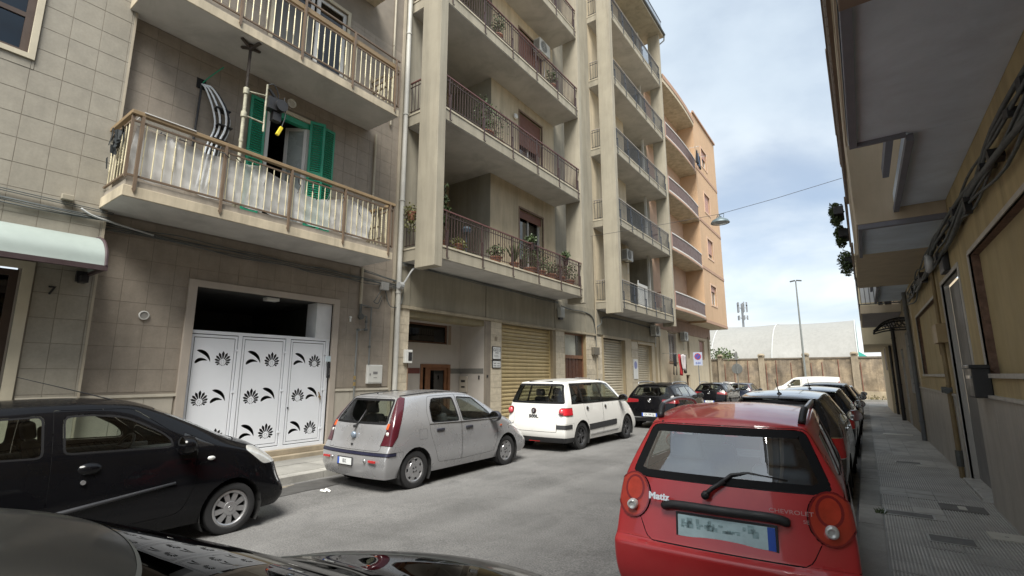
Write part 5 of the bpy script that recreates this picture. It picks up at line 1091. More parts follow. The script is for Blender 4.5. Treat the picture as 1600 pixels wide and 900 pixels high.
rfacade(m, RX, -14, 17.1, -.1, 4.4, blind + [(8.95, 10.75, .1, 3.24, .0, 1)]); rfacade(m, RX + .001, 8.95, 10.75, .1, 3.24, [(8.95, 10.75, .1, 3.24, .10, 1)], mr=3); m.build('wall', [ochre, brick_rev, ochre_in, dado_r], RB)
m = MB(); rfacade(m, RX + .02, -14, 31, 4.2, 10.6, []); m.quad((RX, -14, 10.6), (12, -14, 10.6), (12, 31, 10.6), (RX, 31, 10.6)); m.quad((RX, -14, -.1), (12, -14, -.1), (12, -14, 10.6), (RX, -14, 10.6)); m.build('upper_wall', beige_r, RB)  # mostly unseen mass added for shadowing, kept low so sun reaches the road
m = MB()
for (a, b, c, d, *_) in blind:
    m.box(RX - .03, a - .04, c - .05, RX + .06, b + .04, c); m.box(RX - .012, b, c, RX + .02, b + .055, d + .03); m.box(RX - .012, a - .05, d, RX + .02, b, d + .05)
m.box(RX - .012, 8.87, .1, RX + .03, 8.95, 3.3); m.box(RX - .012, 10.75, .1, RX + .03, 10.82, 3.3); m.box(RX - .012, 8.95, 3.24, RX + .03, 10.75, 3.3); m.build('opening_trim', whit_tr, RB)
# dado slabs with capping
for (y0, y1, skip) in ((-6, 8.87, 0), (10.95, 17.0, 0)):
    y = y0
    while y < y1 - .02:
        w = min(.92, y1 - y); zc = 1.50 if y < 10 else 1.42
        MB().box(RX - .035, y + .003, .08, RX + .05, y + w - .003, zc).build('dado_slab', dado_r, RB, bevel=.004); MB().box(RX - .06, y + .0, zc + .002, RX + .05, y + w, zc + .032).build('dado_cap', whit_tr, RB); y += w
# doorway: grey door, step
dgrey = M('grey_flush_door', (.235, .235, .235), .6, var=.06, vs=2, dirt=.2)
m = MB(); m.box(RX + .10, 8.97, .16, RX + .15, 10.73, 3.2); d_ = m.build('door', dgrey, RB); MB().box(RX + .098, 9.845, .16, RX + .102, 9.855, 3.2).build('door_joint', black_p, d_)
MB().box(RX - .10, 9.15, .10, RX + .12, 10.74, .165).build('door_step', M('marble_step', (.46, .45, .42), .35, var=.15, vs=5), RB, bevel=.006)
t = thing('door_notice', 'small white notice stuck on the grey door of the ochre building', 'notice', (RX, 9.7, 1.7)); MB().box(RX + .092, 9.45, 1.62, RX + .099, 9.80, 1.84).build('sheet', sg_w, t); m = MB()
for k in range(4): m.box(RX + .088, 9.5, 1.66 + k * .04, RX + .0915, 9.75 - .05 * (k % 2), 1.672 + k * .04)
m.build('print', M('notice_print', (.35, .2, .25), .6), t)
t = thing('mailbox', 'black metal mailbox on the ochre wall beside the grey doorway', 'mailbox', (1.12, 8.15, 1.7)); MB().box(1.03, 7.92, 1.50, RX - .002, 8.38, 1.87).build('box', M('black_metal', (.02, .021, .023), .4), t, bevel=.012); MB().box(1.01, 7.90, 1.84, RX - .002, 8.40, 1.885).build('lid', M('black_metal', (.02, .021, .023), .4), t, bevel=.008); MB().box(1.022, 8.0, 1.72, 1.031, 8.3, 1.76).build('slot', steel, t)
t = thing('electrical_box', 'ochre painted electrical box on pipes between the doorway and the blind window', 'electrical box', (1.12, 11.0, 2.45)); MB().box(1.06, 10.85, 2.30, RX - .002, 11.45, 2.62).build('box', M('ochre_box', (.36, .26, .13), .6), t, bevel=.008); m = MB(); m.tube([(1.14, 11.1, 2.62), (1.14, 11.1, 3.9)], .03, 8); m.tube([(1.13, 11.05, 2.30), (1.13, 11.0, 1.6)], .035, 8); m.tube([(1.13, 11.35, 2.3), (1.13, 11.35, 2.12), (1.13, 11.1, 2.1)], .02, 6); m.build('conduit', M('ochre_pipe', (.22, .16, .08), .6, var=.2), t, 40)
t = thing('gas_pipe', 'ochre gas riser with elbow fitting down to the pavement beside the grey doorway', 'pipe', (1.12, 10.98, .1)); MB().tube([(1.12, 10.98, .12), (1.12, 10.98, 1.6)], .035, 8).build('pipe', M('ochre_pipe', (.22, .16, .08), .6, var=.2), t); m = MB(); m.cyl((1.02, 10.98, 1.52), (1.16, 10.98, 1.52), .05, n=8); m.cyl((1.08, 10.9, 1.50), (1.08, 11.12, 1.50), .045, n=8); m.cyl((1.12, 10.98, .3), (1.12, 10.98, .55), .05, n=8); m.build('fitting', M('dark_valve', (.12, .125, .12), .5), t, 40)
t = thing('wall_lamp', 'round bulkhead lamp under the soffit above the grey doorway', 'wall lamp', (1.15, 9.75, 3.5)); MB().box(1.12, 9.5, 3.30, RX, 9.95, 3.62).build('back_plate', black_p, t, bevel=.02); m = MB(); m.lathe([(0.001, 0), (.11, -.02), (.15, -.07), (.13, -.10)], (1.04, 9.72, 3.46), 'x', 16); m.build('diffuser', M('lamp_diffuser', (.55, .56, .55), .25), t, True)
m = MB(); m.add([(1.195, 8.55, .12), (1.195, 8.72, .12), (1.164, 8.66, .5), (1.164, 8.6, .5)], [(0, 1, 2, 3)])
# messy cable run at the head of the wall
rnd = random.Random(31); t = thing('cable_run', 'thick dark tangle of cables and conduits under the soffit along the ochre wall', 'cables', (1.15, 8, 3.6))
for i in range(9): MB().tube(crv([(1.15 - rnd.uniform(0, .08), 2.5 + k * 1.5, 3.55 + .05 * i % .3 + rnd.uniform(-.10, .14)) for k in range(10)], 4), rnd.uniform(.012, .028), 6).build('cable', cable_m, t, True)
m = MB()
for i in range(26): y = rnd.uniform(3, 15); m.obox((1.12, y, 3.66 + rnd.uniform(-.12, .14)), (rnd.uniform(.05, .12), rnd.uniform(.05, .2), rnd.uniform(.04, .12)), Matrix.Rotation(rnd.uniform(-.4, .4), 3, 'X'))
stuff(m.build('clips', black_p, t))
# ---- undersides
def soff_box(x0, x1, y0, y1, z0, z1, mat, name='balcony'): return MB().box(x0, y0, z0, x1, y1, z1).build(name, mat, RB, bevel=.006)
s = soff_box(.10, RX, -3, 3.40, 4.02, 4.45, M('brown_soffit', (.26, .20, .16), .85), 'balcony')
s = soff_box(.11, RX, 3.402, 6.20, 4.24, 4.46, soff_r)
m = MB(); m.box(.115, 3.42, 4.195, .185, 6.19, 4.24); m.box(.185, 6.145, 4.195, RX - .01, 6.19, 4.24) if False else m.box(.185, 6.15, 4.195, .60, 6.19, 4.24); m.build('drip_edge', dark_lip, s)
s2 = soff_box(.62, RX, 6.203, 9.0, 4.24, 4.46, soff_r); m = MB(); m.box(.60, 6.21, 4.16, .665, 8.98, 4.235); m.build('drip_edge', dark_lip, s2); MB().box(.47, 6.21, 4.40, .54, 8.0, 4.55).build('side_beam', dark_lip, s2)
bay = soff_box(.13, RX, 9.02, 11.35, 4.06, 8.9, beige_r, 'bay'); MB().box(.15, 9.03, 3.985, 1.19, 9.12, 4.06).build('drip_edge', dark_lip, bay); MB().box(.15, 9.12, 3.985, .20, 11.34, 4.06).build('drip_edge', dark_lip, bay); MB().box(.20, 9.13, 4.04, 1.19, 11.3, 4.058).build('soffit', soff_r, bay)
b2 = soff_box(.13, RX, 15.9, 16.3, 4.18, 8.0, beige_r, 'bay'); s3 = soff_box(.55, RX, 16.31, 20.0, 4.14, 4.36, soff_r); m = MB(); m.box(.50, 16.32, 4.07, .57, 19.9, 4.135); m.build('drip_edge', dark_lip, s3)
soff_box(.40, .46, 16.32, 18.6, 4.3, 4.5, dark_lip, 'side_beam')
# balcony fronts seen edge-on, with rails and planters
for (y0, y1, z) in ((-3, 9.0, 4.46), (-3, 9.0, 7.7), (11.36, 15.9, 4.3), (11.36, 15.9, 7.6)):
    if z > 5 or y0 > 5: s = soff_box(.10, RX, y0, y1, z - .24, z, beige_r)
    else: s = RB
    m = MB(); m.box(.045, y0, z - .05, .075, y1, z + .02); m.box(.02, y0, z + .92, .07, y1, z + .97); y = y0 + .3
    while y < y1: m.box(.035, y, z, .05, y + .014, z + .92); y += .13
    stuff(m.build('railing', brown_metal, s))
    if z < 5: MB().box(.085, y0, z - .22, .098, 6.2 if y0 < 5 else y1, z + .0).build('fascia', beige_r, s)
for i, (x, y, z, r, lb) in enumerate(((-.09, 12.3, 5.25, .30, 'uppermost flower box plant hanging on the right balcony rail'), (-.055, 12.9, 4.9, .26, 'middle flower box plant hanging on the right balcony rail'), (-.02, 14.6, 4.6, .42, 'lowest and largest trailing plant on the right balcony rail'))):
    t = thing('planter', lb, 'plant', (x, y, z), 0, 'planters on the right balcony rail'); rnd = random.Random(60 + i)
    MB().box(x - .10, y - .3, z - .13, x + .08, y + .3, z + .04).build('box', black_p, t, bevel=.01); m = MB(); foliage(m, (x - .06, y, z + .02), (r * .45, r * 1.1, r * .55), 800, rnd, .05); foliage(m, (x - .07, y, z - .18), (r * .35, r * .9, r * .5), 520, rnd, .05); m.build('foliage', [leaf_a, leaf_b], t)
# ---- second right-hand house, farther along
RB2 = thing('far_right_house', 'narrower house beyond the ochre building with a white railed balcony and dark downpipes', 'building', (RX, 24, 0))
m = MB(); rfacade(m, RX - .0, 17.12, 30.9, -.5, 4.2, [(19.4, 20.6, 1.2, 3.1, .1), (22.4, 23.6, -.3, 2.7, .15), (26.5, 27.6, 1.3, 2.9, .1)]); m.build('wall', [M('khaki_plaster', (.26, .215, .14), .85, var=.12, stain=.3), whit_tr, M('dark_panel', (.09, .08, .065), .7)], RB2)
MB().box(.10, 20.4, 3.82, RX, 26.5, 4.08).build('balcony', beige_r, RB2, bevel=.006); MB().box(.14, 20.43, 3.80, RX - .01, 26.4, 3.83).build('soffit', M('mauve_soffit', (.30, .28, .29), .85), RB2)
m = MB(); m.box(.08, 20.38, 5.04, RX, 20.43, 5.09); m.box(.08, 20.38, 4.12, RX, 20.42, 4.15); m.box(.07, 20.38, 5.04, .12, 26.4, 5.09); m.box(.07, 20.38, 4.12, .11, 26.4, 4.15); m.build('handrail', M('dark_grey_rail', (.06, .065, .07), .5), RB2)
bm_ = MB().box(-.008, -.008, 0, .008, .008, .9).mesh('baluster', M('dark_grey_rail', (.06, .065, .07), .5))
for k in range(9): link('baluster', bm_, RB2, 0, (.15 + k * .125, 20.40, 4.14))
for k in range(30): link('baluster', bm_, RB2, 0, (.09, 20.6 + k * .19, 4.14))
m = MB(); m.box(.62, 20.5, 4.09, .74, 20.62, 5.2); m.box(.80, 20.6, 4.09, .98, 20.8, 5.25); tag(m.build('cabinet', M('brown_cabinet', (.12, .085, .075), .7)), 'brown slatted things standing on the far white railed balcony', 'cabinet')
MB().box(.16, 20.44, 4.2, RX - .01, 20.47, 5.0).build('white_screen', M('white_screen', (.60, .62, .64), .7), RB2)
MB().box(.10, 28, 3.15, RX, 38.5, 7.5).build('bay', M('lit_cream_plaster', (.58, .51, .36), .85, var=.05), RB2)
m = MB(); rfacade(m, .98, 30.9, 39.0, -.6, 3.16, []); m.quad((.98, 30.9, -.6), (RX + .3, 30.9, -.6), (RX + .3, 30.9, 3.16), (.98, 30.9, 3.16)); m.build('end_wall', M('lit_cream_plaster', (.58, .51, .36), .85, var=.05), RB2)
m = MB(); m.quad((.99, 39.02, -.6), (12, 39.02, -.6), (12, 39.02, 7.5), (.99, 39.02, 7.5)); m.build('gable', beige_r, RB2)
m = MB(); m.box(.96, 31.5, 2.0, .985, 33, 3.1); m.build('pilaster', M('mauve_soffit', (.30, .28, .29), .85), RB2)
dkp = M('black_downpipe', (.025, .024, .026), .45, var=.15)
for y, r, lb, z1, mt in ((17.0, .055, 'grey downpipe at the joint between the ochre building and the farther house', 4.0, M('grey_downpipe', (.12, .125, .13), .5, var=.15)), (25.2, .07, 'thick black downpipe on the far right house, nearer one', 3.7, dkp), (29.6, .055, 'thin black downpipe farther along the far right house', 3.8, dkp)):
    pipe('downpipe', [(1.10, y, gz(y) + .12), (1.10, y, z1)], r, mt, lb, 'downpipe', 4)
t = thing('door_canopy', 'black wrought-iron scrolled canopy bracket over a far right doorway', 'canopy', (1.2, 18.2, 3.1)); m = MB(); ir = M('black_iron', (.02, .02, .022), .5)
for y in (17.7, 18.7):
    m.tube(crv([(1.19, y, 3.36), (.9, y, 3.36), (.6, y, 3.26), (.34, y, 3.02)], 6), .022, 6); m.tube(crv([(1.19, y, 3.10), (.95, y, 3.10), (.65, y, 3.08), (.34, y, 3.0)], 6), .020, 6); m.tube([(1.18, y, 2.95), (1.18, y, 3.5)], .022, 6)
    for k, x in enumerate((1.08, .95, .82, .70)):
        c = (x, y, 3.23 - .012 * k); r = .065 - .008 * k; m.tube([(c[0] + r * math.cos(a * .5), y, c[2] + r * math.sin(a * .5)) for a in range(13)], .010, 5)
    for x in (1.14, 1.01, .88, .76, .62): m.tube([(x, y, 3.10), (x - .05, y, 3.33 - (1.1 - x) * .12)], .009, 5)
m.build('bracket', ir, t)
m = MB(); P = crv([(1.19, 0, 3.37), (.9, 0, 3.37), (.6, 0, 3.27), (.34, 0, 3.03)], 4); n = len(P); m.add([(p.x, 17.65, p.z + .02) for p in P] + [(p.x, 18.75, p.z + .02) for p in P], [(i, i + 1, n + i + 1, n + i) for i in range(n - 1)]); m.build('canopy_sheet', M('dark_polycarbonate', (.05, .055, .06), .3), t, True)
# ---- street lamp slung on a wire across the street
t = thing('hanging_street_lamp', 'blue-grey street lamp hanging on the wire across the street', 'street lamp', (-3.92, 19.2, 7.7)); wy = 19.2
P0, P1 = Vector((-9.55, 19.5, 8.0)), Vector((.06, 18.9, 8.25)); PL = Vector((-3.92, wy, 7.86))
bg_ = M('lamp_blue_grey', (.115, .15, .165), .45, metal=.3, var=.1)
m = MB(); m.lathe([(.05, .15), (.08, .13), (.17, .09), (.29, .02), (.34, -.06), (.345, -.08), (.32, -.08), (.2, -.02), (.001, .0)], (PL.x, PL.y, PL.z - .28), 'z', 24); m.build('shade', bg_, t, 50); m = MB(); m.lathe([(.001, -.13), (.20, -.10), (.30, -.07)], (PL.x, PL.y, PL.z - .28), 'z', 20); m.build('glass_bowl', M('lamp_bowl', (.35, .38, .38), .2), t, True); m = MB(); m.cyl(PL - Vector((0, 0, .13)), PL, .02, n=8); m.tube([PL + Vector((-.12, .0, -.15)), PL + Vector((-.06, 0, -.03)), PL + Vector((.16, 0, .0)), PL + Vector((.13, 0, -.15))], .014, 5); m.box(PL.x - .06, PL.y - .05, PL.z - .16, PL.x + .06, PL.y + .05, PL.z - .1); m.build('hanger', bg_, t)
m = MB(); m.tube([P0, P0 * .5 + PL * .5 - Vector((0, 0, .03)), PL, PL * .5 + P1 * .5 - Vector((0, 0, .03)), P1], .009, 5); tag(m.build('span_wire', M('span_wire', (.05, .05, .055), .5)), 'thin wire spanning the street and carrying the hanging lamp', 'wire')
# ================================================================== STREET END
tuff = M('tuff_wall', (.34, .27, .185), .95, var=.28, vs=1.3, stain=.35, grain=.12, gs=14, bump=.5, bs=9, dirt=.4, tint=(.22, .18, .135))
EW = thing('boundary_wall', 'long weathered ochre tuff wall with piers across the end of the street', 'wall', (-4, 48.6, gz(50))); WY = 48.6; wz = gz(50)
rnd = random.Random(77)
m = MB(); nx, nz = 120, 9; vs = [(-45 + 75 * i / nx, WY + rnd.uniform(-.02, .02), wz - .3 + 3.75 * j / nz) for j in range(nz + 1) for i in range(nx + 1)]
m.add(vs, [(j * (nx + 1) + i, j * (nx + 1) + i + 1, (j + 1) * (nx + 1) + i + 1, (j + 1) * (nx + 1) + i) for j in range(nz) for i in range(nx)]); m.box(-45, WY + .05, wz - .3, 30, WY + .3, wz + 3.42); m.build('wall', tuff, EW, True)
cap_m = M('dark_coping', (.16, .135, .105), .9, var=.3, vs=2); m = MB(); m.box(-45, WY - .06, wz + 3.40, 30, WY + .34, wz + 3.52); m.build('coping', cap_m, EW)
px_ = MB(); px_.box(-.24, -.16, 0, .24, .2, 3.75); px_.box(-.28, -.2, 3.75, .28, .24, 3.86); px_.lathe([(.30, 3.86), (.24, 3.98), (.001, 4.03)], (0, 0, 0), 'z', 10); pm = px_.mesh('pier', M('pier_stone', (.30, .25, .18), .9, var=.2, vs=3, stain=.3))
for k in range(-7, 1): link('pier', pm, EW, 0, (-.55 + k * 3.42, WY, wz - .1))
rust = M('rusty_stake', (.20, .075, .05), .8, var=.2); m_ = MB().cyl((0, 0, 0), (0, 0, 2.7), .028, n=5).mesh('rusty_stake', rust)
for k in range(-18, 1):
    if k % 3: link('rusty_stake', m_, EW, 0, (-.55 + k * 1.14, WY - .06, wz + .4 + .2 * (k % 2)))
for k in range(-7, 1): link('rusty_stake', m_, EW, 0, (-.20 + k * 3.42, WY - .12, wz + .35))
MB().box(-45, WY - 1.1, wz - .2, 30, WY - .02, wz + .14).build('far_kerb', pave_m, EW); m = MB(); m.box(-1, WY - .45, wz + .14, 2.5, WY - .02, wz + .75); m.build('plinth', M('plinth_stone', (.36, .30, .21), .9, var=.2, vs=2, stain=.3), EW)
bush = MB()
rnd = random.Random(5)
for i in range(9): foliage(bush, (-1 + i * .6 + rnd.uniform(-.2, .2), WY - .5, wz + .25), (.35, .25, .22), 40, rnd, .12)
stuff(tag(bush.build('dry_weeds', M('dry_weeds', (.16, .14, .06), .9, var=.3))))
# white tensile hall
HL = thing('tensile_hall', 'large white fabric barrel hall behind the boundary wall', 'hall', (-15, 62, wz)); fab = M('white_fabric', (.25, .248, .232), .6, var=.04, vs=.4, stain=.12)
prof = crv([(56, wz), (56.2, 2.6), (57.4, 4.7), (59.8, 6.55), (63, 7.45), (66.5, 7.5)], 6) + crv([(66.5, 7.5), (71, 6.3), (74, 3), (74.5, wz)], 4)[1:]
n = len(prof); m = MB()
bays = [-42, -36.3, -30.6, -24.9, -19.2, -13.6, -7.6, -.35]
for a, b in zip(bays[:-1], bays[1:]):
    m = MB(); N_ = 9; vs = []
    for k in range(N_):
        t_ = k / (N_ - 1); sag = .20 * math.sin(math.pi * t_)
        vs += [(a + (b - a) * t_, p.x + sag * (1 if p.x < 63 else -1) * .7, p.y - sag * .6) for p in prof]
    m.add(vs, [(k * n + i, k * n + i + 1, (k + 1) * n + i + 1, (k + 1) * n + i) for k in range(N_ - 1) for i in range(n - 1)]); m.build('fabric_bay', fab, HL, True)
for x in bays: MB().tube([(x, p.x - .03, p.y + .02) for p in prof], .06, 6).build('arch', M('hall_seam', (.40, .41, .40), .6), HL)
m = MB(); m.add([(-.35, p.x, p.y) for p in prof], [tuple(range(n))]); m.build('end_fabric', M('teal_fabric', (.05, .33, .28), .55, var=.05), HL)
TD = thing('teal_hall', 'teal green fabric hall beyond the right end of the white hall', 'hall', (3, 72, wz)); m = MB(); prof2 = [(6.0 * math.cos(math.pi * k / 20), 5.6 * math.sin(math.pi * k / 20)) for k in range(21)]
m.add([(-3.6 + x, 69, wz + z) for x, z in prof2] + [(-3.6 + x, 90, wz + z) for x, z in prof2], [(i, i + 1, 22 + i, 21 + i) for i in range(20)] + [tuple(range(21))]); m.build('fabric', M('teal_fabric', (.05, .33, .28), .55, var=.05), TD, 40)
# tall lamp post
t = thing('lamp_post', 'tall thin galvanised lamp post with twin heads by the boundary wall', 'street lamp', (-4.05, 47.9, wz)); m = MB(); m.cyl((-4.05, 47.9, wz), (-4.05, 47.9, 9.75), .10, .05, 10); m.cyl((-4.05, 47.9, wz), (-4.05, 47.9, wz + 1), .14, n=10); m.build('pole', M('galvanised', (.22, .235, .225), .5, metal=.3), t, 40)
m = MB()
for sx in (-1, 1): m.obox((-4.05 + sx * .24, 47.9, 9.78), (.42, .2, .10), Matrix.Rotation(R(10 * sx), 3, 'Y'))
m.build('lamp_head', M('lamp_head', (.07, .08, .08), .5), t, bevel=.02)
# telecom mast
t = thing('telecom_mast', 'small distant telecom mast with panel antennas above the hall roof', 'mast', (-19.5, 110, wz)); mst = M('mast_grey', (.20, .21, .22), .6); m = MB(); m.cyl((-19.5, 110, wz), (-19.5, 110, 16.4), .22, n=8)
for z in (13.4, 15.5):
    for a in range(3): m.cyl((-19.5, 110, z), (-19.5 + .85 * math.cos(a * 2.09), 110 + .85 * math.sin(a * 2.09), z), .06, n=5)
m.build('pole', mst, t); m = MB()
for z, h in ((13.0, .9), (14.6, 1.5), (15.9, .8)):
    for a in range(5): m.obox((-19.5 + .9 * math.cos(a * 1.256 + .3), 110 + .9 * math.sin(a * 1.256 + .3), z + h / 2), (.28, .2, h), Matrix.Rotation(a * 1.256, 3, 'Z'))
stuff(m.build('antennas', mst, t))
# tree behind the orange corner
def tree(loc, label, h, rad, seed, n=2600, leafsize=.22):
    rnd = random.Random(seed); t = thing('tree', label, 'tree', loc); x, y, z = loc; B = MB(); tips = []
    B.tube([(x, y, z), (x + .1, y, z + h * .2), (x - .05, y + .05, z + h * .42)], [.2, .15, .11], 8)
    for k in range(9):
        a = k * 2.4 + rnd.uniform(-.3, .3); el = rnd.uniform(.3, 1.1); L = h * rnd.uniform(.3, .5); p0 = Vector((x - .03, y, z + h * rnd.uniform(.25, .42))); d = Vector((math.cos(a) * math.cos(el), math.sin(a) * math.cos(el), math.sin(el))); p1 = p0 + d * L * .5 + Vector((0, 0, .1)); p2 = p0 + d * L + Vector((rnd.uniform(-.2, .2), rnd.uniform(-.2, .2), .25)); B.tube([p0, p1, p2], [.08, .05, .02], 5); tips += [p1, p2]
    B.build('trunk', bark, t, True); m = MB(); cl = []
    for p in tips: cl += [p + Vector((rnd.gauss(0, .5), rnd.gauss(0, .5), rnd.gauss(0, .4))) * rad * .33 for _ in range(4)]
    for c in cl: foliage(m, c, (rad * .30 * rnd.uniform(.6, 1.2),) * 2 + (rad * .22,), n // len(cl), rnd, leafsize)
    m.build('crown', M('tree_leaf', (.070, .10, .035), .6, var=.5, vs=1.6), t); return t
tree((-12.6, 51.0, wz), 'bushy green tree behind the orange corner building', 6.4, 2.6, 4); tree((-16.5, 53.0, wz), 'taller green tree farther left behind the orange corner building', 7.0, 2.8, 9)
# ================================================================== CARS
def lerp(a, b, t): return a + (b - a) * t
def ptable(tab, t):                       # piecewise linear through [(t, v), ...]
    if t <= tab[0][0]: return tab[0][1]
    for (a, va), (b, vb) in zip(tab[:-1], tab[1:]):
        if t <= b: return lerp(va, vb, (t - a) / (b - a))
    return tab[-1][1]
def inpoly(p, poly):
    x, y = p; c = False; n = len(poly)
    for i in range(n):
        (x1, y1), (x2, y2) = poly[i], poly[i - 1]
        if (y1 > y) != (y2 > y) and x < (x2 - x1) * (y - y1) / (y2 - y1) + x1: c = not c
    return c
def rnd_poly(pts, r, k=3):
    """round the corners of a polygon"""
    o = []; n = len(pts)
    for i in range(n):
        p, a, b = Vector(pts[i]), Vector(pts[i - 1]), Vector(pts[(i + 1) % n]); rr = r if not isinstance(r, (list, tuple)) else r[i]
        if rr <= 0: o.append(tuple(p)); continue
        da, db = (a - p), (b - p); ra = min(rr, da.length * .45); rb = min(rr, db.length * .45); pa, pb = p + da.normalized() * ra, p + db.normalized() * rb
        for j in range(k + 1): t = j / k; q = pa * (1 - t) ** 2 + p * 2 * t * (1 - t) + pb * t * t; o.append(tuple(q))
    return o
def circle_poly(c, r, n=18, a0=0): return [(c[0] + r * math.cos(a0 + 2 * math.pi * i / n), c[1] + r * math.sin(a0 + 2 * math.pi * i / n)) for i in range(n)]
def paint(name, col, metal=0.0, rough=.32, dust=.06, spec=.4):
    return M(name, col, rough, metal=metal, var=dust, vs=1.5, coat=.8, obj=True, spec=spec)
tyre_m = M('tyre_rubber', (.016, .016, .017), .85, var=.2, vs=8, obj=True)
seal_m = M('window_seal', (.008, .008, .009), .75, var=0, spec=.2)
trim_m = M('grey_black_trim', (.028, .028, .030), .6, var=.15, vs=6, obj=True)
red_l = M('tail_lens_red', (.40, .018, .018), .18, var=.1, vs=20, obj=True, coat=.6); amber_l = M('lens_amber', (.50, .085, .018), .18, coat=.6, var=.15, vs=25, obj=True); clear_l = M('lens_clear', (.62, .62, .60), .12, metal=.3, coat=.8, var=.15, vs=22, obj=True); dkred_l = M('tail_lens_dark_red', (.20, .012, .016), .2, coat=.6, var=.1, vs=20, obj=True)
seat_m = M('seat_cloth', (.045, .046, .05), .9, var=.15, vs=6, obj=True); seat_g = M('seat_cloth_grey', (.33, .35, .37), .9, var=.1, vs=6, obj=True); chrome = M('chrome', (.65, .65, .66), .12, metal=1.0, var=0); alloy = M('alloy_silver', (.42, .42, .43), .33, metal=.75, var=.08, vs=6, obj=True)
plate_m = M('number_plate_white', (.66, .68, .68), .4, var=.05, vs=8, obj=True); plate_b = M('number_plate_blue', (.03, .09, .42), .4)
car_glass = glass('car_glass', (.74, .80, .76), base=.07); car_glass_d = glass('car_glass_dark', (.14, .155, .15), base=.07); head_glass = glass('headlamp_glass', (.85, .87, .86))

CROSS = (0, .30, .60, .86, 1.0)
def car_shell(S):
    """cage of the body from the parameter table S -> smooth bmesh carrying its own normals"""
    L = S['L']; top, belt = S['top'], S['belt']            # lists of (y, z, halfwidth), rear -> front, same count
    n = len(top); rows = S['rows']                          # lower rows: (fraction from belt to sill, width, rear y, front y)
    zs = S['sill']; bm = bmesh.new(); G = {}
    def rowpt(c, k):
        yt, zt, wt = top[c]; yb, zb, wb = belt[c]
        if k == 0: return (yt, zt, wt)
        if k == 1: f = .52; return (lerp(yt, yb, f), lerp(zt, zb, f), lerp(wt, wb, f) + .012)
        if k == 2: return (yb, zb, wb)
        f, w, yr, yf = rows[k - 3]; t = (yb - belt[0][0]) / (belt[-1][0] - belt[0][0]); y = lerp(yr, yf, t)
        wmul = ptable(S.get('plan', [(0, .96), (.12, 1), (.85, 1), (1, .93)]), t)
        return (y, lerp(zb, zs if not callable(zs) else zs(t), f), w * wmul)
    K = 3 + len(rows)
    for sx in (1, -1):
        for c in range(n):
            for k in range(K): y, z, w = rowpt(c, k); G[(sx, c, k)] = bm.verts.new((sx * w, y, z))
    crown = S.get('crown', .045)
    T = {}
    for c in range(n):
        y, z, w = rowpt(c, 0); cr = crown if not isinstance(crown, (list, tuple)) else crown[c]
        for i, u in enumerate(CROSS[:-1]):
            for sx in ((1, -1) if u else (1,)):
                v = bm.verts.new((sx * u * w, y + S.get('topbulge', [0] * n)[c] * (1 - u * u), z + cr * (1 - u * u))); T[(c, sx * i)] = v
        T[(c, len(CROSS) - 1)] = G[(1, c, 0)]; T[(c, -(len(CROSS) - 1))] = G[(-1, c, 0)]
    E = {}
    for end, c, sgn in (('r', 0, -1), ('f', n - 1, 1)):
        for k in range(1, K):
            y, z, w = rowpt(c, k); bl = ptable(S['rearbulge'] if end == 'r' else S['frontbulge'], k)
            for i, u in enumerate(CROSS[:-1]):
                for sx in ((1, -1) if u else (1,)):
                    E[(end, k, sx * i)] = bm.verts.new((sx * u * w, y + sgn * bl * (1 - u ** 2.4), z))
            m_ = len(CROSS) - 1; E[(end, k, m_)] = G[(1, c, k)]; E[(end, k, -m_)] = G[(-1, c, k)]
        for i in range(-(len(CROSS) - 1), len(CROSS)): E[(end, 0, i)] = T[(c, i)]
    m_ = len(CROSS) - 1
    for c in range(n - 1):
        for k in range(K - 1):
            bm.faces.new((G[(1, c, k)], G[(1, c, k + 1)], G[(1, c + 1, k + 1)], G[(1, c + 1, k)])); bm.faces.new((G[(-1, c, k)], G[(-1, c + 1, k)], G[(-1, c + 1, k + 1)], G[(-1, c, k + 1)]))
        for i in range(-m_, m_): bm.faces.new((T[(c, i)], T[(c, i + 1)], T[(c + 1, i + 1)], T[(c + 1, i)]))
    for k in range(K - 1):
        for i in range(-m_, m_):
            bm.faces.new((E[('r', k, i)], E[('r', k + 1, i)], E[('r', k + 1, i + 1)], E[('r', k, i + 1)])); bm.faces.new((E[('f', k, i)], E[('f', k, i + 1)], E[('f', k + 1, i + 1)], E[('f', k + 1, i)]))
    cl = bm.edges.layers.float.new('crease_edge')
    def crease(a, b, v):
        e = bm.edges.get((a, b))
        if e: e[cl] = v
    for sx in (1, -1):
        for c in range(n - 1):
            crease(G[(sx, c, 0)], G[(sx, c + 1, 0)], S.get('c_roof', .35)); crease(G[(sx, c, 2)], G[(sx, c + 1, 2)], S.get('c_belt', .25))
        for k in range(K - 1): crease(G[(sx, 0, k)], G[(sx, 0, k + 1)], S.get('c_rear', .3)); crease(G[(sx, n - 1, k)], G[(sx, n - 1, k + 1)], .2)
    for i in range(-m_, m_):
        crease(T[(0, i)], T[(0, i + 1)], S.get('c_tail', .45))
        for c, v in S.get('c_cols', {}).items(): crease(T[(c, i)], T[(c, i + 1)], v)
        for k, v in S.get('c_rrows', {}).items(): crease(E[('r', k, i)], E[('r', k, i + 1)], v)
    me = bpy.data.meshes.new('shell'); bm.to_mesh(me); bm.free()
    o = bpy.data.objects.new('shell', me); COL.objects.link(o); md = o.modifiers.new('s', 'SUBSURF'); md.levels = md.render_levels = S.get('sub', 3); md.boundary_smooth = 'PRESERVE_CORNERS'
    dg = bpy.context.evaluated_depsgraph_get(); e = o.evaluated_get(dg); m2 = e.to_mesh(); b2 = bmesh.new(); b2.from_mesh(m2); e.to_mesh_clear(); bpy.data.objects.remove(o); bpy.data.meshes.remove(me)
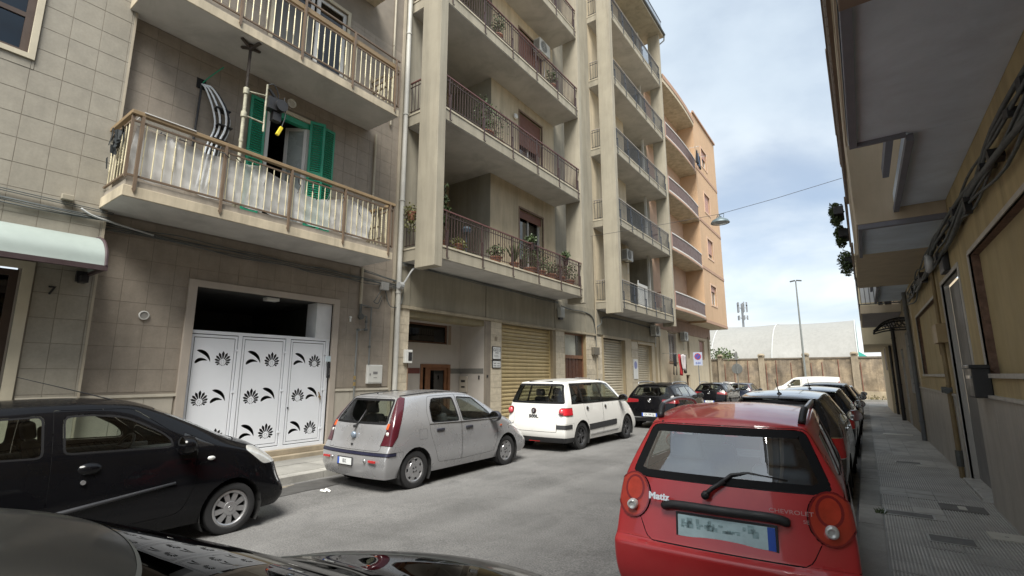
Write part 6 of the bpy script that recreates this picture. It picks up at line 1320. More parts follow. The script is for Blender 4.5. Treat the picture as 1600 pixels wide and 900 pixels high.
    bmesh.ops.recalc_face_normals(b2, faces=b2.faces); b2.normal_update()
    nl = b2.verts.layers.float_vector.new('n0')
    for v in b2.verts: v[nl] = v.normal
    return b2
VIEW = {'s': ((1, 2), lambda f: abs(f.normal.x) > .28), 'sl': ((1, 2), lambda f: f.normal.x > -2), 't': ((0, 1), lambda f: f.normal.z > .12)}
def axes(view): return (1, 2) if view[0] == 's' else (0, 1) if view == 't' else (0, 2)
def vfilter(view, S):
    L = S['L']
    if view == 's': return lambda f, c: abs(f.normal.x) > .22
    if view == 'S': return lambda f, c: True
    if view == 'r': return lambda f, c: c.y < L * .42 and (f.normal.y < .25)
    if view == 'f': return lambda f, c: c.y > L * .5 and f.normal.y > -.1
    if view == 't': return lambda f, c: f.normal.z > .05
    if view == 'w': return lambda f, c: f.normal.y > .10 and f.normal.z > .18 and c.y > L * .4
def cutpoly(bm, view, poly, S, closed=True):
    a, b = (1, 2) if view in 'sS' else (0, 1) if view == 't' else (0, 2); ft = vfilter(view, S)
    us = [p[0] for p in poly]; vs = [p[1] for p in poly]; x0, x1, y0, y1 = min(us) - .01, max(us) + .01, min(vs) - .01, max(vs) + .01; cand = []
    def ext(f):
        u = [v.co[a] for v in f.verts]; w = [v.co[b] for v in f.verts]; return min(u), max(u), min(w), max(w)
    for f in bm.faces:
        e = ext(f)
        if e[1] < x0 or e[0] > x1 or e[3] < y0 or e[2] > y1: continue
        if ft(f, f.calc_center_median()): cand.append((f, e))
    for i in range(len(poly)):
        (px, py), (qx, qy) = poly[i - 1], poly[i]; dx, dy = qx - px, qy - py; l = math.hypot(dx, dy)
        if l < 1e-5: continue
        nx_, ny_ = -dy / l, dx / l; k = nx_ * px + ny_ * py
        l0, h0, l1, h1 = min(px, qx) - .012, max(px, qx) + .012, min(py, qy) - .012, max(py, qy) + .012; fs = []
        for f, e in cand:
            if e[1] < l0 or e[0] > h0 or e[3] < l1 or e[2] > h1: continue
            ds = [nx_ * v.co[a] + ny_ * v.co[b] - k for v in f.verts]
            if min(ds) < -1e-5 and max(ds) > 1e-5: fs.append(f)
        if not fs: continue
        co = [0, 0, 0]; co[a], co[b] = px, py; nrm = [0, 0, 0]; nrm[a], nrm[b] = nx_, ny_; old = set(fs)
        g = list({v for f in fs for v in f.verts}) + list({e for f in fs for e in f.edges}) + fs
        r = bmesh.ops.bisect_plane(bm, geom=g, dist=1e-5, plane_co=co, plane_no=nrm)
        new = [x for x in r['geom'] if isinstance(x, bmesh.types.BMFace)]
        for f in new: f.normal_update()
        cand = [c for c in cand if c[0] not in old] + [(f, ext(f)) for f in set(new) | {f for f in old if f.is_valid}]
def side_sym(poly): return poly
def build_part(bm_faces, name, mats, parent, ring=0.0, ring_depth=-.004, off=0.0, wl=None, inner=None):
    """copy faces to their own object with an edge ring (panel gap or seal)"""
    nl_src = None; bm = bmesh.new(); vm = {}; fs = list(bm_faces)
    if not fs: return None
    src = build_part.src; nl = src.verts.layers.float_vector['n0']; l2 = bm.verts.layers.float_vector.new('n0')
    for f in fs:
        vv = []
        for v in f.verts:
            if v not in vm: w = bm.verts.new(v.co); w[l2] = v[nl]; vm[v] = w
            vv.append(vm[v])
        try: bm.faces.new(vv)
        except ValueError: pass
    bm.normal_update()
    for f in bm.faces: f.smooth = True
    if off:
        for v in bm.verts: v.co += v[l2] * off
    if ring:
        bnd = {v for e in bm.edges if e.is_boundary for v in e.verts}
        r = bmesh.ops.inset_region(bm, faces=list(bm.faces), thickness=ring, depth=0, use_boundary=True, use_even_offset=True)
        for f in r['faces']: f.material_index = 1; f.smooth = True
        if ring_depth:
            for e in bm.edges:
                if e.is_boundary:
                    for v in e.verts: v.tag = True
            for v in bm.verts:
                if v.tag: v.co += v[l2] * ring_depth
    me = bpy.data.meshes.new(name); nrm = [Vector(v[l2]).normalized() if Vector(v[l2]).length > 1e-4 else v.normal.copy() for v in bm.verts]
    bm.to_mesh(me); bm.free()
    for m in (mats if isinstance(mats, (list, tuple)) else [mats]): me.materials.append(m)
    me.normals_split_custom_set_from_vertices([tuple(x) for x in nrm])
    if 'n0' in me.attributes: me.attributes.remove(me.attributes['n0'])
    o = bpy.data.objects.new(name, me); COL.objects.link(o); o.parent = parent; WL[o] = Vector(); return o
# --- wheels: one tyre and one rim per style, shared
WHEELS = {}
def wheel_meshes(style, r, w, rim_r, mat):
    key = (style, round(r, 3), round(w, 3), mat.name)
    if key in WHEELS: return WHEELS[key]
    t = MB(); h = w / 2; pr = [(rim_r, -h * .82), (rim_r + .012, -h * .95), (r * .90, -h), (r * .965, -h * .9), (r, -h * .62), (r, h * .62), (r * .965, h * .9), (r * .90, h), (rim_r + .012, h * .95), (rim_r, h * .82), (rim_r, -h * .82)]
    t.lathe(pr, (0, 0, 0), 'x', 40); tm = t.mesh('tyre', tyre_m, 35)
    c = MB(); xo = h * .70
    def disc(r0, r1, x0, x1, mi, n=32): c.lathe([(r0, x0), (r1, x1)], (0, 0, 0), 'x', n, mi)
    c.lathe([(.001, -h * .2), (rim_r, -h * .2)], (0, 0, 0), 'x', 28, 1); c.lathe([(rim_r, -h * .5), (rim_r, h * .80), (rim_r - .018, h * .86), (rim_r - .030, h * .74), (rim_r - .032, h * .4)], (0, 0, 0), 'x', 36, 0)
    def spoke(a, r0, r1, w0, w1, x0, x1, th=.02, tw=0.0):
        ca, sa = math.cos(a), math.sin(a); cb, sb = math.cos(a + tw), math.sin(a + tw)
        def P(rr, ww, x, cc, ss): return (x, rr * cc - ww * ss, rr * ss + ww * cc)
        v = [P(r0, -w0, x0, ca, sa), P(r0, w0, x0, ca, sa), P(r1, w1, x1, cb, sb), P(r1, -w1, x1, cb, sb), P(r0, -w0, x0 - th, ca, sa), P(r0, w0, x0 - th, ca, sa), P(r1, w1, x1 - th, cb, sb), P(r1, -w1, x1 - th, cb, sb)]
        c.add(v, ((3, 2, 1, 0), (4, 5, 6, 7), (0, 1, 5, 4), (1, 2, 6, 5), (2, 3, 7, 6), (3, 0, 4, 7)), 0)
    if style == 'nine':
        c.lathe([(.001, xo + .014), (rim_r * .36, xo + .010), (rim_r * .42, xo - .01), (rim_r * .42, xo - .03)], (0, 0, 0), 'x', 28, 0)
        for k in range(9): spoke(k * 2 * math.pi / 9 + .3, rim_r * .36, rim_r * .97, .024, .030, xo + .004, xo - .004)
        c.lathe([(.001, xo + .019), (.028, xo + .017), (.030, xo + .01)], (0, 0, 0), 'x', 12, 2)
    elif style == 'cover':
        n = 7; c.lathe([(.001, xo + .016), (rim_r * .40, xo + .012), (rim_r * .62, xo + .012), (rim_r * .66, xo)], (0, 0, 0), 'x', 42, 0); c.lathe([(rim_r * .84, xo - .002), (rim_r * .88, xo + .008), (rim_r * .98, xo - .002)], (0, 0, 0), 'x', 42, 0)
        for k in range(n): spoke((k + .5) * 2 * math.pi / n, rim_r * .60, rim_r * .90, .036, .044, xo + .010, xo + .006)
        for k in range(4): a = k * math.pi / 2 + .5; c.cyl((xo + .012, rim_r * .2 * math.cos(a), rim_r * .2 * math.sin(a)), (xo + .018, rim_r * .2 * math.cos(a), rim_r * .2 * math.sin(a)), .014, n=8, mi=1)
        c.lathe([(.001, xo + .022), (.026, xo + .02), (.028, xo + .012)], (0, 0, 0), 'x', 12, 2)
    elif style == 'twist':
        c.lathe([(.001, xo + .012), (rim_r * .22, xo + .008), (rim_r * .26, xo - .02)], (0, 0, 0), 'x', 24, 0)
        for k in range(5):
            spoke(k * 2 * math.pi / 5 + .2, rim_r * .2, rim_r * .97, .018, .026, xo, xo - .006, tw=.30); spoke(k * 2 * math.pi / 5 + .62, rim_r * .2, rim_r * .97, .012, .018, xo - .004, xo - .01, tw=.30)
    else:
        c.lathe([(.001, xo + .01), (rim_r * .28, xo + .006), (rim_r * .32, xo - .02)], (0, 0, 0), 'x', 24, 0)
        for k in range(5): spoke(k * 2 * math.pi / 5, rim_r * .26, rim_r * .97, .032, .046, xo, xo - .006)
    cm = c.mesh('rim', [mat, black_m, chrome], 35); WHEELS[key] = (tm, cm); return tm, cm
# --- seats, shared
def rbox_mesh(name, mat, size, bev, taper=.85):
    bm = bmesh.new(); bmesh.ops.create_cube(bm, size=1)
    for v in bm.verts: v.co = Vector((v.co.x * size[0] * (taper if v.co.z > 0 else 1), v.co.y * size[1], v.co.z * size[2]))
    bmesh.ops.bevel(bm, geom=bm.edges[:], offset=bev, segments=3, affect='EDGES', profile=.6)
    me = bpy.data.meshes.new(name); bm.to_mesh(me); bm.free(); me.materials.append(mat); me.polygons.foreach_set('use_smooth', [True] * len(me.polygons)); return me
SEATB = {k: rbox_mesh('seat_back', m, (.46, .14, .60), .06) for k, m in (('d', seat_m), ('g', seat_g))}; SEATC = {k: rbox_mesh('seat_cushion', m, (.48, .5, .16), .06, 1) for k, m in (('d', seat_m), ('g', seat_g))}; HEADR = {k: rbox_mesh('headrest', m, (.26, .10, .18), .045) for k, m in (('d', seat_m), ('g', seat_g))}
def seat(root, x, y, z, tone='d', hr=.0):
    o = link('seat', SEATC[tone], root); o.location = (x, y, z); WL[o] = Vector()
    b = link('seat_back', SEATB[tone], o); b.location = (0, -.24, .34); b.rotation_euler = (R(14), 0, 0)
    h = link('headrest', HEADR[tone], o); h.location = (0, -.36, .74 + hr); h.rotation_euler = (R(10), 0, 0)
def car(name, label, S, body_m, loc, rz=0.0, cat='car', detail=2):
    """S: table of shapes; the car stands at the origin (rear bumper y=0, nose y=L) while it is built"""
    root = thing(name, label, cat, (0, 0, 0), 0, S.get('group', 'cars parked along the street')); L = S['L']; bm = car_shell(S)
    W_ = S['W']; r = S['wheel'][2]; ax = S['wheel'][:2]; arch = S['arch']
    gap = [body_m, seal_m]
    # cut everything first
    for y in ax: cutpoly(bm, 's', circle_poly((y, r), arch, 22), S)
    regs = S['regions']
    for rg in regs: rg['bb'] = [(min(q[0] for q in pl), max(q[0] for q in pl), min(q[1] for q in pl), max(q[1] for q in pl)) for _, pl in rg['cut']]; rg['ff'] = [vfilter(v, S) for v, _ in rg['cut']]
    for rg in regs:
        for view, poly in rg['cut']: cutpoly(bm, view, poly, S)
    bm.normal_update()
    # delete wheel openings
    dead = []
    for f in bm.faces:
        c = f.calc_center_median()
        if abs(f.normal.x) > .2 and abs(c.x) > W_ * .55:
            for y in ax:
                if (c.y - y) ** 2 + (c.z - r) ** 2 < (arch * .985) ** 2: dead.append(f); break
    bmesh.ops.delete(bm, geom=dead, context='FACES')
    build_part.src = bm
    buckets = {}; rest = []
    for f in bm.faces:
        c = f.calc_center_median(); hit = None
        for i, rg in enumerate(regs):
            if rg.get('sx') and (c.x > 0) != (rg['sx'] > 0): continue
            ok = True
            for (view, poly), bb, ff in zip(rg['cut'], rg['bb'], rg['ff']):
                a, b = (1, 2) if view in 'sS' else (0, 1) if view == 't' else (0, 2); u, w = c[a], c[b]
                if u < bb[0] or u > bb[1] or w < bb[2] or w > bb[3] or not ff(f, c) or not inpoly((u, w), poly): ok = False; break
            if ok and 'test' in rg and not rg['test'](f, c): ok = False
            if ok: hit = i; break
        if hit is None: rest.append(f)
        else:
            sd = 0 if regs[hit].get('one') else (1 if c.x > 0 else -1); buckets.setdefault((hit, sd), []).append(f)
    objs = {}
    body = build_part(rest, 'body', body_m, root)
    for want_sub in (False, True):
        for (i, sd), fs in buckets.items():
            rg = regs[i]
            if bool(rg.get('in')) != want_sub: continue
            par = root
            if rg.get('in'): par = objs.get((rg['in'], sd)) or objs.get((rg['in'], 0)) or root
            o = build_part(fs, rg['name'], rg['mats'], par, rg.get('ring', 0), rg.get('rd', -.004), rg.get('off', 0))
            if o:
                objs[(rg.get('id', rg['name']), sd)] = o
                if rg.get('label'): o['label'] = rg['label']
    bm.free()
    # wheels
    tm, cm = wheel_meshes(S.get('style', 'five'), r, S.get('tw', .185), S.get('rim', r * .66), S.get('rim_mat', alloy)); tx = S.get('track', W_ - S.get('tw', .185) / 2 - .035)
    for y in ax:
        for sx in (1, -1):
            o = link('wheel', tm, root, 0, (sx * tx, y, r), (R(random.Random(y * 7 + sx).uniform(0, 60)), 0, 0 if sx > 0 else math.pi)); WL[o] = Vector(); c = link('rim', cm, o); c.location = (0, 0, 0)
        n = 14                                                            # arch liner
        for sx in (1, -1):
            P = [(y + arch * 1.0 * math.cos(a), r + arch * 1.0 * math.sin(a)) for a in [R(-32) + R(244) * k / n for k in range(n + 1)]]
            x0, x1 = sx * (W_ - .018), sx * (W_ - .34); m = MB(); m.add([(x0, p[0], p[1]) for p in P] + [(x1, p[0], p[1]) for p in P], [(i, i + 1, n + 2 + i, n + 1 + i) for i in range(n)]); m.add([(x1, p[0], p[1]) for p in P], [tuple(range(n + 1))])
            m.build('arch_liner', M('arch_liner', (.008, .008, .008), .95, var=0), root)
    # underside
    zs = S['sill'] if not callable(S['sill']) else min(S['sill'](0), S['sill'](.5), S['sill'](1)); m = MB(); m.box(-W_ * .80, .22, zs + .02, W_ * .80, L - .25, zs + .06); m.build('floor', M('underside', (.01, .01, .01), .95, var=0), root)
    # cabin
    if detail >= 1:
        zf = S.get('seat_z', .50); tone = S.get('seat_tone', 'd'); sy = S.get('seats', [(ax[0] + 1.22), (ax[0] + .42)])
        for j, y in enumerate(sy):
            for x in ((-.36, .36) if j == 0 else (-.36, .36)): seat(root, x * W_ / .82, y, zf, tone)
        dz = S.get('dash_z', S['belt'][len(S['belt']) - 3][1] - .06); dy = S['belt'][len(S['belt']) - 3][0] - .30
        m = MB(); m.box(-W_ * .84, dy - .20, dz - .22, W_ * .84, dy + .42, dz); m.box(-W_ * .86, .35, .30, -W_ * .82, dy, S['belt'][2][1] - .06); m.box(W_ * .82, .35, .30, W_ * .86, dy, S['belt'][2][1] - .06); m.box(-W_ * .8, .3, .34, W_ * .8, dy, .38); m.build('dashboard', trim_m, root, bevel=.03)
        m = MB(); c = Vector((-.36, dy - .36, dz + .02)); rr = .185; tlt = R(28); m.tube([c + Vector((rr * math.cos(a), rr * math.sin(a) * math.sin(tlt), rr * math.sin(a) * math.cos(tlt))) for a in [k * math.pi / 10 for k in range(21)]], .016, 6); m.cyl(c + Vector((0, .0, 0)), c + Vector((0, .18, -.1)), .03, n=8); m.obox(c, (.34, .03, .06)); m.build('steering_wheel', black_p, root)
        if S.get('mirror_in', True): ws = S['top'][-5]; MB().box(-.12, ws[0] + .05, ws[1] - .10, .12, ws[0] + .09, ws[1] - .03).build('rear_view_mirror', black_p, root, bevel=.01)
    # door mirrors
    if S.get('mirror'):
        my, mz, mw = S['mirror']
        for sx in S.get('mirror_sides', (1, -1)):
            m = MB(); prof_ = [(.001, -.075), (.06, -.065), (.085, -.02), (.085, .03), (.075, .05)]; m.lathe(prof_[::-1], (0, 0, 0), 'y', 14); me = m.mesh('door_mirror', S.get('mirror_mat', body_m), True, recalc=True)
            o = link('door_mirror', me, root, 0, (sx * (mw + .10), my, mz), (math.pi, 0, 0), (1.5, 1.15, 1.15)); WL[o] = Vector()
            m = MB(); m.lathe([(.001, -.052), (.074, -.052)], (0, 0, 0), 'y', 14); g = link('mirror_glass', m.mesh('mirror_glass', M('mirror_glass', (.6, .62, .64), .04, metal=1, var=0)), o); g.location = (0, .10, 0)
            MB().box(min(sx * (mw - .02), sx * (mw + .05)), my - .03, mz - .05, max(sx * (mw - .02), sx * (mw + .05)), my + .05, mz - .01).build('mirror_arm', trim_m, root)
    if 'extra' in S: S['extra'](root, objs, body_m)
    root.location = loc; root.rotation_euler = (0, 0, rz); WL[root] = Vector(loc); return root
def handle(root, objs, door, x, y, z, mat, sx=1, w=.19, h=.045):
    p = objs.get((door, sx)) or root; m = MB(); m.box(min(x, x + sx * .028), y - w / 2, z - h / 2, max(x, x + sx * .028), y + w / 2, z + h / 2); m.build('handle', mat, p, bevel=.012)
    m = MB(); 
def plate(root, par, x, y, z, w=.52, h=.11, tilt=0, text=None, rear=True, blue=(-1, 1), frame=True):
    """number plate facing -y (rear) at centre x, y, z"""
    p = par or root; Mx = Matrix.Rotation(tilt, 3, 'X'); sg = -1 if rear else 1; m = MB()
    if frame: m.obox((x, y, z), (w + .03, .010, h + .03), Mx, 1)
    m.obox(Vector((x, y + sg * .004, z)), (w, .010, h), Mx, 0); o = m.build('number_plate', [plate_m, black_p], p, bevel=.002)
    b = MB()
    for s in blue: b.obox(Vector((x + s * (w / 2 - .022), y + sg * .0092, z)), (.044, .002, h), Mx)
    b.build('blue_band', plate_b, o)
    if text: text_mesh('lettering', text, h * .82, ink, o, Vector((x, y + sg * .0098, z)), (R(90) + tilt, 0, 0), .0005, sx=.85, bold=.001)
    return o
def wiper(root, par, pts, mat=None):
    m = MB(); m.tube(pts, [.013] * (len(pts) - 1) + [.007], 6); m.build('wiper', mat or black_p, par or root, True)
# ---- shape tables
def mk(L, W, roof_r, peak, ws, cowl, hood, belt_r, belt_c, wroof=.60, whood=.62, rear=(.07, .06, .11), front=(.05, 0, .10), rows=(.30, .72), beltw=.965, lowW=.94, rearw=.955):
    """roof_r (y,z), peak (y,z), ws (y,z) windscreen top, cowl (y,z), hood (y,z) front edge, belt_r (y,z), belt_c z at cowl"""
    top = [(roof_r[0], roof_r[1], wroof - .03)]
    ym = ws[0]
    for k, t in enumerate((.14, .34, .55, .76, .92)):
        y = lerp(roof_r[0], ws[0], t)
        if y < peak[0]: u = (y - roof_r[0]) / (peak[0] - roof_r[0]); z = lerp(roof_r[1], peak[1], 1 - (1 - u) ** 2)
        else: u = (y - peak[0]) / (ws[0] - peak[0]); z = lerp(peak[1], ws[1], u ** 2)
        top.append((y, z, wroof))
    top.append((ws[0], ws[1], wroof - .01)); top.append((lerp(ws[0], cowl[0], .5), lerp(ws[1], cowl[1], .5) + .02, lerp(wroof, whood, .5) + .03)); top.append((cowl[0], cowl[1], whood + .06)); top.append((lerp(cowl[0], hood[0], .5), lerp(cowl[1], hood[1], .5) + .045, whood + .03)); top.append((hood[0], hood[1], whood - .04))
    n = len(top); bc = cowl[0] - .10; belt = []
    ys = [lerp(belt_r[0], bc, t) for t in (0, .10, .28, .46, .64, .78, .86, .93, 1.0)]
    for i, y in enumerate(ys):
        t = i / 8; w = W * beltw * (rearw if i == 0 else (1 + rearw) / 2 if i == 1 else 1); belt.append((y, lerp(belt_r[1], belt_c, t), w if i < 7 else W * (beltw - .01 * (i - 6))))
    belt.append((top[9][0], top[9][1] - .075, W * beltw * .945)); belt.append((top[10][0] + .06, top[10][1] - .09, W * .84))
    return dict(L=L, W=W, top=top, belt=belt, rows=[(rows[0], W, rear[0], L - front[0]), (rows[1], W * .995, rear[1], L - front[1]), (1.0, W * lowW, rear[2], L - front[2])], sill=.20,
                rearbulge=[(1, .05), (2, .06), (3, .06), (4, .06), (5, .05)], frontbulge=[(1, .10), (2, .16), (3, .20), (4, .20), (5, .16)], crown=.045, topbulge=[-.03, 0, 0, 0, 0, 0, .07, .09, .10, .06, .10])
def mirror_x(poly): return [(-x, z) for x, z in poly][::-1]
def both(name, cuts, **k):
    """a region on each side; rear/front/top outlines are given for +x"""
    o = []
    for sx in (1, -1): o.append(dict(name=name, sx=sx, cut=[(v, p if v in 'sS' or sx > 0 else mirror_x(p)) for v, p in cuts], **k))
    return o
GL = lambda: dict(mats=[car_glass, seal_m], ring=.018, rd=.004, off=-.006)
def red_matiz():
    S = mk(3.495, .748, (.40, 1.40), (1.45, 1.475), (2.02, 1.43), (2.72, 1.02), (3.30, .80), (.21, 1.0), .99, wroof=.56, whood=.58, rearw=1.0)
    S.update(plan=[(0, 1.0), (.1, 1.01), (.85, .985), (1, .92)], wheel=(.53, 2.87, .275), arch=.325, tw=.16, style='nine', seat_tone='g', seat_z=.46, mirror=(2.25, 1.03, .72), mirror_sides=(-1,), sub=3, c_roof=.5, c_tail=.55, c_rear=.42, seats=[1.95, .95], c_belt=.35)
    S['rows'] = [(.30, .748, .13, 3.43), (.50, .75, .06, 3.47), (.54, .75, -.0, 3.49), (.80, .745, .0, 3.49), (1.0, .70, .07, 3.42)]; S['rearbulge'] = [(1, .07), (2, .075), (3, .07), (4, .06), (7, .05)]; S['frontbulge'] = [(1, .1), (2, .16), (7, .18)]; S['sill'] = .24
    S['c_rrows'] = {5: .6, 4: .5}
    rw = rnd_poly([(-.655, 1.015), (.655, 1.015), (.515, 1.385), (-.515, 1.385)], [.07, .07, .05, .05], 4)
    tl = [(x * .83 + .622, z * 1.0 + .885) for x, z in circle_poly((0, 0), .150, 26)]
    tg = rnd_poly([(-.50, .62), (.50, .62), (.595, .80), (.72, 1.02), (.53, 1.40), (-.53, 1.40), (-.72, 1.02), (-.595, .80)], .05)
    R_ = []
    il = [(x * .83 + .617, z + .925) for x, z in circle_poly((0, 0), .078, 20)]
    R_ += both('indicator_lamp', [('r', il)], mats=[M('lens_orange_red', (.42, .036, .018), .2, coat=.7, var=.25, vs=10, obj=True), dkred_l], ring=.005, rd=0, off=.014, **{'in': 'tail_light'})
    R_ += both('tail_light', [('r', tl)], mats=[M('lens_red_orange', (.40, .034, .02), .16, coat=.8, var=.12, vs=12, obj=True), dkred_l], ring=.012, rd=.002, off=.012)
    R_ += [dict(name='rear_window', cut=[('r', rw)], one=1, mats=[glass('rear_glass_blue', (.70, .78, .82), base=.22), seal_m], ring=.055, rd=.003, off=-.004)]
    R_ += [dict(name='tailgate', cut=[('r', tg)], one=1, mats=[S_red, seal_m], ring=.006, rd=-.010)]
    R_ += [dict(name='bumper', cut=[('S', [(-.3, -.1), (.40, -.1), (.40, .60), (.30, .625), (-.3, .625)])], one=1, mats=[S_red, seal_m], ring=.005, rd=-.008)]
    for nm, p in (('window_f', [(1.55, 1.03), (2.40, 1.03), (2.05, 1.37), (1.56, 1.39)]), ('window_r', [(.82, 1.05), (1.48, 1.03), (1.49, 1.39), (1.02, 1.375)])): R_ += both('side_window', [('s', rnd_poly(p, .05))], id=nm, **GL())
    R_ += both('quarter_window', [('s', rnd_poly([(.46, 1.10), (.74, 1.06), (.90, 1.36), (.58, 1.34)], .05))], mats=[car_glass_d, seal_m], ring=.012, off=-.004)
    R_ += both('front_door', [('s', [(1.52, .34), (2.45, .34), (2.52, .95), (2.05, 1.43), (1.52, 1.44)])], mats=[S_red, seal_m], ring=.006, rd=-.008); R_ += both('rear_door', [('s', [(.90, .62), (1.02, .34), (1.51, .34), (1.51, 1.44), (.98, 1.42), (.76, 1.02)])], mats=[S_red, seal_m], ring=.006, rd=-.008)
    R_ += [dict(name='windscreen', cut=[('w', rnd_poly([(-.60, 1.04), (.60, 1.04), (.50, 1.40), (-.50, 1.40)], .05))], one=1, **GL())]
    S['regions'] = R_
    def extra(root, ob, bm_):
        tg_ = ob.get(('tailgate', 0)); rw_ = ob.get(('rear_window', 0))
        for sx in (1, -1):
            t_ = ob.get(('tail_light', sx))
            for (dz, rr, mt, nm, dy) in ((-.06, .036, clear_l, 'reversing_lamp', .0),):
                m = MB()
                if nm == 'reversing_lamp': m.lathe([(.001, -.022), (rr * .55, -.018), (rr * .6, -.026), (rr, -.016), (rr * 1.05, .02)], (sx * .622, .085, .885 + dz), 'y', 20)
                else: m.lathe([(.001, -.006), (rr * .7, -.003), (rr, .006), (rr * 1.05, .02)], (sx * .622, .112, .885 + dz), 'y', 20)
                m.build(nm, mt, t_ or root, True)
        hb = M('matte_black_bar', (.018, .018, .019), .55, var=.15, vs=10, obj=True)
        m = MB(); P = crv([(-.40, .075, .845), (-.30, .058, .868), (0, .035, .872), (.30, .058, .868), (.40, .075, .845)], 6)
        for a, b in zip(P[:-1], P[1:]):
            pass
        m.tube(P, [.020] + [.030] * (len(P) - 2) + [.020], 8); m.build('handle_bar', hb, tg_ or root, True)
        pl_ = plate(root, tg_, .015, .045, .745, .60, .135, R(-7), None, True, (1,))
        pl_.data.materials[0] = M('number_plate_pale_cyan', (.45, .60, .64), .35, var=.10, vs=14, obj=True)
        m = MB(); rr = random.Random(8)
        for k in range(44):
            x = rr.uniform(-.27, .20); w = rr.uniform(.01, .045); h = rr.uniform(.006, .05); z = .745 + rr.uniform(-.05, .05) * .8; m.box(x, .0345, z - h / 2, x + w, .0365, z + h / 2)
        m.build('smudged_marks', M('smudged_teal', (.30, .44, .47), .5, var=.3, vs=30, obj=True), pl_)
        badge = M('badge_silver', (.72, .73, .74), .22, metal=.6, var=0)
        text_mesh('lettering', 'Matiz', .062, badge, tg_ or root, (-.42, .070, .905), (R(80), 0, R(-4)), .003, bold=.0025, sx=1.1); text_mesh('lettering', 'CHEVROLET', .036, M('badge_dull', (.42, .25, .25), .35, metal=.5, var=0), tg_ or root, (.41, .079, .912), (R(80), 0, R(4)), .002, sx=1.25); text_mesh('lettering', 'SE', .028, M('badge_dull', (.42, .25, .25), .35, metal=.5, var=0), tg_ or root, (.49, .076, .865), (R(80), 0, R(4)), .002, sx=1.25)
        wiper(root, rw_, [(-.10, .085, .955), (-.07, .095, .985), (.06, .175, 1.085), (.16, .205, 1.10), (.40, .205, 1.078)]); m = MB(); m.cyl((-.10, .10, .955), (-.10, .06, .950), .026, n=10); m.tube([(-.10, .07, .955), (-.06, .10, .995), (.02, .135, 1.045)], .017, 6); m.build('wiper_arm', black_p, rw_ or root, True)
        for sx in (1, -1):
            m = MB(); m.tube(crv([(sx * .50, .52, 1.44), (sx * .515, .60, 1.505), (sx * .535, .78, 1.530), (sx * .55, 1.3, 1.545), (sx * .54, 1.8, 1.515), (sx * .52, 1.92, 1.46)], 5), .017, 8); m.build('roof_rail', M('roof_rail_grey', (.36, .37, .39), .35, metal=.5), root, True); m = MB(); m.tube(crv([(sx * .50, .505, 1.43), (sx * .512, .585, 1.49), (sx * .52, .66, 1.515)], 4), .026, 8); m.build('roof_rail_foot', black_p, root, True)
        m = MB(); m.lathe([(.001, -.012), (.05, -.012), (.062, 0), (.06, .02)], (-.53, .01, .475), 'y', 18); m.build('fog_recess', dkred_l, ob.get(('bumper', 0)) or root, True)
        for sx in (1, -1):
            m = MB(); m.obox((sx * .57, 1.02, 1.13), (.012, .03, .5), Matrix.Rotation(R(-14), 3, 'X')); m.build('seat_belt', black_p, root)
        MB().box(-.60, .50, .62, .60, .90, .88).build('parcel_shelf', seat_m, root, bevel=.03)
        m = MB(); m.box(-.05, .385, 1.405, .05, .40, 1.42); m.box(-.46, .39, 1.395, -.44, .40, 1.41); m.build('high_stop_lamp', black_p, root)
    S['extra'] = extra; S['label_'] = ''
    return S
S_red = M('red_car_paint', (.44, .022, .026), .36, var=.07, vs=1.5, coat=.7, obj=True, spec=.4, dirt=.10, tint=(.46, .04, .04))
car('small_red_hatchback', 'red hatchback seen from behind in the right row, smudged number plate and black tailgate bar', red_matiz(), S_red, (-.875, 3.58, 0), R(3.0))

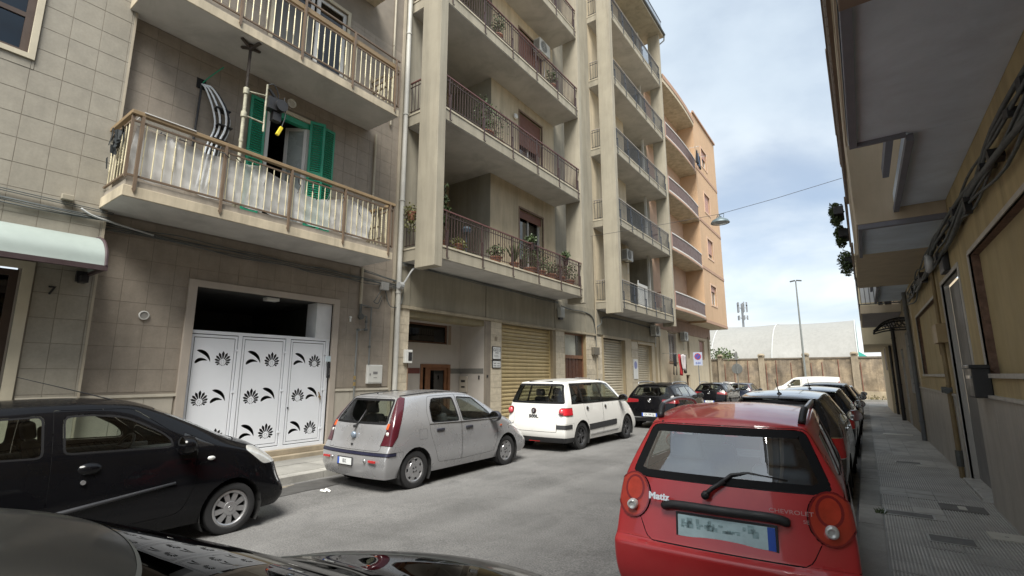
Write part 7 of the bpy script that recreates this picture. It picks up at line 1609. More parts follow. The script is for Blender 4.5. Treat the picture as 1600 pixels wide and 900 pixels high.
def silver_punto(p, far=False):
    S = mk(3.84, .83, (.44, 1.40), (1.65, 1.455), (2.18, 1.40), (2.98, .985), (3.62, .74), (.17, .985), .935, wroof=.575, whood=.62)
    S.update(wheel=(.62, 3.08, .292), arch=.345, tw=.175, style='cover', seat_z=.46, mirror=(2.58, .99, .80), mirror_mat=M('dark_mirror_shell', (.035, .036, .045), .4), sub=2, c_rear=.4, c_tail=.5)
    S['sub'] = 2 if far else 3
    S['rows'] = [(.34, .828, .12, 3.74), (.50, .832, .035, 3.82), (.78, .83, .0, 3.84), (1.0, .77, .07, 3.76)]; S['rearbulge'] = [(1, .09), (2, .10), (3, .08), (6, .08)]; S['frontbulge'] = [(1, .1), (2, .16), (6, .2)]; S['sill'] = .21
    R_ = []
    R_ += both('tail_light', [('S', [(.02, .70), (.13, .69), (.24, .82), (.30, .97), (.555, 1.39), (.45, 1.42), (.30, 1.30), (.16, 1.08), (.02, .85)]), ('r', [(.585, .60), (.9, .60), (.9, 1.5), (.50, 1.5), (.545, 1.36), (.665, 1.0)])], mats=[M('tail_lens_deep_red', (.062, .008, .014), .2, coat=.6, var=.1, vs=20, obj=True), seal_m], ring=.006, off=.006)
    R_ += [dict(name='rear_window', cut=[('r', rnd_poly([(-.63, 1.0), (.63, 1.0), (.515, 1.375), (-.515, 1.375)], .05))], one=1, mats=[car_glass, seal_m], ring=.035, rd=.002, off=-.004)]
    R_ += [dict(name='tailgate', cut=[('r', rnd_poly([(-.62, .615), (.62, .615), (.665, .98), (.53, 1.405), (-.53, 1.405), (-.665, .98)], .04))], one=1, mats=[p, seal_m], ring=.006, rd=-.010)]
    R_ += [dict(name='bumper_strip', cut=[('S', [(-.3, .55), (.20, .55), (.20, .595), (-.3, .595)])], one=1, mats=[M('navy_trim', (.014, .015, .035), .45, var=.1), seal_m], ring=.004, off=.012)]
    R_ += [dict(name='bumper', cut=[('S', [(-.3, -.1), (.34, -.1), (.34, .60), (-.3, .60)])], one=1, mats=[p, seal_m], ring=.004, rd=-.006)]
    for nm, q in (('window_r', [(.98, .985), (1.66, .97), (1.63, 1.375), (1.10, 1.365), (1.0, 1.22)]), ('window_f', [(1.755, .968), (2.62, .955), (2.56, 1.06), (2.20, 1.345), (1.735, 1.378)])): R_ += both('side_window', [('s', rnd_poly(q, .05))], id=nm, **{**GL(), 'in': 'rear_door' if nm == 'window_r' else 'front_door'})
    R_ += both('rear_door', [('s', rnd_poly([(1.12, .34), (1.705, .32), (1.705, 1.42), (1.02, 1.405), (.90, 1.15), (.93, .80), (1.02, .60)], [.06, 0, 0, .05, .08, .08, .1]))], mats=[p, seal_m], ring=.006, rd=-.008); R_ += both('front_door', [('s', rnd_poly([(1.712, .32), (2.64, .34), (2.76, .62), (2.72, .95), (2.22, 1.40), (1.712, 1.42)], [0, .08, .08, .04, .05, 0]))], mats=[p, seal_m], ring=.006, rd=-.008)
    R_ += both('fuel_flap', [('s', rnd_poly([(.68, .74), (.86, .74), (.86, .90), (.68, .90)], .03))], mats=[p, seal_m], ring=.004, rd=-.004)
    R_ += [dict(name='windscreen', cut=[('w', rnd_poly([(-.66, 1.0), (.66, 1.0), (.53, 1.385), (-.53, 1.385)], .05))], one=1, **GL())]
    R_ += both('headlight', [('f', rnd_poly([(.38, .60), (.74, .62), (.80, .80), (.60, .78)], .04))], mats=[clear_l, seal_m], ring=.008)
    S['regions'] = R_
    def extra(root, ob, bm_):
        tg = ob.get(('tailgate', 0)); rw = ob.get(('rear_window', 0))
        if far: return
        for sx in (1, -1):
            handle(root, ob, 'rear_door', sx * .805, 1.16, .86, M('dark_handle', (.03, .03, .04), .45), sx); handle(root, ob, 'front_door', sx * .812, 1.90, .85, M('dark_handle', (.03, .03, .04), .45), sx)
            t_ = ob.get(('tail_light', sx)) or root; m = MB(); m.lathe([(.001, -.02), (.035, -.012), (.042, .02)], (sx * .675, .13, .86), 'y', 14); m.build('reversing_lamp', clear_l, t_, True); m = MB(); m.obox((sx * .655, .16, .97), (.05, .03, .10), Matrix.Rotation(R(-25), 3, 'X')); m.build('indicator_lamp', amber_l, t_, bevel=.01)
            m = MB(); m.obox((sx * .56, -.055, .475), (.16, .02, .035)); m.build('reflector', red_l, ob.get(('bumper', 0)) or root, bevel=.004); m = MB(); m.lathe([(.001, -.008), (.022, -.006), (.024, .01)], (sx * .40, -.068, .475), 'y', 10); m.build('sensor', alloy, ob.get(('bumper', 0)) or root, True)
            m = MB(); m.obox((sx * .826, 2.86, .80), (.012, .05, .03)); m.build('side_repeater', amber_l, root, bevel=.004)
            m = MB(); m.tube([(sx * .795, .92, .965), (sx * .805, 1.7, .950), (sx * .80, 2.70, .935)], .006, 5); m.build('waist_moulding', chrome, root)
        plate(root, ob.get(('bumper', 0)), -.06, -.072, .44, .34, .10, 0, 'BX', True, (-1,))
        m = MB(); m.lathe([(.001, -.022), (.042, -.020), (.05, -.01), (.05, .01)], (0, .02, .83), 'y', 20); m.build('emblem', M('emblem_blue_grey', (.28, .34, .42), .25, metal=.5), tg or root, True); m = MB(); m.lathe([(.001, -.01), (.018, -.008), (.018, .01)], (0, .0, .69), 'y', 10); m.build('lock', black_p, tg or root); text_mesh('lettering', 'Punto', .038, chrome, tg or root, (.46, .038, .655), (R(84), 0, R(8)), .001)
        wiper(root, rw, [(.0, .055, .965), (.02, .10, 1.02), (.05, .21, 1.20)]); m = MB(); m.cyl((0, .07, .965), (0, .02, .958), .024, n=8); m.build('wiper_pivot', black_p, rw or root)
        m = MB(); m.cyl((0, .47, 1.445), (0, .46, 1.47), .012, n=6); m.build('washer_jet', black_p, root)
        for sx in (1, -1): m = MB(); m.tube([(sx * .50, .5, 1.425), (sx * .52, 1.3, 1.478), (sx * .51, 2.15, 1.43)], .008, 5); m.build('roof_moulding', trim_m, root)
    S['extra'] = extra; return S
silver = paint('silver_car_paint', (.43, .43, .44), .6, .30, .02)
car('silver_hatchback', 'silver five-door hatchback parked in front of the grey building entrance, tall red tail lamps', silver_punto(silver), silver, (-6.72, 5.02, 0), R(.4))

def white_mpv(p):
    S = mk(4.15, .865, (.30, 1.575), (1.7, 1.635), (2.60, 1.57), (3.30, 1.10), (3.92, .88), (.12, 1.08), 1.08, wroof=.635, whood=.68)
    S.update(wheel=(.78, 3.39, .325), arch=.375, tw=.20, style='twist', rim_mat=M('dark_alloy', (.11, .11, .115), .3, metal=.7), seat_z=.58, mirror=(2.92, 1.15, .86), mirror_mat=M('dark_mirror_shell', (.035, .036, .045), .4), sub=3, c_roof=.5, c_tail=.5, c_rear=.35)
    S['rows'] = [(.38, .863, .05, 4.06), (.55, .865, .01, 4.12), (.82, .865, .0, 4.15), (1.0, .82, .08, 4.05)]; S['rearbulge'] = [(1, .11), (2, .12), (3, .10), (6, .09)]; S['frontbulge'] = [(1, .1), (2, .18), (6, .24)]; S['sill'] = .22; S['beltw'] = .97
    dark_gl = dict(mats=[car_glass_d, seal_m], ring=.012, rd=.002, off=-.004)
    R_ = []
    R_ += [dict(name='rear_window', cut=[('r', rnd_poly([(-.765, 1.095), (.765, 1.095), (.625, 1.545), (-.625, 1.545)], .05))], one=1, mats=[glass('rear_glass_dim', (.66, .71, .70)), seal_m], ring=.05, rd=.002, off=-.003)]
    R_ += both('tail_light', [('r', rnd_poly([(.65, .83), (.95, .83), (.95, 1.0), (.65, 1.0)], .075)), ('S', [(-.3, .7), (.34, .7), (.34, 1.1), (-.3, 1.1)])], mats=[M('tail_lens_bright', (.52, .02, .03), .18, coat=.7, var=.1, vs=20, obj=True), dkred_l], ring=.012, off=.022)
    for nm, q in (('quarter_window', [(.42, 1.10), (.86, 1.10), (.86, 1.52), (.56, 1.51)]), ('window_r', [(.93, 1.095), (1.86, 1.095), (1.86, 1.55), (.93, 1.54)]), ('window_f', [(1.95, 1.095), (2.98, 1.095), (2.50, 1.50), (1.95, 1.55)])): R_ += both('side_window', [('s', rnd_poly(q, .04))], id=nm, mats=[glass('side_glass_dim', (.72, .78, .75)), seal_m], ring=.010, rd=.001, off=-.003)
    R_ += both('window_pillars', [('s', [(.36, 1.075), (3.06, 1.075), (2.52, 1.535), (2.2, 1.575), (.52, 1.56)])], mats=[M('gloss_black_pillar', (.012, .012, .013), .12, var=0, coat=.6), seal_m], off=.001)
    R_ += [dict(name='tailgate', cut=[('r', rnd_poly([(-.62, .46), (.62, .46), (.60, .80), (.79, 1.04), (.64, 1.56), (-.64, 1.56), (-.79, 1.04), (-.60, .80)], .04))], one=1, mats=[p, seal_m], ring=.006, rd=-.010)]
    R_ += [dict(name='lower_bumper', cut=[('S', [(-.3, -.1), (.42, -.1), (.42, .32), (-.3, .34)])], one=1, mats=[trim_m, seal_m])]
    R_ += both('bumper_guard', [('r', rnd_poly([(.55, .535), (.99, .535), (.99, .62), (.55, .62)], .02)), ('S', [(-.3, .4), (.30, .4), (.30, .7), (-.3, .7)])], mats=[trim_m, seal_m], ring=.004, off=.014)
    R_ += [dict(name='bumper', cut=[('S', [(-.3, -.1), (.46, -.1), (.40, .64), (-.3, .66)])], one=1, mats=[p, seal_m], ring=.004, rd=-.006)]
    R_ += both('door_moulding', [('s', rnd_poly([(1.14, .44), (2.66, .47), (2.66, .60), (1.12, .57)], .02))], mats=[trim_m, seal_m], ring=.004, off=.014)
    R_ += both('rear_door', [('s', rnd_poly([(1.18, .30), (1.898, .30), (1.898, 1.07), (.90, 1.07), (.95, .82), (1.10, .62)], [.06, 0, 0, 0, .08, .1]))], mats=[p, seal_m], ring=.006, rd=-.008); R_ += both('front_door', [('s', rnd_poly([(1.905, .30), (2.86, .32), (2.98, .65), (2.96, 1.07), (1.905, 1.07)], [0, .08, .08, 0, 0]))], mats=[p, seal_m], ring=.006, rd=-.008)
    R_ += [dict(name='windscreen', cut=[('w', rnd_poly([(-.72, 1.12), (.72, 1.12), (.60, 1.555), (-.60, 1.555)], .05))], one=1, **GL())]
    R_ += both('headlight', [('f', rnd_poly([(.45, .78), (.78, .80), (.72, .96), (.50, .92)], .05))], mats=[clear_l, seal_m], ring=.008)
    S['regions'] = R_
    def extra(root, ob, bm_):
        tg = ob.get(('tailgate', 0)) or root
        for sx in (1, -1):
            for dn, y in (('rear_door', 1.08), ('front_door', 2.06)):
                p_ = ob.get((dn, sx)) or root; m = MB(); m.lathe([(.001, .028), (.05, .02), (.075, -.01)], (sx * .838, y, .945), 'x' if sx > 0 else 'x', 14) if sx > 0 else m.lathe([(.075, .01), (.05, -.02), (.001, -.028)], (sx * .838, y, .945), 'x', 14); m.build('handle', chrome, p_, True)
            t_ = ob.get(('tail_light', sx)) or root; m = MB(); m.lathe([(.001, -.02), (.055, -.012), (.065, .01)], (sx * .725, .0, .915), 'y', 16); m.build('lamp_ring', M('tail_lens_pink', (.62, .08, .10), .2, coat=.6), t_, True)
        m = MB(); m.lathe([(.001, -.016), (.055, -.014), (.065, -.004), (.065, .02)], (0, -.045, .93), 'y', 20); m.build('emblem', M('emblem_black_red', (.03, .012, .014), .25), tg, True); m = MB(); m.box(-.018, -.064, .895, .018, -.060, .965); m.build('emblem_mark', chrome, tg)
        text_mesh('lettering', '500L', .10, M('badge_dark', (.08, .08, .085), .3, metal=.5), tg, (.0, -.052, .80), (R(88), 0, 0), .004, bold=.003, sx=1.35)
        m = MB(); m.box(-.2, -.06, .60, .2, -.04, .63); m.build('plate_lamp', trim_m, tg); plate(root, tg, 0, -.058, .535, .52, .11, 0, None, True, (-1, 1)); m = MB(); m.obox((0, -.01, .25), (.3, .02, .04)); m.build('reflector', red_l, root)
        m = MB(); m.tube([(.1, 1.8, 1.69), (.45, 2.0, 1.672)], .008, 5); m.build('aerial', black_p, root); MB().box(-.34, .27, 1.585, .34, .34, 1.615).build('spoiler_lamp', black_p, root, bevel=.01)
        for sx in (1, -1): m = MB(); m.tube([(sx * .86, 1.2, .33), (sx * .86, 2.75, .34)], .008, 5); m.build('sill_chrome', alloy, root)
    S['extra'] = extra; return S
wht_p = paint('white_car_paint', (.70, .69, .66), 0, .34, .04)
car('white_minivan', 'white rounded five-door minivan parked before the tan roller shutter', white_mpv(wht_p), wht_p, (-6.50, 10.0, 0), R(-1.2))

def black_suv(p, rails=True, W=.91, H=1.55, far=False, big=True):
    S = mk(4.24, W, (.42, H - .10), (1.7, H - .035), (2.55, H - .10), (3.30, 1.06), (3.95, .90), (.16, 1.06), 1.02, wroof=.60, whood=.68)
    S.update(wheel=(.80, 3.40, .335), arch=.385, tw=.205, style='five', seat_z=.55, mirror=(2.80, 1.08, .86), sub=2, c_tail=.6, c_rear=.4)
    S['rows'] = [(.34, W, .06, 4.14), (.56, W, .0, 4.22), (.80, W, .0, 4.24), (1.0, W * .95, .10, 4.14)]; S['rearbulge'] = [(1, .10), (2, .11), (3, .09), (6, .09)]; S['frontbulge'] = [(1, .1), (2, .16), (6, .22)]; S['sill'] = .27
    R_ = [dict(name='rear_window', cut=[('r', rnd_poly([(-.66, 1.09), (.66, 1.09), (.54, H - .13), (-.54, H - .13)], .05))], one=1, mats=[glass('rear_glass_dim', (.66, .71, .70)), seal_m], ring=.03, rd=.002, off=-.003)]
    R_ += both('tail_light', [('r', rnd_poly([(.40, .90), (W + .1, .86), (W + .1, 1.04), (.40, 1.00)], .03)), ('S', [(-.3, .7), (.42, .7), (.36, 1.15), (-.3, 1.15)])], mats=[dkred_l, seal_m], ring=.006, off=.010)
    for nm, q in (('window_q', [(.50, 1.17), (.90, 1.10), (.98, 1.40), (.74, 1.38)]), ('window_r', [(1.0, 1.09), (1.80, 1.07), (1.80, H - .13), (1.08, H - .15)]), ('window_f', [(1.88, 1.07), (2.86, 1.06), (2.45, H - .17), (1.88, H - .13)])): R_ += both('side_window', [('s', rnd_poly(q, .04))], id=nm, mats=[glass('side_glass_dim', (.72, .78, .75)), seal_m], ring=.012, rd=.001, off=-.003)
    R_ += [dict(name='tailgate', cut=[('r', rnd_poly([(-.60, .66), (.60, .66), (.70, 1.04), (.56, H - .10), (-.56, H - .10), (-.70, 1.04)], .04))], one=1, mats=[p, seal_m], ring=.006, rd=-.010), dict(name='lower_bumper', cut=[('S', [(-.3, -.1), (.42, -.1), (.42, .42), (-.3, .44)])], one=1, mats=[trim_m, seal_m])]
    R_ += both('rear_door', [('s', rnd_poly([(1.22, .36), (1.83, .36), (1.83, H - .08), (1.0, H - .10), (.93, 1.05), (1.1, .66)], .05))], mats=[p, seal_m], ring=.006, rd=-.008); R_ += both('front_door', [('s', rnd_poly([(1.84, .36), (2.86, .38), (2.95, 1.04), (2.45, H - .12), (1.84, H - .08)], .05))], mats=[p, seal_m], ring=.006, rd=-.008)
    R_ += [dict(name='windscreen', cut=[('w', rnd_poly([(-.70, 1.08), (.70, 1.08), (.56, H - .12), (-.56, H - .12)], .05))], one=1, **GL())]
    R_ += both('headlight', [('f', rnd_poly([(.45, .74), (.86, .78), (.84, .92), (.48, .88)], .04))], mats=[clear_l, seal_m], ring=.008)
    S['regions'] = R_
    def extra(root, ob, bm_):
        tg = ob.get(('tailgate', 0)) or root
        if rails:
            for sx in (1, -1): m = MB(); m.tube(crv([(sx * .60, .62, H - .05), (sx * .615, .74, H + .01), (sx * .62, 1.5, H + .03), (sx * .61, 2.2, H + .0), (sx * .60, 2.34, H - .06)], 5), .020, 6); m.build('roof_rail', alloy, root, True)
        m = MB(); m.lathe([(.045, -.01), (.055, -.018), (.062, -.01)], (0, -.03, .96), 'y', 20); m.tube([(-.03, -.045, .985), (-.012, -.045, .935), (0, -.045, .96), (.012, -.045, .935), (.03, -.045, .985)], .006, 4); m.build('emblem', chrome, tg, True)
        plate(root, tg, 0, -.095, .50, .52, .11, 0, S.get('plate'), True, (-1, 1)); m = MB(); m.box(-W * .8, -.06, .395, W * .8, -.02, .42); m.build('bumper_chrome', alloy, root)
        for sx in (1, -1): handle(root, ob, 'rear_door', sx * (W - .03), 1.22, .93, p, sx); handle(root, ob, 'front_door', sx * (W - .025), 2.05, .92, p, sx)
        MB().box(-.5, .32, H - .10, .5, .46, H - .07).build('roof_spoiler', p, root, bevel=.012)
    S['extra'] = extra; return S
blk_p = M('black_car_paint', (.004, .004, .005), .30, var=.1, vs=1.5, coat=.5, obj=True, spec=.05); nvy_p = paint('navy_car_paint', (.012, .018, .035), .2, .30, .1)
sp = black_suv(blk_p); sp['plate'] = 'GX 799 GJ'
car('black_crossover', 'black crossover with bright roof rails parked behind the white minivan', sp, blk_p, (-6.05, 16.5, gz(18)), R(.5))
sp2 = black_suv(blk_p, True, .90, 1.52, True); sp2['plate'] = 'FV 310'
car('black_estate', 'black estate car with roof rails farther up the left row near the laundry', sp2, blk_p, (-7.1, 28.6, gz(30)), R(.5))
car('dark_blue_hatchback', 'dark blue hatchback at the far end of the left row by the crossing', silver_punto(nvy_p, True), nvy_p, (-7.1, 36.2, gz(38)), R(-2))
car('white_compact_car', 'white compact car half hidden at the far crossing beside the orange building', silver_punto(wht_p, True), wht_p, (-9.3, 41.3, gz(42)), R(-4))

def black_city():
    S = mk(3.43, .815, (.22, 1.43), (1.35, 1.488), (1.86, 1.445), (2.78, .99), (3.24, .80), (.12, 1.03), .955, wroof=.585, whood=.60)
    S.update(wheel=(.43, 2.77, .278), arch=.335, tw=.16, style='nine', rim=.195, seat_z=.46, mirror=(2.20, 1.04, .80), sub=3, seats=[1.55, .75])
    S['rows'] = [(.34, .815, .10, 3.33), (.60, .818, .0, 3.42), (.84, .81, .0, 3.43), (1.0, .76, .06, 3.36)]; S['sill'] = .20; S['frontbulge'] = [(1, .08), (2, .12), (3, .16), (6, .18)]
    S['plan'] = [(0, .95), (.12, 1), (.80, 1), (.93, .95), (1, .86)]
    R_ = []
    for nm, q in (('window_f', [(1.24, 1.045), (2.13, 1.015), (2.12, 1.10), (2.02, 1.19), (1.72, 1.355), (1.44, 1.395), (1.23, 1.385)]), ('window_r', [(.38, 1.06), (1.11, 1.03), (1.10, 1.40), (.62, 1.385)])): R_ += both('side_window', [('s', rnd_poly(q, .06))], id=nm, **{**GL(), **({'in': 'door'} if nm == 'window_f' else {})})
    R_ += both('door', [('s', rnd_poly([(1.16, .32), (2.24, .34), (2.36, .62), (2.36, .99), (1.78, 1.43), (1.16, 1.44)], [.04, .10, .10, .03, .08, .02]))], mats=[blk_p, seal_m], ring=.005, rd=-.008)
    R_ += both('quarter_panel', [('s', rnd_poly([(2.22, 1.00), (2.56, .985), (2.23, 1.16)], .03))], mats=[M('gloss_black_pillar', (.012, .012, .013), .12, var=0, coat=.6), seal_m], ring=.006)
    R_ += both('headlight', [('s', rnd_poly([(2.88, .90), (3.12, .70), (3.37, .70), (3.36, .80), (3.10, .905), (2.92, .95)], .05)), ('t', [(.40, 2.7), (.95, 2.7), (.95, 3.5), (.40, 3.5)])], mats=[clear_l, seal_m], ring=.010, off=.004)
    R_ += [dict(name='windscreen', cut=[('w', rnd_poly([(-.66, 1.01), (.66, 1.01), (.53, 1.41), (-.53, 1.41)], .06))], one=1, **GL()), dict(name='bumper', cut=[('S', [(3.02, -.1), (3.6, -.1), (3.6, .62), (3.10, .60)])], one=1, mats=[blk_p, seal_m], ring=.004, rd=-.006)]
    S['regions'] = R_
    def extra(root, ob, bm_):
        for sx in (1, -1):
            p_ = ob.get(('door', sx)) or root; m = MB(); m.lathe([(.001, .028 * sx), (.05, .022 * sx), (.075, -.01 * sx)] if sx > 0 else [(.075, .01), (.05, -.022), (.001, -.028)], (0, 0, 0), 'x', 20); o = link('handle', m.mesh('handle', blk_p, True), p_); o.location = (sx * .80, 1.44, .90); o.scale = (1, 1.25, .75)
            m = MB(); m.cyl((sx * .80, 1.40, .79), (sx * .825, 1.40, .79), .020, n=12); m.build('lock', alloy, p_)
            m = MB(); m.tube([(sx * .818, .55, .50), (sx * .828, 1.2, .545), (sx * .826, 2.16, .66)], [.016, .022, .014], 6); m.build('side_moulding', M('side_moulding_dark', (.035, .036, .04), .45), root, True)
            m = MB(); m.lathe([(.001, .018), (.02, .014), (.028, -.01)], (0, 0, 0), 'x', 14); o = link('side_repeater', m.mesh('side_repeater', clear_l, True), root); o.location = (sx * .795, 2.50, .86); o.scale = (sx, 1.6, .9)
        m = MB(); m.tube([(.18, 1.80, 1.475), (.17, 1.35, 1.62), (.16, .95, 1.745)], [.007, .005, .003], 5); m.cyl((.18, 1.80, 1.455), (.18, 1.80, 1.48), .025, n=8); m.build('aerial', black_p, root)
        wiper(root, root, [(-.3, 2.74, 1.03), (.0, 2.78, 1.045), (.35, 2.74, 1.03)])
    S['extra'] = extra; return S
car('black_three_door_car', 'black three-door hatchback with silver spoked hubcaps nearest in the left row', black_city(), blk_p, (-6.755, .12, 0), R(.3))

def taupe_hatch(p):
    S = mk(3.84, .84, (.36, 1.40), (1.5, 1.475), (2.10, 1.43), (2.92, 1.02), (3.58, .82), (.12, 1.02), 1.0, wroof=.565, whood=.62)
    S.update(wheel=(.66, 3.05, .30), arch=.35, tw=.185, style='five', seat_z=.48, mirror=(2.5, 1.06, .80), sub=2)
    S['rows'] = [(.34, .84, .05, 3.74), (.56, .84, .0, 3.82), (.80, .83, .0, 3.84), (1.0, .78, .08, 3.76)]; S['rearbulge'] = [(1, .12), (2, .14), (3, .12), (6, .10)]; S['sill'] = .21
    R_ = [dict(name='rear_window', cut=[('r', rnd_poly([(-.62, 1.02), (.62, 1.02), (.52, 1.37), (-.52, 1.37)], .05))], one=1, mats=[car_glass_d, seal_m], ring=.05, rd=.002, off=-.003)]
    R_ += both('tail_light', [('S', rnd_poly([(-.1, .62), (.20, .66), (.42, .86), (.50, 1.06), (.38, 1.08), (.24, .92), (-.1, .90)], .03)), ('r', [(.52, .5), (.95, .5), (.95, 1.2), (.52, 1.2)])], mats=[red_l, chrome], ring=.012, off=.008)
    for nm, q in (('window_r', [(.98, 1.06), (1.58, 1.04), (1.58, 1.40), (1.22, 1.38)]), ('window_f', [(1.64, 1.04), (2.52, 1.02), (2.12, 1.36), (1.64, 1.40)])): R_ += both('side_window', [('s', rnd_poly(q, .05))], id=nm, mats=[car_glass_d, chrome], ring=.012, rd=.001, off=-.003)
    R_ += [dict(name='tailgate', cut=[('r', rnd_poly([(-.60, .60), (.60, .60), (.66, 1.0), (.55, 1.40), (-.55, 1.40), (-.66, 1.0)], .04))], one=1, mats=[M('gloss_black_pillar', (.012, .012, .013), .12, var=0, coat=.6), seal_m], ring=.006, rd=-.010)]
    R_ += both('rear_door', [('s', rnd_poly([(1.10, .34), (1.60, .32), (1.60, 1.43), (1.12, 1.41), (.90, 1.02), (1.0, .60)], .05))], mats=[p, seal_m], ring=.006, rd=-.008); R_ += both('front_door', [('s', rnd_poly([(1.61, .32), (2.55, .34), (2.62, 1.0), (2.14, 1.42), (1.61, 1.43)], .05))], mats=[p, seal_m], ring=.006, rd=-.008)
    R_ += [dict(name='windscreen', cut=[('w', rnd_poly([(-.64, 1.04), (.64, 1.04), (.52, 1.41), (-.52, 1.41)], .05))], one=1, **GL())]
    R_ += [dict(name='roof', cut=[('t', rnd_poly([(-.56, .50), (.56, .50), (.58, 2.0), (-.58, 2.0)], .1))], one=1, test=lambda f, c: c.z > 1.36, mats=[M('gloss_dark_roof', (.02, .021, .023), .10, var=0, coat=.8), seal_m], ring=.008, rd=-.004)]
    S['regions'] = R_
    def extra(root, ob, bm_):
        m = MB(); m.tube([(0, .58, 1.49), (-.01, .46, 1.62), (-.015, .40, 1.70)], [.010, .006, .004], 6); m.lathe([(.001, .05), (.03, .03), (.045, 0)], (0, .60, 1.455), 'z', 10); m.build('aerial', black_p, root, True)
        for sx in (1, -1):
            handle(root, ob, 'front_door', sx * .815, 1.80, .93, chrome, sx); handle(root, ob, 'rear_door', sx * .81, 1.08, .95, chrome, sx)
        plate(root, ob.get(('tailgate', 0)), 0, -.12, .72, .52, .11, 0, None, True, (-1, 1)); MB().box(-.5, .27, 1.405, .5, .42, 1.425).build('roof_spoiler', M('gloss_black_pillar', (.012, .012, .013), .12, var=0, coat=.6), root, bevel=.01)
    S['extra'] = extra; return S
tp = paint('taupe_car_paint', (.060, .052, .047), .5, .28, .06)
car('taupe_hatchback', 'taupe hatchback with glossy dark roof and aerial, just ahead of the red car', taupe_hatch(tp), tp, (-1.13, 8.2, 0), R(-.4))
ny2 = paint('dark_blue_car_paint', (.014, .020, .032), .3, .28, .06)
car('dark_blue_car', 'dark blue hatchback in the right row, ahead of the taupe hatchback', taupe_hatch(ny2), ny2, (-1.10, 13.1, gz(15)), R(-.3))
sp3 = black_suv(blk_p, False, .90, 1.60, True)
car('dark_suv', 'black tall crossover with curved rear window in the right row, third beyond the red car', sp3, blk_p, (-1.12, 18.4, gz(20)), R(-.2))
car('dark_far_car', 'dark car at the far end of the right row near the crossing', black_suv(nvy_p, False, .88, 1.5, True), nvy_p, (-1.08, 24.2, gz(26)), 0)

def near_suv(p):
    S = mk(4.2, .87, (.55, 1.50), (1.75, 1.555), (2.45, 1.500), (3.28, 1.09), (3.98, .955), (.16, 1.08), 1.07, wroof=.60, whood=.70)
    S.update(wheel=(.78, 3.38, .33), arch=.38, tw=.20, style='five', seat_z=.55, sub=3, crown=[.05] * 6 + [.03, .03, .035, .05, .045], mirror=None, c_cols={6: .35})
    S['rows'] = [(.34, .87, .05, 4.08), (.58, .87, .0, 4.18), (.80, .86, .0, 4.2), (1.0, .82, .10, 4.10)]; S['frontbulge'] = [(1, .12), (2, .2), (6, .25)]; S['topbulge'] = [-.03, 0, 0, 0, 0, .02, .12, .13, .14, .10, .16]; S['sill'] = .26
    R_ = [dict(name='windscreen', cut=[('w', rnd_poly([(-.745, 1.085), (.745, 1.085), (.575, 1.512), (-.575, 1.512)], .05))], one=1, mats=[glass('windscreen_dark', (.05, .06, .06), refl=.5), M('pale_seal', (.10, .105, .10), .5)], ring=.009, rd=.003, off=-.002)]
    for nm, q in (('window_r', [(1.0, 1.11), (1.78, 1.10), (1.78, 1.44), (1.12, 1.43)]), ('window_f', [(1.86, 1.10), (2.80, 1.10), (2.38, 1.42), (1.86, 1.44)])): R_ += both('side_window', [('s', rnd_poly(q, .04))], id=nm, mats=[car_glass_d, seal_m], ring=.012, rd=.001, off=-.003)
    R_ += both('front_door', [('s', rnd_poly([(1.82, .36), (2.86, .38), (2.95, 1.06), (2.42, 1.48), (1.82, 1.50)], .05))], mats=[p, seal_m], ring=.006, rd=-.008)
    R_ += [dict(name='bonnet', cut=[('t', rnd_poly([(-.74, 3.20), (.74, 3.20), (.62, 4.00), (-.62, 4.00)], .12))], one=1, test=lambda f, c: c.z < 1.12, mats=[p, seal_m], ring=.006, rd=-.010)]
    R_ += both('headlight', [('f', rnd_poly([(.45, .78), (.84, .80), (.80, .95), (.52, .92)], .04))], mats=[clear_l, seal_m], ring=.008)
    S['regions'] = R_
    def extra(root, ob, bm_):
        m = MB(); m.tube([(-.62, 3.34, 1.105), (-.2, 3.38, 1.125), (.05, 3.36, 1.12)], .014, 6); m.tube([(.10, 3.36, 1.12), (.4, 3.36, 1.12), (.66, 3.32, 1.105)], .014, 6); m.build('wiper', black_p, root, True)
        MB().box(-.72, 3.22, 1.035, .72, 3.34, 1.055).build('cowl_panel', M('cowl_plastic', (.012, .012, .016), .6), root)
    S['extra'] = extra; return S
ng = M('dark_grey_car_paint', (.020, .022, .023), .38, metal=.0, var=.12, vs=1.5, coat=.38, obj=True, dirt=.25, spec=.4)
ng.node_tree.nodes['Principled BSDF'].inputs['Coat Roughness'].default_value = .08
car('dark_grey_suv', 'dark grey crossover in the lower left corner, seen from above its roof and bonnet', near_suv(ng), ng, (-1.27, -2.215, -.05), 0)

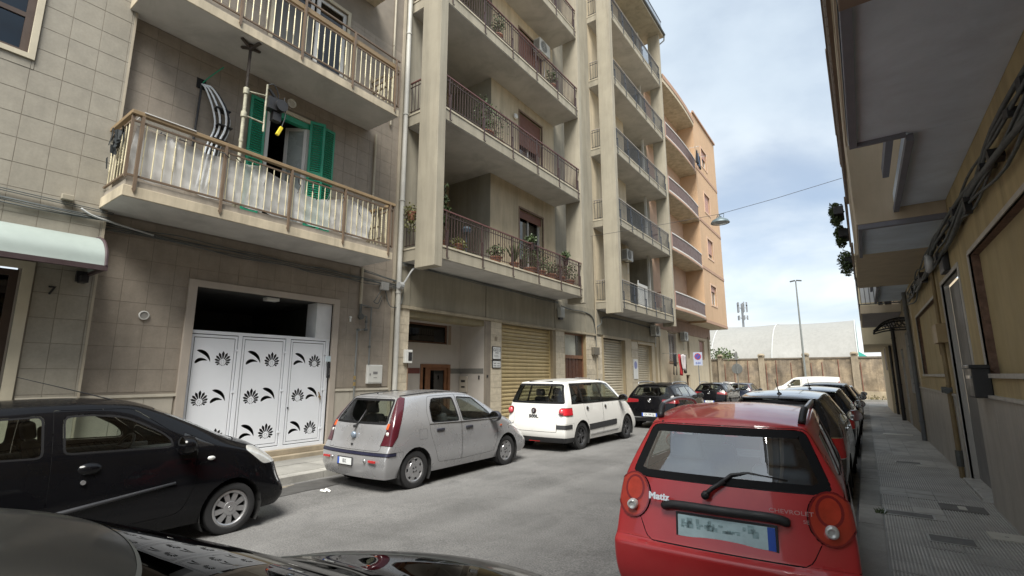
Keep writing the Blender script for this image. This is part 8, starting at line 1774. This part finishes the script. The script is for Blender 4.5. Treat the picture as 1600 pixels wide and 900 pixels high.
def white_van(p):
    S = mk(4.75, .95, (.10, 1.84), (1.6, 1.90), (3.15, 1.80), (4.02, 1.16), (4.55, .95), (.05, 1.15), 1.10, wroof=.80, whood=.72)
    S.update(wheel=(.82, 3.92, .33), arch=.39, tw=.2, style='cover', seat_z=.75, mirror=(3.45, 1.25, .93), sub=2, seats=[2.8], c_tail=.7, c_rear=.6, c_roof=.5)
    S['rows'] = [(.34, .95, .03, 4.66), (.60, .95, .0, 4.73), (.80, .94, .0, 4.75), (1.0, .90, .06, 4.65)]; S['rearbulge'] = [(1, .04), (6, .04)]; S['sill'] = .24
    R_ = both('side_window', [('s', rnd_poly([(2.72, 1.22), (3.66, 1.16), (3.58, 1.30), (3.16, 1.66), (2.72, 1.68)], .05))], **{**GL(), 'in': 'front_door'})
    R_ += both('front_door', [('s', rnd_poly([(2.62, .34), (3.48, .36), (3.62, .9), (3.80, 1.10), (3.16, 1.74), (2.62, 1.76)], .05))], mats=[p, seal_m], ring=.010, rd=-.008); R_ += both('sliding_door', [('s', rnd_poly([(1.3, .34), (2.6, .34), (2.6, 1.76), (1.3, 1.76)], .05))], mats=[p, seal_m], ring=.010, rd=-.008)
    R_ += both('tail_light', [('r', [(.82, .95), (1.1, .95), (1.1, 1.55), (.82, 1.55)]), ('S', [(-.3, .9), (.16, .9), (.16, 1.6), (-.3, 1.6)])], mats=[red_l, seal_m], ring=.01, off=.01)
    R_ += [dict(name='windscreen', cut=[('w', rnd_poly([(-.76, 1.18), (.76, 1.18), (.70, 1.76), (-.70, 1.76)], .06))], one=1, **GL())]; R_ += both('headlight', [('f', rnd_poly([(.5, .72), (.84, .76), (.82, .98), (.55, .92)], .05))], mats=[clear_l, seal_m], ring=.01)
    S['regions'] = R_
    def extra(root, ob, bm_):
        for sx in (1, -1):
            handle(root, ob, 'front_door', sx * .945, 2.72, .98, black_p, sx); m = MB(); m.box(sx * .955 - .006, 1.3, .62, sx * .955 + .006, 3.4, .68); m.build('side_moulding', trim_m, root)
    S['extra'] = extra; return S
vp_ = paint('white_van_paint', (.66, .655, .62), 0, .36, .04)
car('white_panel_van', 'white panel van parked side-on against the far tuff wall', white_van(vp_), vp_, (-1.55, 46.4, gz(46)), R(90), 'van')
